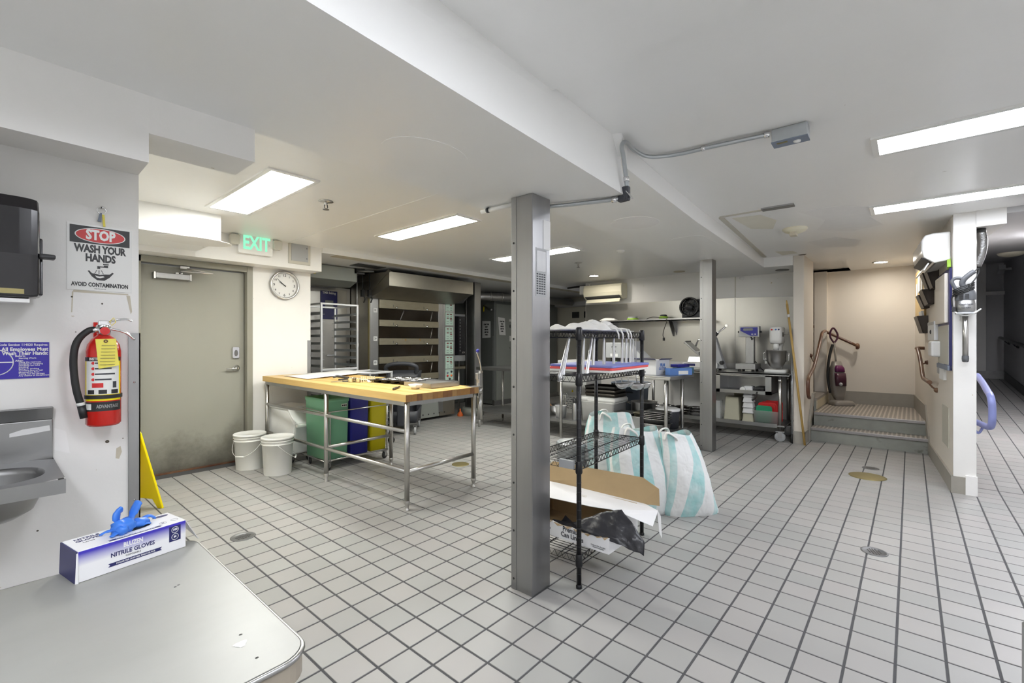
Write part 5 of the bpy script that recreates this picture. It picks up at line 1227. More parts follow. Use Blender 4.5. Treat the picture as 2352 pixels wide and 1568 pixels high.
b = MB(); b.cyl((0,0,-.0),(0,0,.10),.010,8); make('handle', b, 'steel_tube', t)
t = lath('thermos', 'steel thermos bottle with black lid standing beside the table leg', 'bottle', 5.42, 3.54, [(.001,0),(.040,0),(.042,.01),(.042,.20),(.028,.235)], 'steel_dull')
b = MB(); b.lathe([(.030,.232),(.034,.24),(.033,.29),(.001,.30)],n=20); make('lid', b, 'black_plastic', t)
t = thing('storage_tub', 'large white lidded storage tub on the undershelf', 'tub', (5.60, 3.19, zu))
b = MB(); k = lambda z, s: [(x*s, y*s, z) for x, y in rrect(-.19,-.26,.19,.26,.03)]
b.loft([k(0,.92),k(.265,.98),k(.268,1.03),k(.285,1.03)]); make('tub', b, 'white_plastic', t)
b = MB(); b.loft([k(.286,1.06),k(.325,1.06),k(.33,1.03),k(.345,1.0)]); make('lid', b, 'white_plastic', t)
b = MB(); b.box(-.2025,.03,.29,-.2015,.13,.325); make('label', b, 'paper', t)
for q in range(3):
    t = thing('sheet_pan', ['black sheet pan lying lowest on the white tub','black sheet pan in the middle of three on the tub','topmost black sheet pan on the white tub'][q], 'pan', (5.62+.008*q, 3.17+.01*q, zu+.3455+.048*q), 2*q, 'sheet pans on the tub')
    b = MB(); k2 = lambda z, s: [(x*s, y*s, z) for x, y in rrect(-.17,-.235,.17,.235,.02)]
    b.loft([k2(0,.94),k2(.047,1),k2(.047,.975),k2(.006,.92)]); make('pan', b, 'pan_dark' if q < 2 else 'sheet_black', t)
def hotel_pan(x, y, z, w, l, h, label, grp=None, rz=0, m='stainless'):
    t = thing('hotel_pan', label, 'pan', (x, y, z), rz, grp); k = lambda zz, s, e=0: [(px*s+(e if px > 0 else -e), py*s+(e if py > 0 else -e), zz) for px, py in rrect(-w/2,-l/2,w/2,l/2,.025)]
    b = MB(); b.loft([k(0,.88),k(h-.002,.98),k(h,1,.012),k(h+.002,1,.012),k(h+.002,.96),k(.004,.86)]); make('pan', b, m, t); return t
hotel_pan(5.50, 2.80, zu, .26, .26, .175, 'deep steel hotel pan on the undershelf beside the white tub')
hotel_pan(5.47, 2.585, zu, .24, .145, .15, 'steel pan holding a smaller tan pan, next to the pan stack')
hotel_pan(5.47, 2.585, zu+.1522, .19, .12, .045, 'small tan loaf pan set on the steel pan', m='oven_bar')
for q in range(6):
    hotel_pan(5.455, 2.36, zu+(.0 if q == 0 else .083+.0215*(q-1)), .235, .27, .082 if q == 0 else .062, ['deep pan at the bottom of the hotel pan stack','steel hotel pan resting second from the bottom of the stack','steel hotel pan third from the bottom of the stack','steel hotel pan third from the top of the stack','steel hotel pan second from the top of the stack','shallow steel hotel pan on top of the stack'][q], 'stack of hotel pans', 1.5*(q % 3)-1)
t = lath('stock_pot', 'wide steel stock pot on the undershelf behind the hotel pans', 'pot', 5.815, 2.70, [(.001,0),(.165,0),(.17,.01),(.17,.285),(.178,.29),(.165,.288),(.162,.015),(.001,.012)], 'stainless')
for s_ in (-1,1):
    b = MB(); b.tube(bez([(-.05,s_*.17,.25),(-.04,s_*.225,.26),(.04,s_*.225,.26),(.05,s_*.17,.25)],4),.007,8); make('handle', b, 'chrome', t)
t = lath('lidded_pail', 'dark pail with pale lid behind the hotel pan stack', 'pail', 5.73, 2.34, [(.001,0),(.13,0),(.145,.22)], 'charcoal')
b = MB(); b.lathe([(.150,.215),(.152,.24),(.13,.247),(.001,.243)],n=28); make('lid', b, 'milky', t)
for q in range(3):
    t = thing('frying_pan', ['steel frying pan lowest of three nested pans on the prep shelf by the far column','steel frying pan in the middle of the nested pans on the prep shelf','steel frying pan uppermost of the nested pans on the prep shelf'][q], 'pan', (7.20, 2.50, .2226+.0425*q), 150+12*q, 'nested frying pans')
    b = MB(); b.lathe([(.001,0),(.085,0),(.11,.04),(.112,.042),(.106,.04),(.082,.004),(.001,.003)],n=22); make('pan', b, 'chrome', t)
    b = MB(); b.tube([(.10,0,.035),(.18,0,.06),(.28,0,.07)],.008,6); make('handle', b, 'steel_tube', t)
# white vented cabinet and grey bin that stand beyond the table
t = thing('ice_cabinet', 'white vented appliance cabinet standing behind the steel table', 'appliance', (6.55, 4.17, 0))
b = MB(); b.box(-.24,-.26,.0,.24,.26,1.00); make('cabinet', b, 'white_gloss', t, .006)
b = MB(); b.box(-.26,-.28,1.0,.26,.28,1.045); make('top', b, 'white_plastic', t, .006)
b = MB()
for k in range(6):
    for q in range(6): b.box(-.2425,-.20+.065*q+.02*(k % 2),.26+.035*k,-.2395,-.155+.065*q+.02*(k % 2),.269+.035*k)
make('vent_slot', b, 'charcoal', t, kind='stuff')
b = MB(); b.prism([(-.02,.53),(.02,.53),(0,.57)],-.2428,-.2398,'x'); make('warning_label', b, 'yellow_sign', t)
t = thing('trash_can', 'grey wheeled trash can behind the steel table', 'trash can', (6.42, 3.20, 0))
b = MB(); k = lambda z, s: [(x*s, y*s, z) for x, y in rrect(-.20,-.24,.20,.24,.08)]
b.loft([k(0,.8),k(.66,.96),k(.665,1.02),k(.74,1.03),k(.75,.97),k(.70,.95),k(.05,.8)]); make('body', b, 'grey_bin', t)
b = MB(); b.box(-.212,-.14,.60,-.19,.14,.625); make('handle', b, 'charcoal', t, .008); text('lettering', 'BRUTE', .07, 'black_plastic', t, (-.2085,.10,.70), FACE_NX, bold=.003, world=False)

# ------------------------------------------------------------------ mobile prep table by the steel-clad wall
t = thing('prep_table', 'stainless prep table on casters against the steel-clad wall', 'table', (7.35, 2.2, 0))
b = MB(); b.box(7.0, 1.21, .900, 7.70, 3.25, .922); b.box(7.0,1.21,.888,7.012,3.25,.922); b.box(7.685,1.21,.922,7.70,3.25,1.02); make('tabletop', b, 'stainless', t, .003, world=True)
b = MB(); b.box(7.03, 1.27, .205, 7.66, 3.2, .222); b.box(7.025,1.36,.185,7.037,3.2,.235); make('undershelf', b, 'steel_dull', t, world=True)
for y in (1.33, 3.12):
    for x in (7.06, 7.62):
        b = MB(); b.cyl((x,y,.15),(x,y,.90),.022,12); b.cyl((x,y,.80),(x,y,.85),.026,12); lg = make('leg', b, 'steel_tube', t, world=True)
        f, w_ = MB(), MB(); caster(f, w_, x, y, .066, 1.75, .03); fo = make('caster', f, 'steel_dull', t, world=True); make('wheel', w_, 'grey_plastic', fo, world=True)
# open drawer box under the top
b = MB()
b.box(7.03,1.43,.63,7.60,1.436,.89); b.box(7.03,2.14,.63,7.60,2.146,.89); b.box(7.03,1.43,.63,7.60,2.146,.640); b.box(7.594,1.43,.63,7.60,2.146,.89)
b.box(7.02,1.425,.625,7.04,1.50,.89); b.box(7.02,2.09,.625,7.04,2.15,.89); b.box(7.02,1.425,.625,7.04,2.15,.672); b.box(7.02,1.425,.868,7.04,2.15,.895)
make('open_drawer', b, 'stainless', t, world=True)
b = MB(); b.tube(bez([(7.2,1.62,.68),(7.15,1.70,.72),(7.12,1.66,.66),(7.2,1.56,.70),(7.14,1.52,.66),(7.10,1.58,.69),(7.03,1.60,.66),(7.0,1.62,.58),(6.995,1.66,.54)],6),.011,8); o = make('power_cord', b, 'black_rubber'); tag(o, 'black power cord coiled in the open drawer with its plug hanging out', 'cord')
b = MB(); b.box(7.08,1.52,.6415,7.34,1.66,.72); o = make('adapter', b, 'black_plastic', None, .02); tag(o, 'black power tool lying inside the open drawer', 'tool')
for y, r in ((1.80,.035),(1.72,.022)):
    b = MB(); b.cyl((7.06,y,.6415+r),(7.14,y,.6415+r),r,16); o = make('roll', b, 'paper'); tag(o, 'white roll in the open drawer, '+('larger' if r > .03 else 'smaller')+' of the two', 'roll', 'white rolls in the drawer')
# planetary mixer
t = thing('stand_mixer', 'white countertop planetary mixer with steel bowl on the prep table', 'mixer', (7.25, 1.405, .9225), -90)
# local: -y ... front points to -x of the room (local +y is towards the room's +x after turning)
t.rotation_euler = (0, 0, radians(-90))
k = lambda z, s, r=.05: [(x*s, y*s, z) for x, y in rrect(-.135,-.16,.135,.19,r)]
b = MB(); b.loft([k(0,1.0),k(.03,1.0),k(.048,.93)]); make('base', b, 'white_gloss', t)
b = MB(); b.loft([[(x, y, z) for x, y in rrect(-w,.07,w,.17,.03)] for z, w in ((.04,.055),(.20,.05),(.36,.05),(.42,.07))]); make('column', b, 'white_gloss', t)
b = MB(); b.loft([[(x*s, y*s+.02, z) for x, y in rrect(-.078,-.13,.078,.16,.045)] for z, s in ((.405,.80),(.42,.97),(.46,1.0),(.60,1.0),(.625,.95),(.635,.80))]); hd = make('motor_head', b, 'white_gloss', t)
for x, mm in ((-.04,'red_plastic'),(0.01,'blue_film'),(.045,'navy_print')):
    b = MB(); b.lathe([(.012,0),(.010,.008),(.001,.009)],(x,-.115,.598),10,axis='-y'); make('button', b, mm, hd)
b = MB(); b.box(.079,-.05,.50,.083,.0,.56); make('rating_plate', b, 'display', hd); b = MB(); b.tube([(.08,.03,.53),(.13,.03,.53),(.135,.03,.56)],.007,8); make('speed_lever', b, 'steel_tube', hd)
b = MB(); b.cyl((0,-.05,.31),(0,-.05,.41),.035,14); b.cyl((0,-.05,.20),(0,-.05,.32),.014,10); make('beater_shaft', b, 'white_gloss', t)
b = MB(); b.lathe([(.001,.02),(.05,.02),(.085,.05),(.118,.12),(.127,.26),(.133,.262),(.128,.266),(.122,.255),(.11,.12),(.001,.035)],(0,-.04,.045),28); bw = make('bowl', b, 'stainless', t)
for s_ in (-1,1):
    b = MB(); b.tube([(s_*.125,-.04,.29),(s_*.155,-.04,.27),(s_*.155,-.04,.18),(s_*.12,-.04,.16)],.007,8); make('bowl_handle', b, 'chrome', bw)
b = MB(); b.tube([(-.13,.02,.26),(-.02,.06,.30),(.10,.06,.30)],.010,8); b.box(-.15,-.0,.12,-.125,.04,.20); make('bowl_lift', b, 'white_gloss', t)
# bench scale
t = thing('bench_scale', 'steel bench scale with blue display on a column, left of the mixer', 'scale', (7.30, 1.78, .9225), -90)
b = MB(); b.box(-.13,-.17,.035,.13,.15,.115); make('platform', b, 'steel_dull', t, .004)
for x in (-.09,.09):
    for y in (-.12,.10):
        b = MB(); b.lathe([(.02,0),(.02,.02),(.012,.036)],(x,y,0),10); make('foot', b, 'black_rubber', t)
b = MB(); b.box(-.055,.02+.05,.115,.055,.13+.03,.54); make('column', b, 'steel_dull', t, .004)
b = MB(); b.box(-.135,.03,.495,.135,.13,.65); hd = make('indicator', b, 'steel_dull', t, .004); hd.location = (0,.0,.005)
b = MB(); b.box(-.115,.027,.512,.115,.0305,.635); fp = make('face_plate', b, 'blue_plastic', hd)
b = MB(); b.prism(rrect(-.075,.588,.055,.622,.012),.024,.0275,'y'); make('lcd', b, 'lcd', fp); b = MB(); b.prism([(-.115,.512),(.02,.512),(-.115,.585)],.0255,.0275,'y'); make('pale_corner', b, 'grey_plastic', fp)
for x in (.045,.085):
    b = MB(); b.prism(ellipse(x,.535,.014,.007,12),.0245,.0275,'y'); make('key', b, 'white_gloss', fp)
for s_ in (-1,1):
    b = MB(); b.cyl((s_*.135,.08,.575),(s_*.16,.08,.575),.014,10); make('knob', b, 'black_plastic', t)
b = MB(); b.tube([(.02,.06,.50),(.03,.05,.46),(.05,.06,.48)],.008,6); b.tube(bez([(.05,.15,.15),(.10,.17,.08),(.17,.10,.02),(.24,.12,.012)],5),.006,6); make('cable', b, 'black_rubber', t)
# meat slicer
t = thing('meat_slicer', 'steel meat slicer on the prep table, partly hidden by the far steel column', 'slicer', (7.28, 2.40, .9225), -90)
b = MB(); b.box(-.28,-.16,.03,.24,.16,.11); make('base', b, 'white_gloss', t, .012)
for x in (-.24,.20):
    for y in (-.12,.12):
        b = MB(); b.lathe([(.022,0),(.022,.02),(.014,.032)],(x,y,0),10); make('foot', b, 'black_rubber', t)
b = MB(); b.box(-.25,-.1625,.06,-.08,-.159,.095); make('switch_panel', b, 'navy_print', t)
b = MB(); b.hexa([(-.22,-.13,.11),(.02,-.13,.11),(.02,.10,.11),(-.22,.10,.11),(-.20,-.10,.21),(.0,-.10,.21),(.0,.08,.21),(-.20,.08,.21)]); make('motor_housing', b, 'stainless', t, .01)
b = MB(); b.obox((-.14,-.03,.33),(.30,.24,.028),(0,radians(42),0)); b.obox((-.245,-.03,.425),(.012,.24,.05),(0,radians(42),0)); b.obox((-.05,-.03,.27),(.05,.24,.03),(0,radians(12),0)); tr = make('product_tray', b, 'stainless', t, .006)
b = MB(); b.tube([(-.11,-.05,.36),(-.07,-.05,.46),(.0,-.05,.46),(.04,-.05,.36)],.014,8); make('tray_handle', b, 'chrome', tr)
b = MB(); b.lathe([(.001,-.012),(.15,-.012),(.155,0),(.12,.02),(.001,.024)],(.06,.03,.30),32,axis='x'); make('blade_guard', b, 'chrome', t)
b = MB(); b.hexa([(.19,-.11,.03),(.33,-.11,.03),(.33,.02,.03),(.19,.02,.03),(.13,-.07,.50),(.19,-.07,.50),(.19,.02,.50),(.13,.02,.50)]); make('gauge_plate', b, 'grey_plastic', t, .008)
b = MB(); b.cyl((.30,-.11,.12),(.30,-.16,.12),.03,12); b.box(.285,-.17,.10,.315,-.155,.145); make('thickness_knob', b, 'black_plastic', t)
b = MB(); b.tube([(.15,-.02,.50),(.20,-.02,.56),(.335,-.02,.665)],.013,8); b.box(.315,-.036,.65,.35,-.004,.685); make('pusher_arm', b, 'chrome', t); b = MB(); b.cyl((.165,-.02,.515),(.205,-.02,.565),.024,10); make('arm_grip', b, 'black_plastic', t)
# lower shelf
zs_ = .2226
def tub(name, label, x, y, w, d, h, m, inv=True, grp=None, z=zs_):
    t = thing(name, label, 'container', (x, y, z), 0, grp); k = lambda zz, s: [(px*s, py*s, zz) for px, py in rrect(-d/2,-w/2,d/2,w/2,.02)]
    b = MB()
    if inv: b.loft([k(0,1.05),k(.012,1.05),k(.014,1.0),k(h,.84)])
    else: b.loft([k(0,.84),k(h-.012,1.0),k(h-.01,1.05),k(h,1.05),k(h,.97),k(.005,.82)])
    make('container', b, m, t); return t
tub('food_container', 'translucent tan square container upside down on the lower shelf', 7.22, 1.96, .21, .22, .33, 'poly')
tub('food_container', 'clear square container left of the tan one on the lower shelf', 7.20, 2.16, .10, .2, .26, 'clear')
tub('food_container', 'narrow clear tub at the lower shelf end beyond the column', 7.25, 2.315, .08, .12, .30, 'clear')
tub('food_container', 'taller tan container standing behind the translucent one', 7.45, 1.92, .18, .18, .385, 'poly')
for q in range(6):
    tub('food_container', ['yellowish container at the bottom of the nested stack','second container from the bottom of the nested stack','third container from the bottom of the nested stack','fourth container from the bottom of the nested stack','fifth container from the bottom of the nested stack','topmost container of the nested stack'][q], 7.15, 1.735, .145-.004*q, .16-.004*q, .12 if q == 0 else .075, 'poly' if q == 0 else 'milky', True, 'nested food containers', zs_+(0 if q == 0 else .121+.0505*(q-1)-.0) if False else zs_+.0762*q+(.045 if q else 0))
t = thing('clear_bin', 'clear plastic bin holding coloured lids under the prep table', 'bin', (7.17, 1.50, zs_))
b = MB(); k = lambda z, s: [(x*s, y*s, z) for x, y in rrect(-.11,-.165,.11,.165,.02)]
b.loft([k(0,.92),k(.17,1),k(.172,1.03),k(.176,1.0),k(.006,.90)]); make('bin', b, 'clear', t)
for q, (m_, y, x, h, w) in enumerate((('green_lid',1.535,7.115,.235,.20),('red_plastic',1.50,7.165,.275,.24),('red_plastic',1.47,7.20,.285,.25),('red_plastic',1.44,7.235,.30,.22))):
    t = thing('container_lid', ['green lid standing in front of the red lids','red lid just behind the green lid','second red lid behind the green one','tallest red lid at the back of the clear bin'][q], 'lid', (x, y, zs_+.0065), 0, 'coloured container lids')
    b = MB(); b.prism(rrect(-w/2,0,w/2,h,.035),-.006,.006,'x'); b.prism(rrect(-w/2+.02,.02,w/2-.02,h-.02,.03),-.010,-.004,'x'); make('lid', b, m_, t, .002)
for q, (x,y) in enumerate(((7.32,2.75),(7.32,2.99))):
    t = thing('saucepan', ['dark saucepan under the prep table near the column','steel saucepan with raised handle under the prep table'][q], 'pan', (x,y,zs_), 100, 'saucepans under the prep table')
    b = MB(); b.lathe([(.001,0),(.10,0),(.105,.10),(.11,.102),(.10,.1),(.001,.006)],n=22); make('pan', b, 'chrome' if q else 'pan_dark', t)
    b = MB(); b.tube([(.10,0,.09),(.20,0,.11),(.30,0,.13)],.009,6); make('handle', b, 'black_plastic', t)

# ------------------------------------------------------------------ wall shelf and what lies on it
t = thing('wall_shelf', 'long steel wall shelf on triangular brackets above the slicer', 'shelf', (7.6, 3.4, 1.73))
b = MB(); b.box(7.44, 2.38, 1.70, 7.741, 4.40, 1.716); b.box(7.44, 2.38, 1.70, 7.452, 4.40, 1.738); make('shelf_board', b, 'stainless', t, world=True)
for y in (3.05, 4.15):
    b = MB(); b.prism([(7.741,1.699),(7.50,1.699),(7.70,1.45),(7.741,1.45)],y-.006,y+.006,'y'); b.prism([(7.741,1.699),(7.55,1.699),(7.738,1.46)],y-.05,y-.044,'y'); make('bracket', b, 'steel_dull', t, world=True)
t = thing('desk_fan', 'black round blower fan at the right end of the wall shelf', 'fan', (7.60, 2.70, 1.7165))
b = MB(); b.box(-.02,-.16,0,.12,.16,.14); b.box(.02,-.15,.12,.12,-.02,.33); make('stand', b, 'charcoal', t, .02)
b = MB(); b.lathe([(.155,-.06),(.16,-.04),(.16,.05),(.148,.062),(.135,.05),(.13,.02)],(0,.03,.205),32,axis='-x',caps=False); rg = make('fan_ring', b, 'black_gloss', t)
b = MB(); b.lathe([(.06,.05),(.05,.062),(.001,.066)],(0,.03,.205),20,axis='-x'); make('hub', b, 'black_plastic', rg)
b = MB(); b.lathe([(.15,-.05),(.001,-.05)],(0,.03,.205),24,axis='-x'); make('back_plate', b, 'black_plastic', rg)
for k in range(12):
    a = 2*pi*k/12; b = MB(); b.tube([(-.055,.03+.05*cos(a),.205+.05*sin(a)),(-.045,.03+.135*cos(a+.5),.205+.135*sin(a+.5))],.004,5); make('grille_bar', b, 'black_gloss', rg)
for q, (y, nm) in enumerate(((3.72,'first'),(3.16,'second'))):
    t = thing('tape_roll', ['lime green tape roll with grey core on the wall shelf, nearer the towel','lime green roll with dark top on the wall shelf, nearer the fan'][q], 'tape', (7.56, y, 1.7165), 0, 'lime rolls on the wall shelf')
    b = MB(); b.lathe([(.095,0),(.10,.005),(.10,.045),(.09,.05)] if q == 0 else [(.07,0),(.075,.005),(.075,.06),(.06,.065)],n=24); make('roll', b, 'lime', t)
    b = MB(); b.lathe([(.08,.045),(.085,.075),(.001,.076)] if q == 0 else [(.055,.06),(.06,.085),(.04,.095),(.001,.095)],n=24); make('core', b, 'grey_plastic' if q == 0 else 'charcoal', t)
t = thing('folded_towel', 'folded white towels at the left end of the wall shelf', 'towel', (7.56, 4.20, 1.7165))
b = MB(); b.grid(lambda u, v: ((u-.5)*.20,(v-.5)*.34,.05*(1-(2*u-1)**4)*(1-(2*v-1)**6)+.008*sin(11*v+4*u)+.012),10,14); make('towel', b, 'cloth', t, solid=.006)
t = thing('paper_stack', 'loose white papers in the middle of the wall shelf', 'papers', (7.55, 3.88, 1.7165))
for k in range(3):
    b = MB(); b.obox((0,.06-.10*k,.004+.002*k),(.18,.24,.002),(0,0,.2*k)); make('sheet', b, 'paper', t)
b = MB(); b.tube(bez([(7.52,3.48,1.725),(7.5,3.36,1.77),(7.5,3.22,1.765),(7.46,3.10,1.74),(7.43,3.05,1.70),(7.43,3.10,1.55),(7.43,3.115,1.46),(7.43,3.10,1.42)],6),.006,6); b.box(7.42,3.085,1.37,7.44,3.115,1.42); b.tube(bez([(7.56,3.08,1.735),(7.56,2.98,1.745),(7.56,2.9,1.74)],5),.006,6); o = make('fan_cord', b, 'black_rubber'); tag(o, 'black cord lying along the wall shelf and hanging over its edge', 'cord')

# wall air conditioner over the shelf
def air_con(name, label, L, D, H, loc, rz, m, m2, flap=True):
    t = thing(name, label, 'air conditioner', loc, rz)
    # local: x along, y into the wall (wall at y=0, room towards -y), z up from the bottom
    pr = [(0,.02),(-D*.55,0),(-D*.93,.06),(-D,.12),(-D,H*.80),(-D*.9,H*.95),(-D*.6,H),(0,H)]
    b = MB(); b.prism(pr, -L/2, L/2, 'x'); make('case', b, m, t, .012)
    b = MB(); b.box(-L/2+.03,-D-.004,.125,L/2-.03,-D+.006,H*.80); make('front_panel', b, m, t, .004)
    b = MB(); b.hexa([(-L/2+.04,-D*.97,.055),(L/2-.04,-D*.97,.055),(L/2-.04,-D*.5,-.004),(-L/2+.04,-D*.5,-.004),(-L/2+.04,-D*1.0,.066),(L/2-.04,-D*1.0,.066),(L/2-.04,-D*.5,.02),(-L/2+.04,-D*.5,.02)]); make('air_slot', b, m2, t)
    if flap:
        b = MB(); b.obox((0,-D*.82,-.022),(L-.10,.012,.075),(radians(-28),0,0)); make('louvre_flap', b, m, t, .003)
    b = MB(); b.prism([(-D*1.0,H*.80),(-D*.55,H*.985),(-.01,H*1.0),(-D*.5,H*1.006)],-L/2+.02,L/2-.02,'x'); make('top_grille', b, m, t)
    return t
air_con('air_conditioner', 'cream split air conditioner mounted above the wall shelf', .80, .24, .29, (7.748, 4.32, 2.135), -90, 'cream_plastic', 'charcoal')
t = thing('pipe_box', 'white pipe cover box beside the cream air conditioner', 'pipe cover', (7.72, 4.85, 2.3))
b = MB(); b.box(7.66, 4.76, 2.27, 7.76, 4.90, 2.44); make('box', b, 'white_plastic', t, .01, world=True)
b = MB(); b.cyl((7.70,4.70,2.40),(7.70,4.70,2.46),.035,12); make('elbow', b, 'white_plastic', t, world=True)
# ------------------------------------------------------------------ black wire shelving beside the near column
RK = thing('wire_rack', 'black wire shelving unit with four shelves beside the near steel column', 'shelving', (2.145, 1.375, 0), 3)
RL, RD = .88, .355
for x, y in ((0,0),(RL,0),(RL,RD),(0,RD)):
    b = MB(); b.cyl((x,y,.022),(x,y,1.435),.0135,12); b.lathe([(.001,.030),(.013,.030),(.013,.02),(.017,.016),(.017,.002),(.012,0),(.001,0)],(x,y,0),12)
    p_ = make('post', b, 'black_metal', RK)
    b = MB()
    for k in range(27): b.cyl((x,y,.08+.05*k),(x,y,.0825+.05*k),.0141,10)
    make('post_groove', b, 'charcoal', p_, kind='stuff')
for z in (.172, .682, 1.165, 1.415):
    b = MB(); w_ = .0032
    for zz in (z, z-.034): b.tube([(.0,.0,zz),(RL,0,zz),(RL,RD,zz),(0,RD,zz)], w_, 6, closed=True)
    for (xa,ya),(xb,yb),n in (((0,0),(RL,0),22),((RL,0),(RL,RD),9),((RL,RD),(0,RD),22),((0,RD),(0,0),9)):
        b.tube([(xa+(xb-xa)*k/(2*n), ya+(yb-ya)*k/(2*n), z-.034*(k % 2)) for k in range(2*n+1)], .0022, 4)
    for yy in (RD*.33, RD*.67): b.tube([(0,yy,z-.004),(RL,yy,z-.004)], .003, 6)
    for x, y in ((0,0),(RL,0),(RL,RD),(0,RD)): b.lathe([(.017,-.052),(.020,-.045),(.018,.012),(.015,.016)],(x,y,z),12)
    sh = make('shelf', b, 'black_metal', RK)
    for k in range(31):
        if k == 0:
            b = MB(); b.tube([(0,0,z+.002),(0,RD,z+.002)], .0020, 5); w0 = make('deck_wire', b, 'black_metal', sh); w0.location.x = .03
        else:
            w1 = w0.copy(); COL.objects.link(w1); w1.location.x = .03+.0275*k
RM = wmat(RK)
def rk(x, y, z): p = RM @ Vector((x, y, z)); return (p.x, p.y, p.z)
b = MB(); b.box(-.03,.02,.655,-.012,.11,.70); make('label_holder', b, 'grey_plastic', RK)

# cutting boards on the second shelf
for q, (m_, lab) in enumerate((('white_plastic','white cutting board, lowest of the three on the wire rack'),('coral_plastic','red cutting board between the white and the blue one'),('blue_board','blue cutting board on top of the red one'))):
    t = thing('cutting_board', lab, 'cutting board', rk(.555+.01*q, .16, 1.168+.0146*q), 3.5, 'cutting boards on the wire rack')
    b = MB(); b.prism(rrect(-.29,-.225,.29,.225,.02), 0, .014); make('board', b, m_, t, .003)

# tongs hanging under the top shelf
def tongs(x, y, rz, tilt, L, label):
    t = thing('tongs', label, 'tongs', rk(x, y, 1.378-L), 3+rz, 'steel tongs hanging on the wire rack')
    for s_ in (-1, 1):
        a = radians(4*s_+tilt); b = MB(); h = L
        pts = [(0,0,h),(s_*.004,0,h-.01),(s_*.010,0,h*.55),(s_*.012,0,.07),(s_*.016,0,.035),(s_*.010,0,.004)]
        o = len(b.v); b.tube([Vector((p[0],p[1],p[2]-h)) for p in pts], [.004,.006,.0075,.008,.013,.010], 8, flat=.45)
        b.xf(Matrix.Translation((0,0,h)) @ Euler((0, radians(tilt)+radians(s_*2.0), 0)).to_matrix().to_4x4(), o); make('arm', b, 'utensil', t)
    b = MB(); b.tube([(0,0,L-.006),(0,-.012,L+.014),(0,.0,L+.022)],.003,6); make('hook', b, 'utensil', t)
for x, y, rz, tilt, L, lab in ((.06,.10,0,24,.27,'steel tongs slanting farthest to the left under the top shelf'),(.10,.12,0,20,.26,'steel tongs slanting just behind the near black post'),(.18,.07,0,4,.25,'steel tongs hanging almost straight right of the near black post'),
        (.26,.06,0,16,.26,'slanting steel tongs crossing the straight ones right of the near post'),(.33,.08,0,6,.25,'narrow steel tongs left of the back black post'),(.44,.07,0,0,.24,'single steel tongs in the gap right of the back post'),(.56,.06,0,0,.24,'steel tongs beneath the white gloves, alone in the wide gap'),
        (.69,.06,0,0,.25,'steel tongs left of the label printing scale'),(.735,.05,0,1,.26,'steel tongs in front of the label printing scale'),(.80,.05,0,0,.25,'steel tongs second from the right end of the rack'),(.845,.05,0,0,.24,'steel tongs closest to the right hand post of the rack')):
    tongs(x, y, rz, tilt, L, lab)
# ladles: bowls below the second shelf
def ladle(x, y, zb, r, label, hz):
    t = thing('ladle', label, 'ladle', rk(x, y, zb), 3, 'steel ladles on the wire rack')
    b = MB(); b.lathe([(.001,-r*.75),(r*.55,-r*.62),(r*.9,-r*.2),(r,.0),(r*1.02,.002),(r*.95,-.002),(r*.85,-r*.2),(r*.5,-r*.58),(.001,-r*.7)],(0,0,0),18,caps=False); make('bowl', b, 'utensil', t)
    b = MB(); b.tube([(0,r*.95,0),(0,r+.006,.04),(0,r+.006,hz-.02),(0,r-.012,hz),(0,r-.02,hz-.015)],.0045,6,flat=.6); make('handle', b, 'utensil', t)
ladle(.60,.02,1.078,.045,'ladle hanging below the cutting boards, leftmost of the four',.085); ladle(.69,.02,1.082,.043,'ladle second from the left below the cutting boards',.08)
ladle(.79,.0,1.065,.058,'large ladle beside the right rack post',.09); ladle(.905,-.005,1.062,.052,'long handled ladle hung from the top shelf outside the right post',.36)
# white cloths and gloves on the top shelf
t = thing('glove_pile', 'crumpled white cotton gloves piled on the top shelf of the wire rack', 'gloves', rk(.40, .16, 1.4205), 3)
b = MB(); r1 = random.Random(5); ph = [r1.uniform(0,6) for _ in range(8)]
def heap(u, v):
    e = (1-abs(2*u-1)**3)*(1-abs(2*v-1)**3); x = (u-.5)*.74; y = (v-.5)*.30
    return (x, y, .004+e*(.030+.020*sin(9*u*3+ph[0])*sin(5*v+ph[1])+.016*sin(17*u+7*v+ph[2])+.010*sin(31*u-11*v+ph[3])))
b.grid(heap, 40, 16); make('cloth', b, 'cloth', t, solid=.004)
for k in range(4):
    x = .02+.075*k+r1.uniform(-.02,.02); b = MB(); b.tube([(x,-.12,.02),(x+.01,-.17,.012),(x+.012,-.185,-.018),(x+.014,-.187,-.050)],[.011,.010,.009,.006],8,flat=.6); make('glove_finger', b, 'cloth', t)
for k in range(4):
    b = MB(); lump(b, (.02+.085*k, -.02+.03*(k % 2), .045), .045, (1.1,.9,.65), 12, 8, .25); make('crumple', b, 'cloth', t)
t = thing('bread_loaf', 'tan round loaf lying behind the white gloves on the rack', 'bread', rk(.62, .27, 1.4205), 0)
b = MB(); b.ball((0,0,.035),.05,16,10,sc=(1.2,.9,.7)); make('loaf', b, 'bread', t)
t = thing('black_stopper', 'small black knobbed stopper standing at the rack end', 'stopper', rk(.83, .30, 1.4205), 0)
b = MB(); b.lathe([(.014,0),(.012,.01),(.012,.04),(.02,.05),(.02,.062),(.001,.066)],n=14); make('knob', b, 'black_plastic', t)

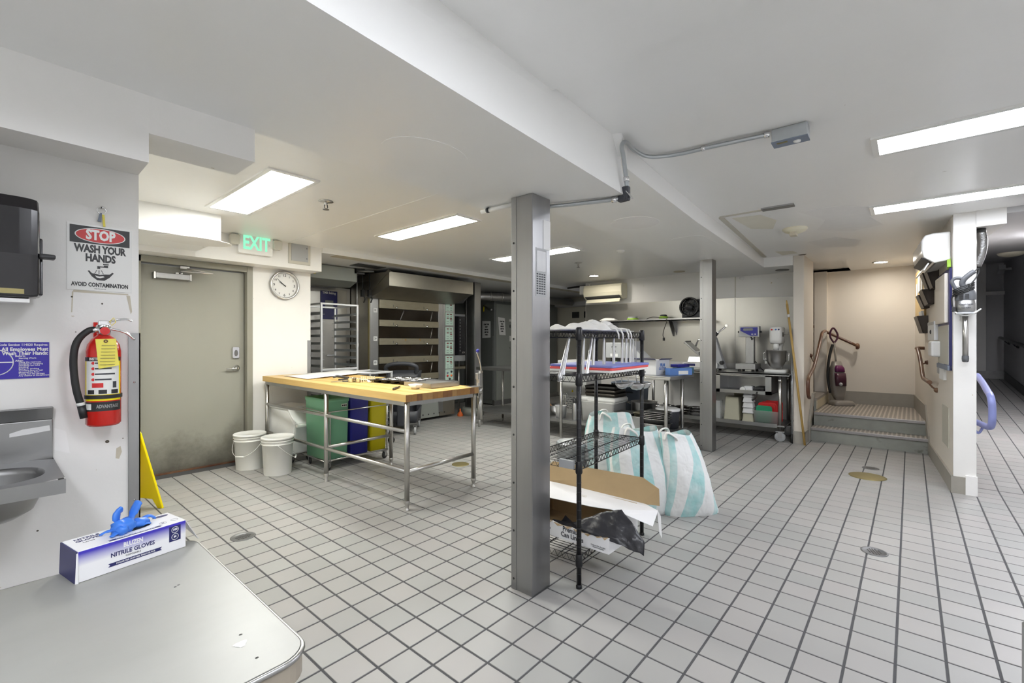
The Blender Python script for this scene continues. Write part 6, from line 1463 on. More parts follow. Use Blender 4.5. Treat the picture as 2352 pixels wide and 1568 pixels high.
# carton of can liners on the bottom shelf
t = thing('liner_carton', 'torn white carton of can liners hanging over the edge of the bottom shelf', 'box', (2.44, 1.55, .1775)); Z0 = .1778
b = MB(); th = .004
b.box(2.27,1.262,Z0,2.62,1.90,Z0+th); b.box(2.616,1.262,Z0,2.62,1.90,Z0+.19); b.box(2.27,1.896,Z0,2.62,1.90,Z0+.17); b.box(2.27,1.262,Z0,2.46,1.266,Z0+.085); b.box(2.44,1.262,Z0,2.62,1.266,Z0+.155)
make('carton_body', b, 'cardboard', t, world=True)
b = MB(); edge = [(1.90,Z0+.135),(1.80,Z0+.13),(1.72,Z0+.10),(1.70,Z0+.082),(1.64,Z0+.09),(1.56,Z0+.080),(1.50,Z0+.085),(1.42,Z0+.075),(1.36,Z0+.088),(1.30,Z0+.083),(1.262,Z0+.09)]
b.prism([(1.90,Z0)]+edge+[(1.262,Z0)],2.264,2.270,'x'); fw = make('front_wall', b, 'white_card', t, world=True)
b = MB()
for k in range(len(edge)-1):
    (y0,za),(y1,zb) = edge[k], edge[k+1]; b.add([(2.2645,y0,za),(2.2645,y1,zb),(2.259,(y0+y1)/2,min(za,zb)-.008),(2.262,y1,zb+.006)],[(0,1,2),(0,3,1)])
make('torn_edge', b, 'cardboard', fw, world=True)
b = MB(); b.box(2.264,1.2575,Z0,2.46,1.262,Z0+.088); b.box(2.44,1.2575,Z0,2.62,1.262,Z0+.16); make('end_wall', b, 'white_card', t, world=True)
b = MB(); b.box(2.45,1.252,Z0+.01,2.455,1.258,Z0+.16); make('end_slot', b, 'black_plastic', t, world=True)
text('lettering', 'Premium\nCan Liners', .040, 'charcoal', t, (2.263, 1.50, Z0+.047), FACE_NX, bold=.0008, sx=.9, line=.85)
text('lettering', 'Heritage', .026, 'charcoal', t, (2.263, 1.70, Z0+.045), FACE_NX, bold=.0006); text('lettering', 'Made in USA of quality\nrecycled materials', .010, 'charcoal', t, (2.263, 1.325, Z0+.022), FACE_NX, bold=0)
b = MB(); b.prism([(1.74,Z0+.055),(1.78,Z0+.08),(1.72,Z0+.095),(1.69,Z0+.065)],2.2625,2.264,'x'); make('logo', b, 'brown_paint', t, world=True)
P_ = [(2.30,1.95,.375),(2.38,1.44,.370),(2.43,1.33,.364),(2.44,1.24,.35),(2.47,1.095,.315),(2.60,1.12,.36),(2.66,1.26,.37),(2.612,1.95,.372)]
b = MB(); b.add(P_,[tuple(range(8))]); tl = make('top_flap', b, 'white_card', t, world=True, solid=.003)
text('lettering', 'Premium\nCan Liners', .018, 'stain_paint', tl, (2.50,1.58,.3755), (0,0,-pi/2), bold=0)
b = MB(); b.add([(2.64,1.26,.36),(2.625,1.95,.365),(2.665,1.95,.48),(2.67,1.93,.50),(2.675,1.25,.515)],[(0,1,2,3,4)]); b.add([(2.64,1.26,.36),(2.675,1.25,.515),(2.66,1.14,.47),(2.645,1.13,.375)],[(0,1,2,3)]); make('rear_flap', b, 'cardboard', t, world=True, solid=.004)
b = MB(); b.add([(2.63,1.14,.36),(2.66,1.13,.31),(2.61,1.10,.20),(2.585,1.105,.235)],[(0,1,2,3)]); make('green_slip', b, 'milky', t, world=True, solid=.002)
t = thing('bin_liner', 'shiny black bin liner pulled out over the carton edge', 'bag', (2.33, 1.30, .22))
S0 = [Vector(p) for p in ((2.28,1.50,.285),(2.36,1.36,.372),(2.40,1.25,.392))]; S1 = [Vector(p) for p in ((2.262,1.43,.268),(2.30,1.26,.325),(2.37,1.17,.345))]; S2 = [Vector(p) for p in ((2.256,1.36,.262),(2.29,1.17,.275),(2.345,1.085,.275))]; S3 = [Vector(p) for p in ((2.262,1.33,.260),(2.285,1.15,.24),(2.325,1.08,.205))]
def bag(u, v):
    rows = [r_[0]*(1-u)**2+r_[1]*2*u*(1-u)+r_[2]*u*u for r_ in (S0,S1,S2,S3)]
    s = v*3; i = min(2, int(s)); f_ = s-i; p = rows[i]*(1-f_)+rows[i+1]*f_
    return p + Vector((-.3,-.2,.6))*(.007*sin(14*u+5*v)*sin(9*v+3*u)+.003*sin(31*u-13*v))
b = MB(); b.grid(bag, 22, 22); make('film', b, 'black_bag', t, world=True, solid=.0015)
b = MB(); b.grid(lambda u, v: (2.29+.20*u, 1.28+.42*v, .215+.05*(1-v)**2+.02*sin(7*u+9*v)*sin(5*v)+.008*sin(13*v)), 12, 16); make('folded_film', b, 'black_bag', t, world=True)

# ------------------------------------------------------------------ steel drum and striped sacks behind the rack
t = thing('steel_drum', 'dull steel drum with blue letter label behind the wire rack', 'drum', (3.53, 2.34, 0))
b = MB(); b.lathe([(.001,0),(.13,0),(.135,.01),(.135,.40),(.143,.41),(.143,.43),(.130,.445),(.10,.43),(.05,.425),(.045,.44),(.001,.44)],n=32); make('drum', b, 'galv', t)
b = MB(); b.grid(lambda u, v: (.1365*cos(radians(195+50*u)), .1365*sin(radians(195+50*u)), .17+.05*v), 8, 1); lb = make('label', b, 'white_card', t)
b = MB(); b.grid(lambda u, v: (.1372*cos(radians(200+16*u)), .1372*sin(radians(200+16*u)), .175+.04*v), 4, 1); make('blue_letter', b, 'blue_film', lb)

def sack(name, label, x, y, rz, W, D, H, lean, slump, seed, nstripe, topopen=.55, rot_s=0.0):
    t = thing(name, label, 'sack', (x, y, 0), rz, 'striped woven sacks')
    r2 = random.Random(seed); p = [r2.uniform(0, 6) for _ in range(8)]
    n, m_ = 56, 22; v = []; uv = []
    for j in range(m_+1):
        s = j/m_; z = H*s
        ww = W*(1.0+.10*sin(pi*s)-.18*s**3+slump*(1-s)**3); dd = D*(.75+.5*sin(pi*min(1,s*1.1+.05)))*(1-.55*s**4)
        cx = lean*s*s+.012*sin(5*s+p[0]); cy = .03*s
        for i in range(n+1):
            a = 2*pi*i/n; c, q = cos(a), sin(a); e = .72
            px = ww/2*math.copysign(abs(c)**e, c); py = dd/2*math.copysign(abs(q)**.9, q)
            f_ = 1+.025*sin(3*a+4*s+p[1])+.018*sin(7*a-9*s+p[2])+.012*sin(15*a+21*s+p[3])
            zz = z*(1+.03*sin(2*a+p[4])*s)
            if j == 0: f_ *= .96
            v.append((cx+px*f_, cy+py*f_, max(0.0005, zz))); uv.append((nstripe*(i/n)+rot_s*s, s))
    b = MB(); b.add(v, [(j*(n+1)+i, j*(n+1)+i+1, (j+1)*(n+1)+i+1, (j+1)*(n+1)+i) for j in range(m_) for i in range(n)], smooth=True)
    o = make('sack_body', b, 'sack', t); ul = o.data.uv_layers.new(name='uv')
    for lp in o.data.loops: ul.data[lp.index].uv = uv[lp.vertex_index]
    b = MB(); k = [(lean+W*.36*cos(2*pi*i/20), .03+D*.17*sin(2*pi*i/20), H*.94) for i in range(20)]; b.add(k, [tuple(range(20))]); make('contents', b, 'green_lid', t)
    for s_ in (-1, 1):
        b = MB(); b.tube(bez([(lean-.10,.03+s_*D*.2,H*.93),(lean-.08,.03+s_*D*.25,H*1.02),(lean-.02,.03+s_*D*.3,H*1.0+.02*s_),(lean+.0,.03+s_*D*.24,H*.93)],5),.016,8,flat=.45); make('carry_loop', b, 'cloth', t)
    return t
sack('woven_sack', 'white and aqua striped sack farthest left, half behind the rack post', 3.73, 2.02, -49, .46, .22, .70, -.03, .0, 3, 7)
sack('woven_sack', 'broad white and aqua striped sack in the middle, open with green contents', 3.45, 1.625, -46, .44, .24, .655, -.04, .05, 8, 7)
sack('woven_sack', 'slumped white and aqua striped sack on the right, leaning on its neighbour', 3.675, 1.315, -40, .32, .22, .63, -.13, .42, 12, 6, rot_s=-.9)

# ------------------------------------------------------------------ floor drains and covers
def drain(x, y, r, label):
    t = thing('floor_drain', label, 'floor drain', (x, y, .0005), 20, 'round floor drains')
    b = MB(); b.lathe([(r,0),(r,.0025),(r*.85,.003),(r*.84,.0015),(.001,.0015)],n=28); make('rim', b, 'drain_metal', t)
    for i in range(-2,3):
        for j in range(-3,4):
            if (i*i*1.8+j*j) < 9:
                b = MB(); b.box(i*r*.26-r*.09,j*r*.2-r*.055,.0015,i*r*.26+r*.09,j*r*.2+r*.055,.0024); make('slot', b, 'black_plastic', t)
drain(1.18, 3.50, .078, 'round steel floor drain near the glove carton table'); drain(3.765, .175, .072, 'round steel floor drain in the right foreground'); drain(6.22, .32, .075, 'round floor drain before the steps')
for x, y, r, lab in ((3.45,3.75,.095,'round brass cleanout cover beyond the butcher block leg'),(5.82,.325,.155,'round brass cleanout cover before the steps'),(4.25,3.62,.06,'small grey cleanout cover beyond the brass one by the table')):
    b = MB(); b.lathe([(r,0),(r,.003),(r*.9,.0045),(.001,.0045)],(0,0,0),32); o = make('floor_cover', b, 'brass' if r > .07 else 'grey_panel_light'); o.location = (x,y,.0005); tag(o, lab, 'floor cover')
# grey steel bin cut by the right frame edge
t = thing('steel_bin', 'grey metal bin cut off by the right edge of the picture', 'bin', (1.90, -.45, 0))
b = MB(); k = lambda z, e: [(1.70-e,-.66-e,z),(2.10+e,-.66-e,z),(2.10+e,-.26+e,z),(1.70-e,-.26+e,z)]
b.loft([k(0,0),k(.49,0),k(.53,-.03)], smooth=False); make('bin_body', b, 'steel_dull', t, world=True)
# ------------------------------------------------------------------ partition, stairs, corridor
def yp(x): return -.294+.0696*(x-5.72)         # face of the partition towards the stairs
air_con('air_conditioner', 'white split air conditioner on the partition, seen from its end', .82, .20, .28, (6.24, yp(6.24)+.004, 2.09), 184, 'white_gloss', 'charcoal')
t = thing('duct_sleeve', 'wrinkled foil duct sleeve behind the partition top', 'duct', (5.85, -.50, 2.2))
b = MB(); b.tube(bez([(5.86,-.475,2.36),(5.88,-.49,2.25),(5.89,-.48,2.14),(5.90,-.452,2.04)],5),.035,12); make('sleeve', b, 'foil_duct', t, world=True)
b = MB(); b.cyl((5.86,-.475,2.33),(5.86,-.475,2.365),.038,12); make('collar', b, 'black_plastic', t, world=True)
# cork board and file pockets
def on_part(name, label, cat, x0, x1, z0, z1, m, off=.012, grp=None, bev=0):
    t = thing(name, label, cat, ((x0+x1)/2, yp((x0+x1)/2)+.0005, z0), math.degrees(math.atan(.0696)), grp)
    w = (x1-x0)/2; b = MB(); b.box(-w, 0, 0, w, off, z1-z0); make('board', b, m, t, bev); return t
t = on_part('cork_board', 'tan cork board high on the stair side of the partition', 'board', 7.75, 8.85, 1.68, 2.33, 'cork', .02)
for q, (x, z, w, h) in enumerate(((-.30,.30,.10,.22),(.0,.34,.12,.26),(.28,.28,.09,.2))):
    b = MB(); b.box(x-w,.021,z,x+w,.026,z+h); make('pinned_paper', b, 'paper', t)
for q, (x0, x1, z0, z1, lab) in enumerate(((6.62,6.86,1.93,2.13,'dark file pocket highest and nearest the air conditioner'),(6.98,7.22,1.93,2.13,'dark file pocket behind the highest one'),(7.02,7.36,1.78,1.95,'dark file pocket below the pair, in the middle'),(7.42,7.72,1.76,1.92,'dark file pocket with leaning papers beside the cork board'),(7.55,7.95,1.46,1.67,'dark file pocket hanging lowest under the cork board'))):
    t = thing('file_pocket', lab, 'file holder', ((x0+x1)/2, yp((x0+x1)/2)+.0005, z0), math.degrees(math.atan(.0696)), 'dark file pockets on the partition')
    w = (x1-x0)/2; h = z1-z0; b = MB()
    b.prism([(0,0),(.05,0),(.10,h*.95),(.105,h),(0,h*1.02)],-w,-w+.012,'x'); b.prism([(0,0),(.05,0),(.10,h*.95),(.105,h),(0,h*1.02)],w-.012,w,'x'); b.hexa([(-w,.04,0),(w,.04,0),(w,.05,0),(-w,.05,0),(-w,.095,h),(w,.095,h),(w,.105,h),(-w,.105,h)]); b.box(-w,0,0,w,.05,.01); make('pocket', b, 'dark_wood', t)
    b = MB(); b.hexa([(-w*.8,.015,.015),(w*.8,.015,.015),(w*.8,.035,.015),(-w*.8,.035,.015),(-w*.8,.04,h*1.3),(w*.8,.04,h*1.3),(w*.8,.06,h*1.3),(-w*.8,.06,h*1.3)]); make('papers', b, 'paper', t)
t = on_part('wall_board', 'framed notice board with blue grey frame at the partition end', 'board', 5.79, 6.52, 1.09, 2.03, 'navy_print', .018)
b = MB(); b.box(-.33,.018,.05,.33,.022,.42); make('lower_sheet', b, 'wall_beige', t); b = MB(); b.box(-.30,.018,.44,.32,.045,.90); make('wood_plaque', b, 'wall_cream', t, .006)
b = MB(); b.box(-.365,.0,0,.365,.03,.045); make('lower_ledge', b, 'grey_bin', t)
b = MB(); b.box(.30,.02,.80,.36,.10,.96); o = make('leaf_sticker', b, 'lime', t) if False else None
t = thing('green_tag', 'small lime green tag behind the white air conditioner', 'tag', (5.82, yp(5.82)+.02, 2.03))
b = MB(); b.prism([(5.80,2.04),(5.86,2.02),(5.93,2.10),(5.84,2.13)],yp(5.82)+.006,yp(5.82)+.03,'y'); make('tag', b, 'lime', t, world=True)
t = on_part('document_holder', 'clear holder with printed hygiene leaflet on the partition', 'holder', 6.52, 7.05, 1.37, 1.57, 'paper', .05)
b = MB(); b.box(-.26,.0505,.165,.26,.053,.195); make('header', b, 'grey_plastic', t); b = MB(); b.tube([(.0+.04*cos(2*pi*k/16),.052,.09+.02*sin(2*pi*k/16)) for k in range(16)],.004,5,closed=True); make('symbol', b, 'charcoal', t)
t = on_part('soap_dispenser', 'clear wall dispenser below the leaflet holder', 'dispenser', 6.35, 6.60, 1.20, 1.36, 'milky', .09, bev=.02)
t = on_part('hanging_papers', 'loose white papers hanging below the dispenser', 'papers', 6.12, 6.42, .98, 1.24, 'paper', .02)
t = on_part('switch_plate', 'small grey switch plate on the partition beside the papers', 'switch', 6.55, 6.68, 1.02, 1.12, 'grey_plastic', .01)
t = on_part('access_cover', 'beige cover plate low on the partition near its end', 'cover plate', 5.95, 6.35, .35, .73, 'wall_beige', .006)
# brown handrails
def rail(name, label, pts, r=.021, m='brown_paint', brk=(), endcap=None):
    t = thing(name, label, 'handrail', tuple(pts[0])); b = MB(); b.tube(bez(pts, 6), r, 12); make('rail', b, m, t, world=True)
    for p, q in brk:
        b = MB(); b.tube([p, ((p[0]+q[0])/2, (p[1]+q[1])/2, p[2]-.05), q], .009, 8); b.ball(q, .028, 10, 6); make('bracket', b, m, t, world=True)
    return t
o = .075
rail('handrail', 'brown handrail on the partition side of the steps, ending level', [(7.95,yp(7.95)+.005,1.27),(7.90,yp(7.9)+o,1.27),(7.78,yp(7.8)+o,1.25),(7.55,yp(7.5)+o,1.12),(7.28,yp(7.3)+o,.97),(7.18,yp(7.2)+o,.93),(7.05,yp(7)+o,.92),(6.62,yp(6.6)+o,.92)], brk=(((7.6,yp(7.6)+o,1.13),(7.6,yp(7.6)+.005,1.10)),((6.75,yp(6.75)+o,.91),(6.75,yp(6.75)+.005,.83))))
rail('handrail', 'brown bent handrail on the pier side of the steps', [(8.6,1.0,1.52),(8.25,.995,1.49),(8.05,.99,1.40),(7.80,.99,1.24),(7.45,.99,1.03),(7.25,.99,.965),(7.0,.99,.90),(6.93,.99,.83),(6.94,.99,.70),(7.0,.99,.635),(7.12,1.0,.62),(7.25,1.03,.62)], brk=(((7.6,.99,1.12),(7.6,1.055,1.16)),))
rail('handrail', 'brown handrail climbing to the left on the back wall of the steps', [(9.05,.62,1.28),(9.05,1.2,1.60),(9.05,2.0,2.02)], brk=(((9.05,1.12,1.55),(9.14,1.12,1.46)),))
b = MB(); b.lathe([(.045,0),(.05,.02),(.045,.04),(.02,.05)],(9.05,.65,1.28),18,axis='-y'); make('end_flange', b, 'brown_paint', bpy.data.objects['handrail.002'], world=True)
# blue handrail on the corridor side
t = rail('corridor_rail', 'worn blue painted handrail loop on the corridor side of the partition', [(6.8,-.53,1.0),(6.3,-.53,.95),(5.98,-.53,.905),(5.83,-.533,.88),(5.77,-.537,.83),(5.765,-.54,.76),(5.765,-.54,.68),(5.79,-.535,.615),(5.86,-.52,.595),(5.98,-.49,.60),(6.1,-.44,.615)], .026, 'blue_rail')
b = MB(); b.tube(bez([(5.95,-.50,.58),(5.95,-.47,.52),(5.95,-.44,.56)],4),.010,8); make('bracket', b, 'blue_rail', t, world=True)
rail('corridor_rail', 'dark handrail on the far corridor wall', [(15.0,-1.42,1.48) if False else (13.9,-1.42,1.435),(12.5,-1.42,1.35),(11.0,-1.42,1.27),(8.0,-1.42,1.10)], .03, 'black_metal', (((13.4,-1.42,1.38),(13.4,-1.49,1.32)),((12.4,-1.42,1.32),(12.4,-1.49,1.26)),((11.4,-1.42,1.28),(11.4,-1.49,1.2))))
t = thing('corridor_lamp', 'unlit yellowish dome lamp on the corridor ceiling', 'lamp', (11.0, -1.25, 2.82))
b = MB(); b.lathe([(.16,.0),(.17,-.02),(.15,-.05),(.08,-.075),(.001,-.08)],n=24); make('dome', b, 'cream_plastic', t)
t = thing('corridor_camera', 'small white fixture high at the corridor end', 'fixture', (13.2, -1.42, 2.78))
b = MB(); b.obox((0,.06,0),(.25,.10,.10),(0,.3,0)); make('housing', b, 'grey_plastic', t, .01)
b = MB(); b.box(-.02,-.08,-.02,.02,.02,.02); make('arm', b, 'grey_plastic', t)
# immersion blender hanging on the partition end
BX = 5.64
t = thing('immersion_blender', 'large grey immersion blender hanging from a wire bracket on the partition end', 'blender', (BX, -.365, 1.2))
def B_(p): return (BX+p[0], -.365+p[1], p[2])
b = MB(); b.lathe([(.036,0),(.042,.01),(.062,.03),(.066,.05),(.066,.135),(.001,.135)],B_((0,0,1.595)),24); mt = make('motor', b, 'steel_dull', t, world=True)
b = MB(); b.lathe([(.067,.0),(.069,.01),(.069,.055),(.056,.10),(.040,.115),(.001,.118)],B_((0,0,1.715)),24); make('motor_top', b, 'blender_grey', t, world=True)
b = MB(); b.lathe([(.066,0),(.068,.012),(.060,.016)],B_((0,0,1.596)),24); make('collar', b, 'grey_plastic', t, world=True)
text('lettering', 'ROBOT-COUPE', .017, 'charcoal', mt, (BX-.0675,-.365,1.675), FACE_NX, bold=.0005, sx=.75); text('lettering', 'Super Robot', .013, 'charcoal', mt, (BX-.0675,-.365,1.648), FACE_NX, bold=.0004, sx=.85)
for k in range(5):
    for s_ in (-1,1):
        b = MB(); b.box(BX-.071, -.365+.018*s_-.013+.012, 1.728+.0085*k, BX-.062, -.365+.018*s_+.013+.012, 1.732+.0085*k); make('vent_slot', b, 'black_plastic', mt, world=True)
b = MB(); b.tube(bez([B_((0,.0,1.82)),B_((-.005,.02,1.86)),B_((-.01,.01,1.90)),B_((-.01,-.03,1.945)),B_((-.005,-.055,1.965))],5),.021,10); b.tube(bez([B_((-.01,.005,1.905)),B_((-.01,.06,1.915)),B_((-.01,.085,1.89)),B_((-.005,.075,1.85)),B_((0,.05,1.80))],5),.014,10); make('handle', b, 'blender_grey', t, world=True)
b = MB(); b.tube(bez([B_((-.005,-.055,1.965)),B_((-.005,-.08,1.985)),B_((-.0,-.085,1.96)),B_((-.02,-.06,1.90)),B_((-.05,-.03,1.85))],5),.005,6)
for k in range(5): b.tube([B_((.066*cos(2*pi*q/18)*1.02-.008, .066*sin(2*pi*q/18)*1.02+.012, 1.785+.013*k+.030*sin(2*pi*q/18+pi)+.004*sin(3*q+k))) for q in range(18)],.0045,6,closed=True)
b.tube(bez([B_((-.05,.055,1.80)),B_((-.03,.085,1.75)),B_((-.03,.085,1.68)),B_((-.03,.075,1.64))],5),.005,6); make('cord', b, 'black_rubber', t, world=True)
b = MB(); b.obox(B_((-.03,.075,1.64)),(.02,.024,.045)); make('plug', b, 'black_plastic', t, .004, world=True)
b = MB(); b.cyl(B_((0,0,1.215)),B_((0,0,1.60)),.020,14); sh = make('shaft', b, 'steel_tube', t, world=True)
b = MB(); b.lathe([(.015,0),(.021,.005),(.024,.03),(.023,.055)],B_((0,0,1.175)),14); make('blade_head', b, 'blender_grey', sh, world=True)
t = thing('blender_bracket', 'white wire bracket holding the immersion blender', 'bracket', (5.70, -.365, 1.58))
b = MB(); b.tube(bez([B_((-.03,.085,1.635)),B_((-.035,.05,1.60)),B_((-.04,0,1.582)),B_((-.035,-.05,1.60)),B_((-.03,-.095,1.638))],5),.006,8); b.tube([B_((-.04,.02,1.585)),B_((.075,.02,1.585))],.005,6); b.tube([B_((.03,.03,1.585)),B_((.03,.03,1.55)),B_((.075,.03,1.55))],.004,6); make('wire', b, 'white_gloss', t, world=True)
# upright vacuum cleaner on the landing
t = thing('vacuum_cleaner', 'grey and purple upright vacuum cleaner on the stair landing', 'vacuum cleaner', (8.82, .845, .3605), -55)
b = MB(); b.loft([[(x*s, y*s*.9-.06, z) for x, y in rrect(-.15,-.13,.15,.13,.05)] for z, s in ((0,.97),(.02,1),(.05,.97),(.075,.80),(.08,.6))]); make('floor_head', b, 'vac_grey', t)
b = MB(); b.loft([[(x*s+ox, y*s*.85+oy, z) for x, y in rrect(-.10,-.09,.10,.09,.045)] for z, s, ox, oy in ((.08,.55,0,.0),(.16,.85,.0,.02),(.28,1.0,.0,.035),(.45,.98,.0,.05),(.58,.85,.0,.06),(.68,.55,0,.07))]); bd = make('body', b, 'vac_grey', t)
b = MB(); b.loft([[(x*s, y*s*.8+oy, z) for x, y in rrect(-.075,-.07,.075,.07,.03)] for z, s, oy in ((.30,1.0,-.025),(.42,1.05,-.015),(.50,1.0,-.005))]); make('dirt_cup', b, 'maroon', bd)
b = MB(); b.loft([[(x*s, y*s*.8+oy, z) for x, y in rrect(-.07,-.065,.07,.065,.03)] for z, s, oy in ((.52,1.0,.0),(.58,.95,.01),(.62,.6,.02))]); make('top_cover', b, 'purple_gloss', bd)
b = MB(); b.lathe([(.03,0),(.025,.04),(.001,.045)],(-.02,-.05,.33),12,axis='-y'); make('dial', b, 'grey_plastic', bd)
b = MB(); b.cyl((0,.07,.60),(0,.13,.98),.014,10); make('pole', b, 'vac_grey', t)
b = MB(); b.tube(bez([(0,.13,.97),(-.05,.14,1.06),(-.045,.15,1.15),(.0,.15,1.21),(.06,.15,1.12),(.05,.14,1.04),(0,.13,.97)],5),.014,8); make('loop_handle', b, 'maroon', t)
b = MB(); b.tube(bez([(-.09,.07,.18),(-.11,.10,.40),(-.09,.12,.66),(-.05,.13,.85),(-.02,.13,.95)],6),.020,10); make('hose', b, 'black_rubber', t)
# brooms leaning at the pier
t = thing('broom_handle', 'yellow wooden broom handle leaning beside the pier', 'broom', (7.06, 1.03, 0))
b = MB(); b.tube([(7.035,1.04,.0),(7.055,1.145,.95),(7.075,1.25,1.86)],.014,10); b.tube([(7.075,1.25,1.86),(7.076,1.256,1.91)],[.012,.006],8); make('stick', b, 'broom_wood', t, world=True)
b = MB(); b.tube([(7.0712,1.230,1.68),(7.0722,1.2345,1.72)],.0148,10); make('label_band', b, 'milky', t, world=True)
t = thing('mop_pole', 'slim grey blue metal pole standing between prep table and pier', 'pole', (7.08, 1.185, 0))
b = MB(); b.cyl((7.07,1.192,.10),(7.11,1.196,1.20),.010,8); make('pole', b, 'galv', t, world=True); b = MB(); b.cyl((7.07,1.192,0),(7.072,1.192,.12),.012,8); make('rubber_foot', b, 'black_rubber', t, world=True)

# ------------------------------------------------------------------ things on the walls and ceilings
t = thing('exit_sign', 'lit green EXIT sign with two emergency lamps above the door', 'exit sign', (1.955, 5.45, 2.42))
b = MB(); b.prism(rrect(1.775,2.305,2.125,2.53,.015),5.395,5.45,'y'); make('housing', b, 'white_plastic', t, .004, world=True)
text('lettering', 'EXIT', .205, 'exit_green', t, (1.955, 5.3945, 2.418), FACE_NY, bold=.006, sx=.66, depth=.001)
b = MB(); b.prism([(2.075,2.40),(2.10,2.42),(2.075,2.44)],5.393,5.396,'y'); make('arrow_mark', b, 'milky', t, world=True)
for x in (1.735, 2.168):
    b = MB(); b.prism(rrect(x-.045,2.385,x+.045,2.49,.02),5.36,5.42,'y'); lh = make('lamp_head', b, 'lens_clear', t, .006, world=True)
    b = MB(); b.box(x-.03,5.365,2.40,x+.03,5.40,2.475); make('reflector', b, 'chrome', lh, world=True)
    b = MB(); b.cyl((x,5.41,2.43),(x+(.05 if x < 2 else -.05),5.42,2.43),.012,8); make('arm', b, 'white_plastic', lh, world=True)
t = thing('wall_hatch', 'grey metal access hatch on the header right of the EXIT sign', 'hatch', (2.44, 5.45, 2.4))
b = MB(); b.box(2.315,5.435,2.265,2.57,5.45,2.53); make('frame', b, 'wall_beige', t, .003, world=True); b = MB(); b.box(2.345,5.431,2.30,2.54,5.436,2.50); dd = make('panel_door', b, 'grey_plastic', t, world=True)
for z in (2.34, 2.46):
    b = MB(); b.lathe([(.006,0),(.001,.002)],(2.525,5.431,z),8,axis='-y'); make('screw', b, 'screw', dd, world=True)
t = thing('wall_clock', 'round silver wall clock right of the door', 'clock', (2.372, 5.70, 2.03)); cx, cz = 2.372, 2.03
b = MB(); b.lathe([(.165,0),(.172,.010),(.170,.035),(.158,.042),(.148,.030),(.146,.012)],(cx,5.70,cz),40,axis='-y',caps=False); make('rim', b, 'steel_tube', t, world=True)
b = MB(); b.lathe([(.150,.010),(.001,.010)],(cx,5.70,cz),40,axis='-y'); fc = make('dial', b, 'paper', t, world=True)
for h in range(1,13):
    a = radians(90-30*h); big = h in (12,3,6,9); text('numeral', str(h), .044 if big else .030, 'charcoal', fc, (cx+.118*cos(a),5.6885,cz+.118*sin(a)), FACE_NY, bold=.0006)
for ang, L, w in ((303,.075,.0055),(312,.112,.0038)):
    a = radians(90-ang); d = Vector((cos(a),0,sin(a))); pn = Vector((-sin(a),0,cos(a))); b = MB(); c0 = Vector((cx,5.686,cz)); q = [c0-d*.02-pn*w,c0+d*L-pn*w*.5,c0+d*L+pn*w*.5,c0-d*.02+pn*w]
    b.hexa([tuple(p) for p in q]+[(p.x,5.684,p.z) for p in q]); make('hand', b, 'black_plastic', fc, world=True)
b = MB(); b.lathe([(.007,.018),(.001,.019)],(cx,5.70,cz),10,axis='-y'); make('hub', b, 'black_plastic', fc, world=True)
for x, y, lab in ((1.83,3.60,'ceiling sprinkler between the two left light fixtures'),(5.66,3.64,'ceiling sprinkler before the cream air conditioner')):
    t = thing('sprinkler', lab, 'sprinkler', (x, y, ZC)); b = MB(); b.lathe([(.055,0),(.058,-.004),(.03,-.010),(.014,-.012),(.012,-.03)],n=20); make('rosette', b, 'steel_tube', t)
    b = MB(); b.tube([(-.012,0,-.03),(-.014,0,-.05),(0,0,-.066),(.014,0,-.05),(.012,0,-.03)],.004,6); b.lathe([(.001,-.066),(.026,-.067),(.024,-.070),(.001,-.070)],n=16); make('deflector', b, 'steel_dark', t)
t = thing('smoke_detector', 'yellowed smoke detector with tan sensor block on the right ceiling', 'detector', (5.38, .88, ZC))
b = MB(); b.lathe([(.11,0),(.112,-.012),(.09,-.035),(.05,-.05),(.001,-.052)],n=24); make('base', b, 'cream_plastic', t); b = MB(); b.obox((-.02,.01,-.06),(.09,.06,.04)); make('sensor', b, 'stain_paint', t, .004)
for x, y, z, lab, r in ((6.15,2.25,2.5,'small round ceiling cover','x') ,):
    pass
t = thing('small_detector', 'small white dome on the ceiling near the middle light fixture', 'detector', (5.25, 2.75, ZC)); b = MB(); b.lathe([(.05,0),(.05,-.012),(.03,-.03),(.001,-.034)],n=18); make('dome', b, 'white_plastic', t)
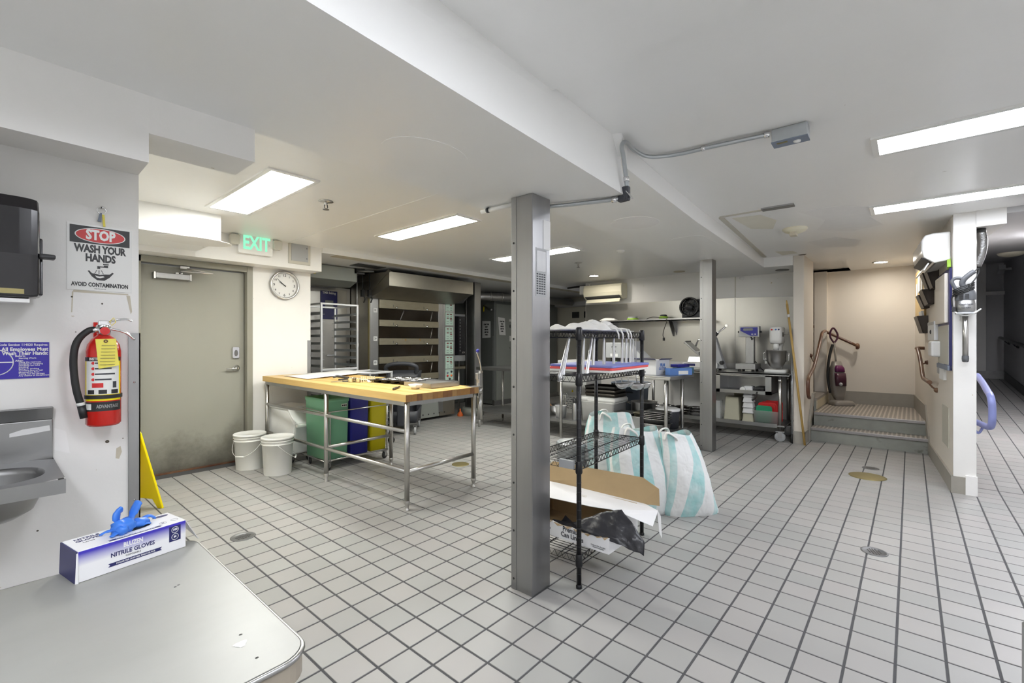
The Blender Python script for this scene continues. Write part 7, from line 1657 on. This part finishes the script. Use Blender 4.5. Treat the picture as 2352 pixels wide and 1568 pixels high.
# junction box with conduit on the right ceiling, running over the beam
t = thing('junction_box', 'white and grey metal box with dial on the right ceiling', 'junction box', (2.83, .49, 2.49))
b = MB(); b.obox((2.835,.485,2.465),(.085,.165,.070),(0,0,.02)); make('box', b, 'galv', t, .004, world=True)
b = MB(); b.obox((2.835,.485,2.428),(.088,.168,.006),(0,0,.02)); fp = make('cover', b, 'grey_bin', t, world=True)
b = MB(); b.lathe([(.018,0),(.017,-.006),(.001,-.007)],(2.84,.455,2.425),16); make('dial', b, 'white_plastic', fp, world=True); b = MB(); b.obox((2.815,.52,2.424),(.016,.05,.002)); make('label', b, 'brass', fp, world=True)
t = thing('conduit', 'bent grey steel conduit from the ceiling box over the beam to the near column', 'conduit', (2.3, 1.2, 2.4))
b = MB(); b.tube(bez([(2.79,.58,2.478),(2.755,.85,2.48),(2.74,1.02,2.48),(2.70,1.14,2.48),(2.62,1.205,2.475),(2.48,1.215,2.472),(2.34,1.195,2.465),(2.275,1.185,2.42),(2.268,1.172,2.36),(2.265,1.152,2.22),(2.265,1.150,2.175)],6),.0115,10); b.tube(bez([(2.262,1.175,2.128),(2.23,1.29,2.13),(2.17,1.46,2.13),(2.12,1.57,2.128),(2.078,1.62,2.10),(2.065,1.64,2.06)],6),.0115,10); make('pipe', b, 'galv', t, world=True)
b = MB(); b.box(2.248,1.135,2.112,2.283,1.175,2.19); b.box(2.246,1.15,2.112,2.285,1.20,2.145); make('elbow_body', b, 'charcoal', t, .008, world=True)
b = MB(); b.obox((2.262,1.132,2.140),(.030,.006,.055),(radians(-35),0,0)); make('elbow_cover', b, 'chrome', t, .003, world=True)
for p, q in (((2.748,.90,2.48),(2.746,.92,2.48)),((2.267,1.155,2.24),(2.266,1.152,2.215)),((2.255,1.205,2.128),(2.248,1.23,2.129)),((2.785,.60,2.478),(2.79,.575,2.478))):
    b = MB(); b.cyl(p, q, .0155, 10); make('coupling', b, 'chrome', t, world=True)
t = thing('conduit_stub', 'short white conduit end left of the near column top', 'conduit', (1.9, 1.8, 2.12))
b = MB(); b.cyl((1.96,1.665,2.128),(1.945,1.93,2.128),.012,10); make('pipe', b, 'white_plastic', t, world=True)
b = MB(); b.cyl((1.946,1.87,2.128),(1.945,1.885,2.128),.0155,10); make('strap', b, 'charcoal', t, world=True)
t = thing('alcove_vent', 'small dark vent in the soffit above the mixer', 'vent', (7.45, 1.36, 2.37)); b = MB(); b.prism(ellipse(7.42,1.37,.10,.085,20),2.364,2.3695); make('vent_plate', b, 'steel_dark', t, world=True)
t = thing('wall_eye', 'small white fitting under the ceiling right of the far column', 'fitting', (7.74, 1.98, 2.33)); b = MB(); b.lathe([(.03,0),(.03,.03),(.01,.05)],(7.748,1.98,2.34),12,axis='-x'); make('fitting', b, 'white_plastic', t, world=True)
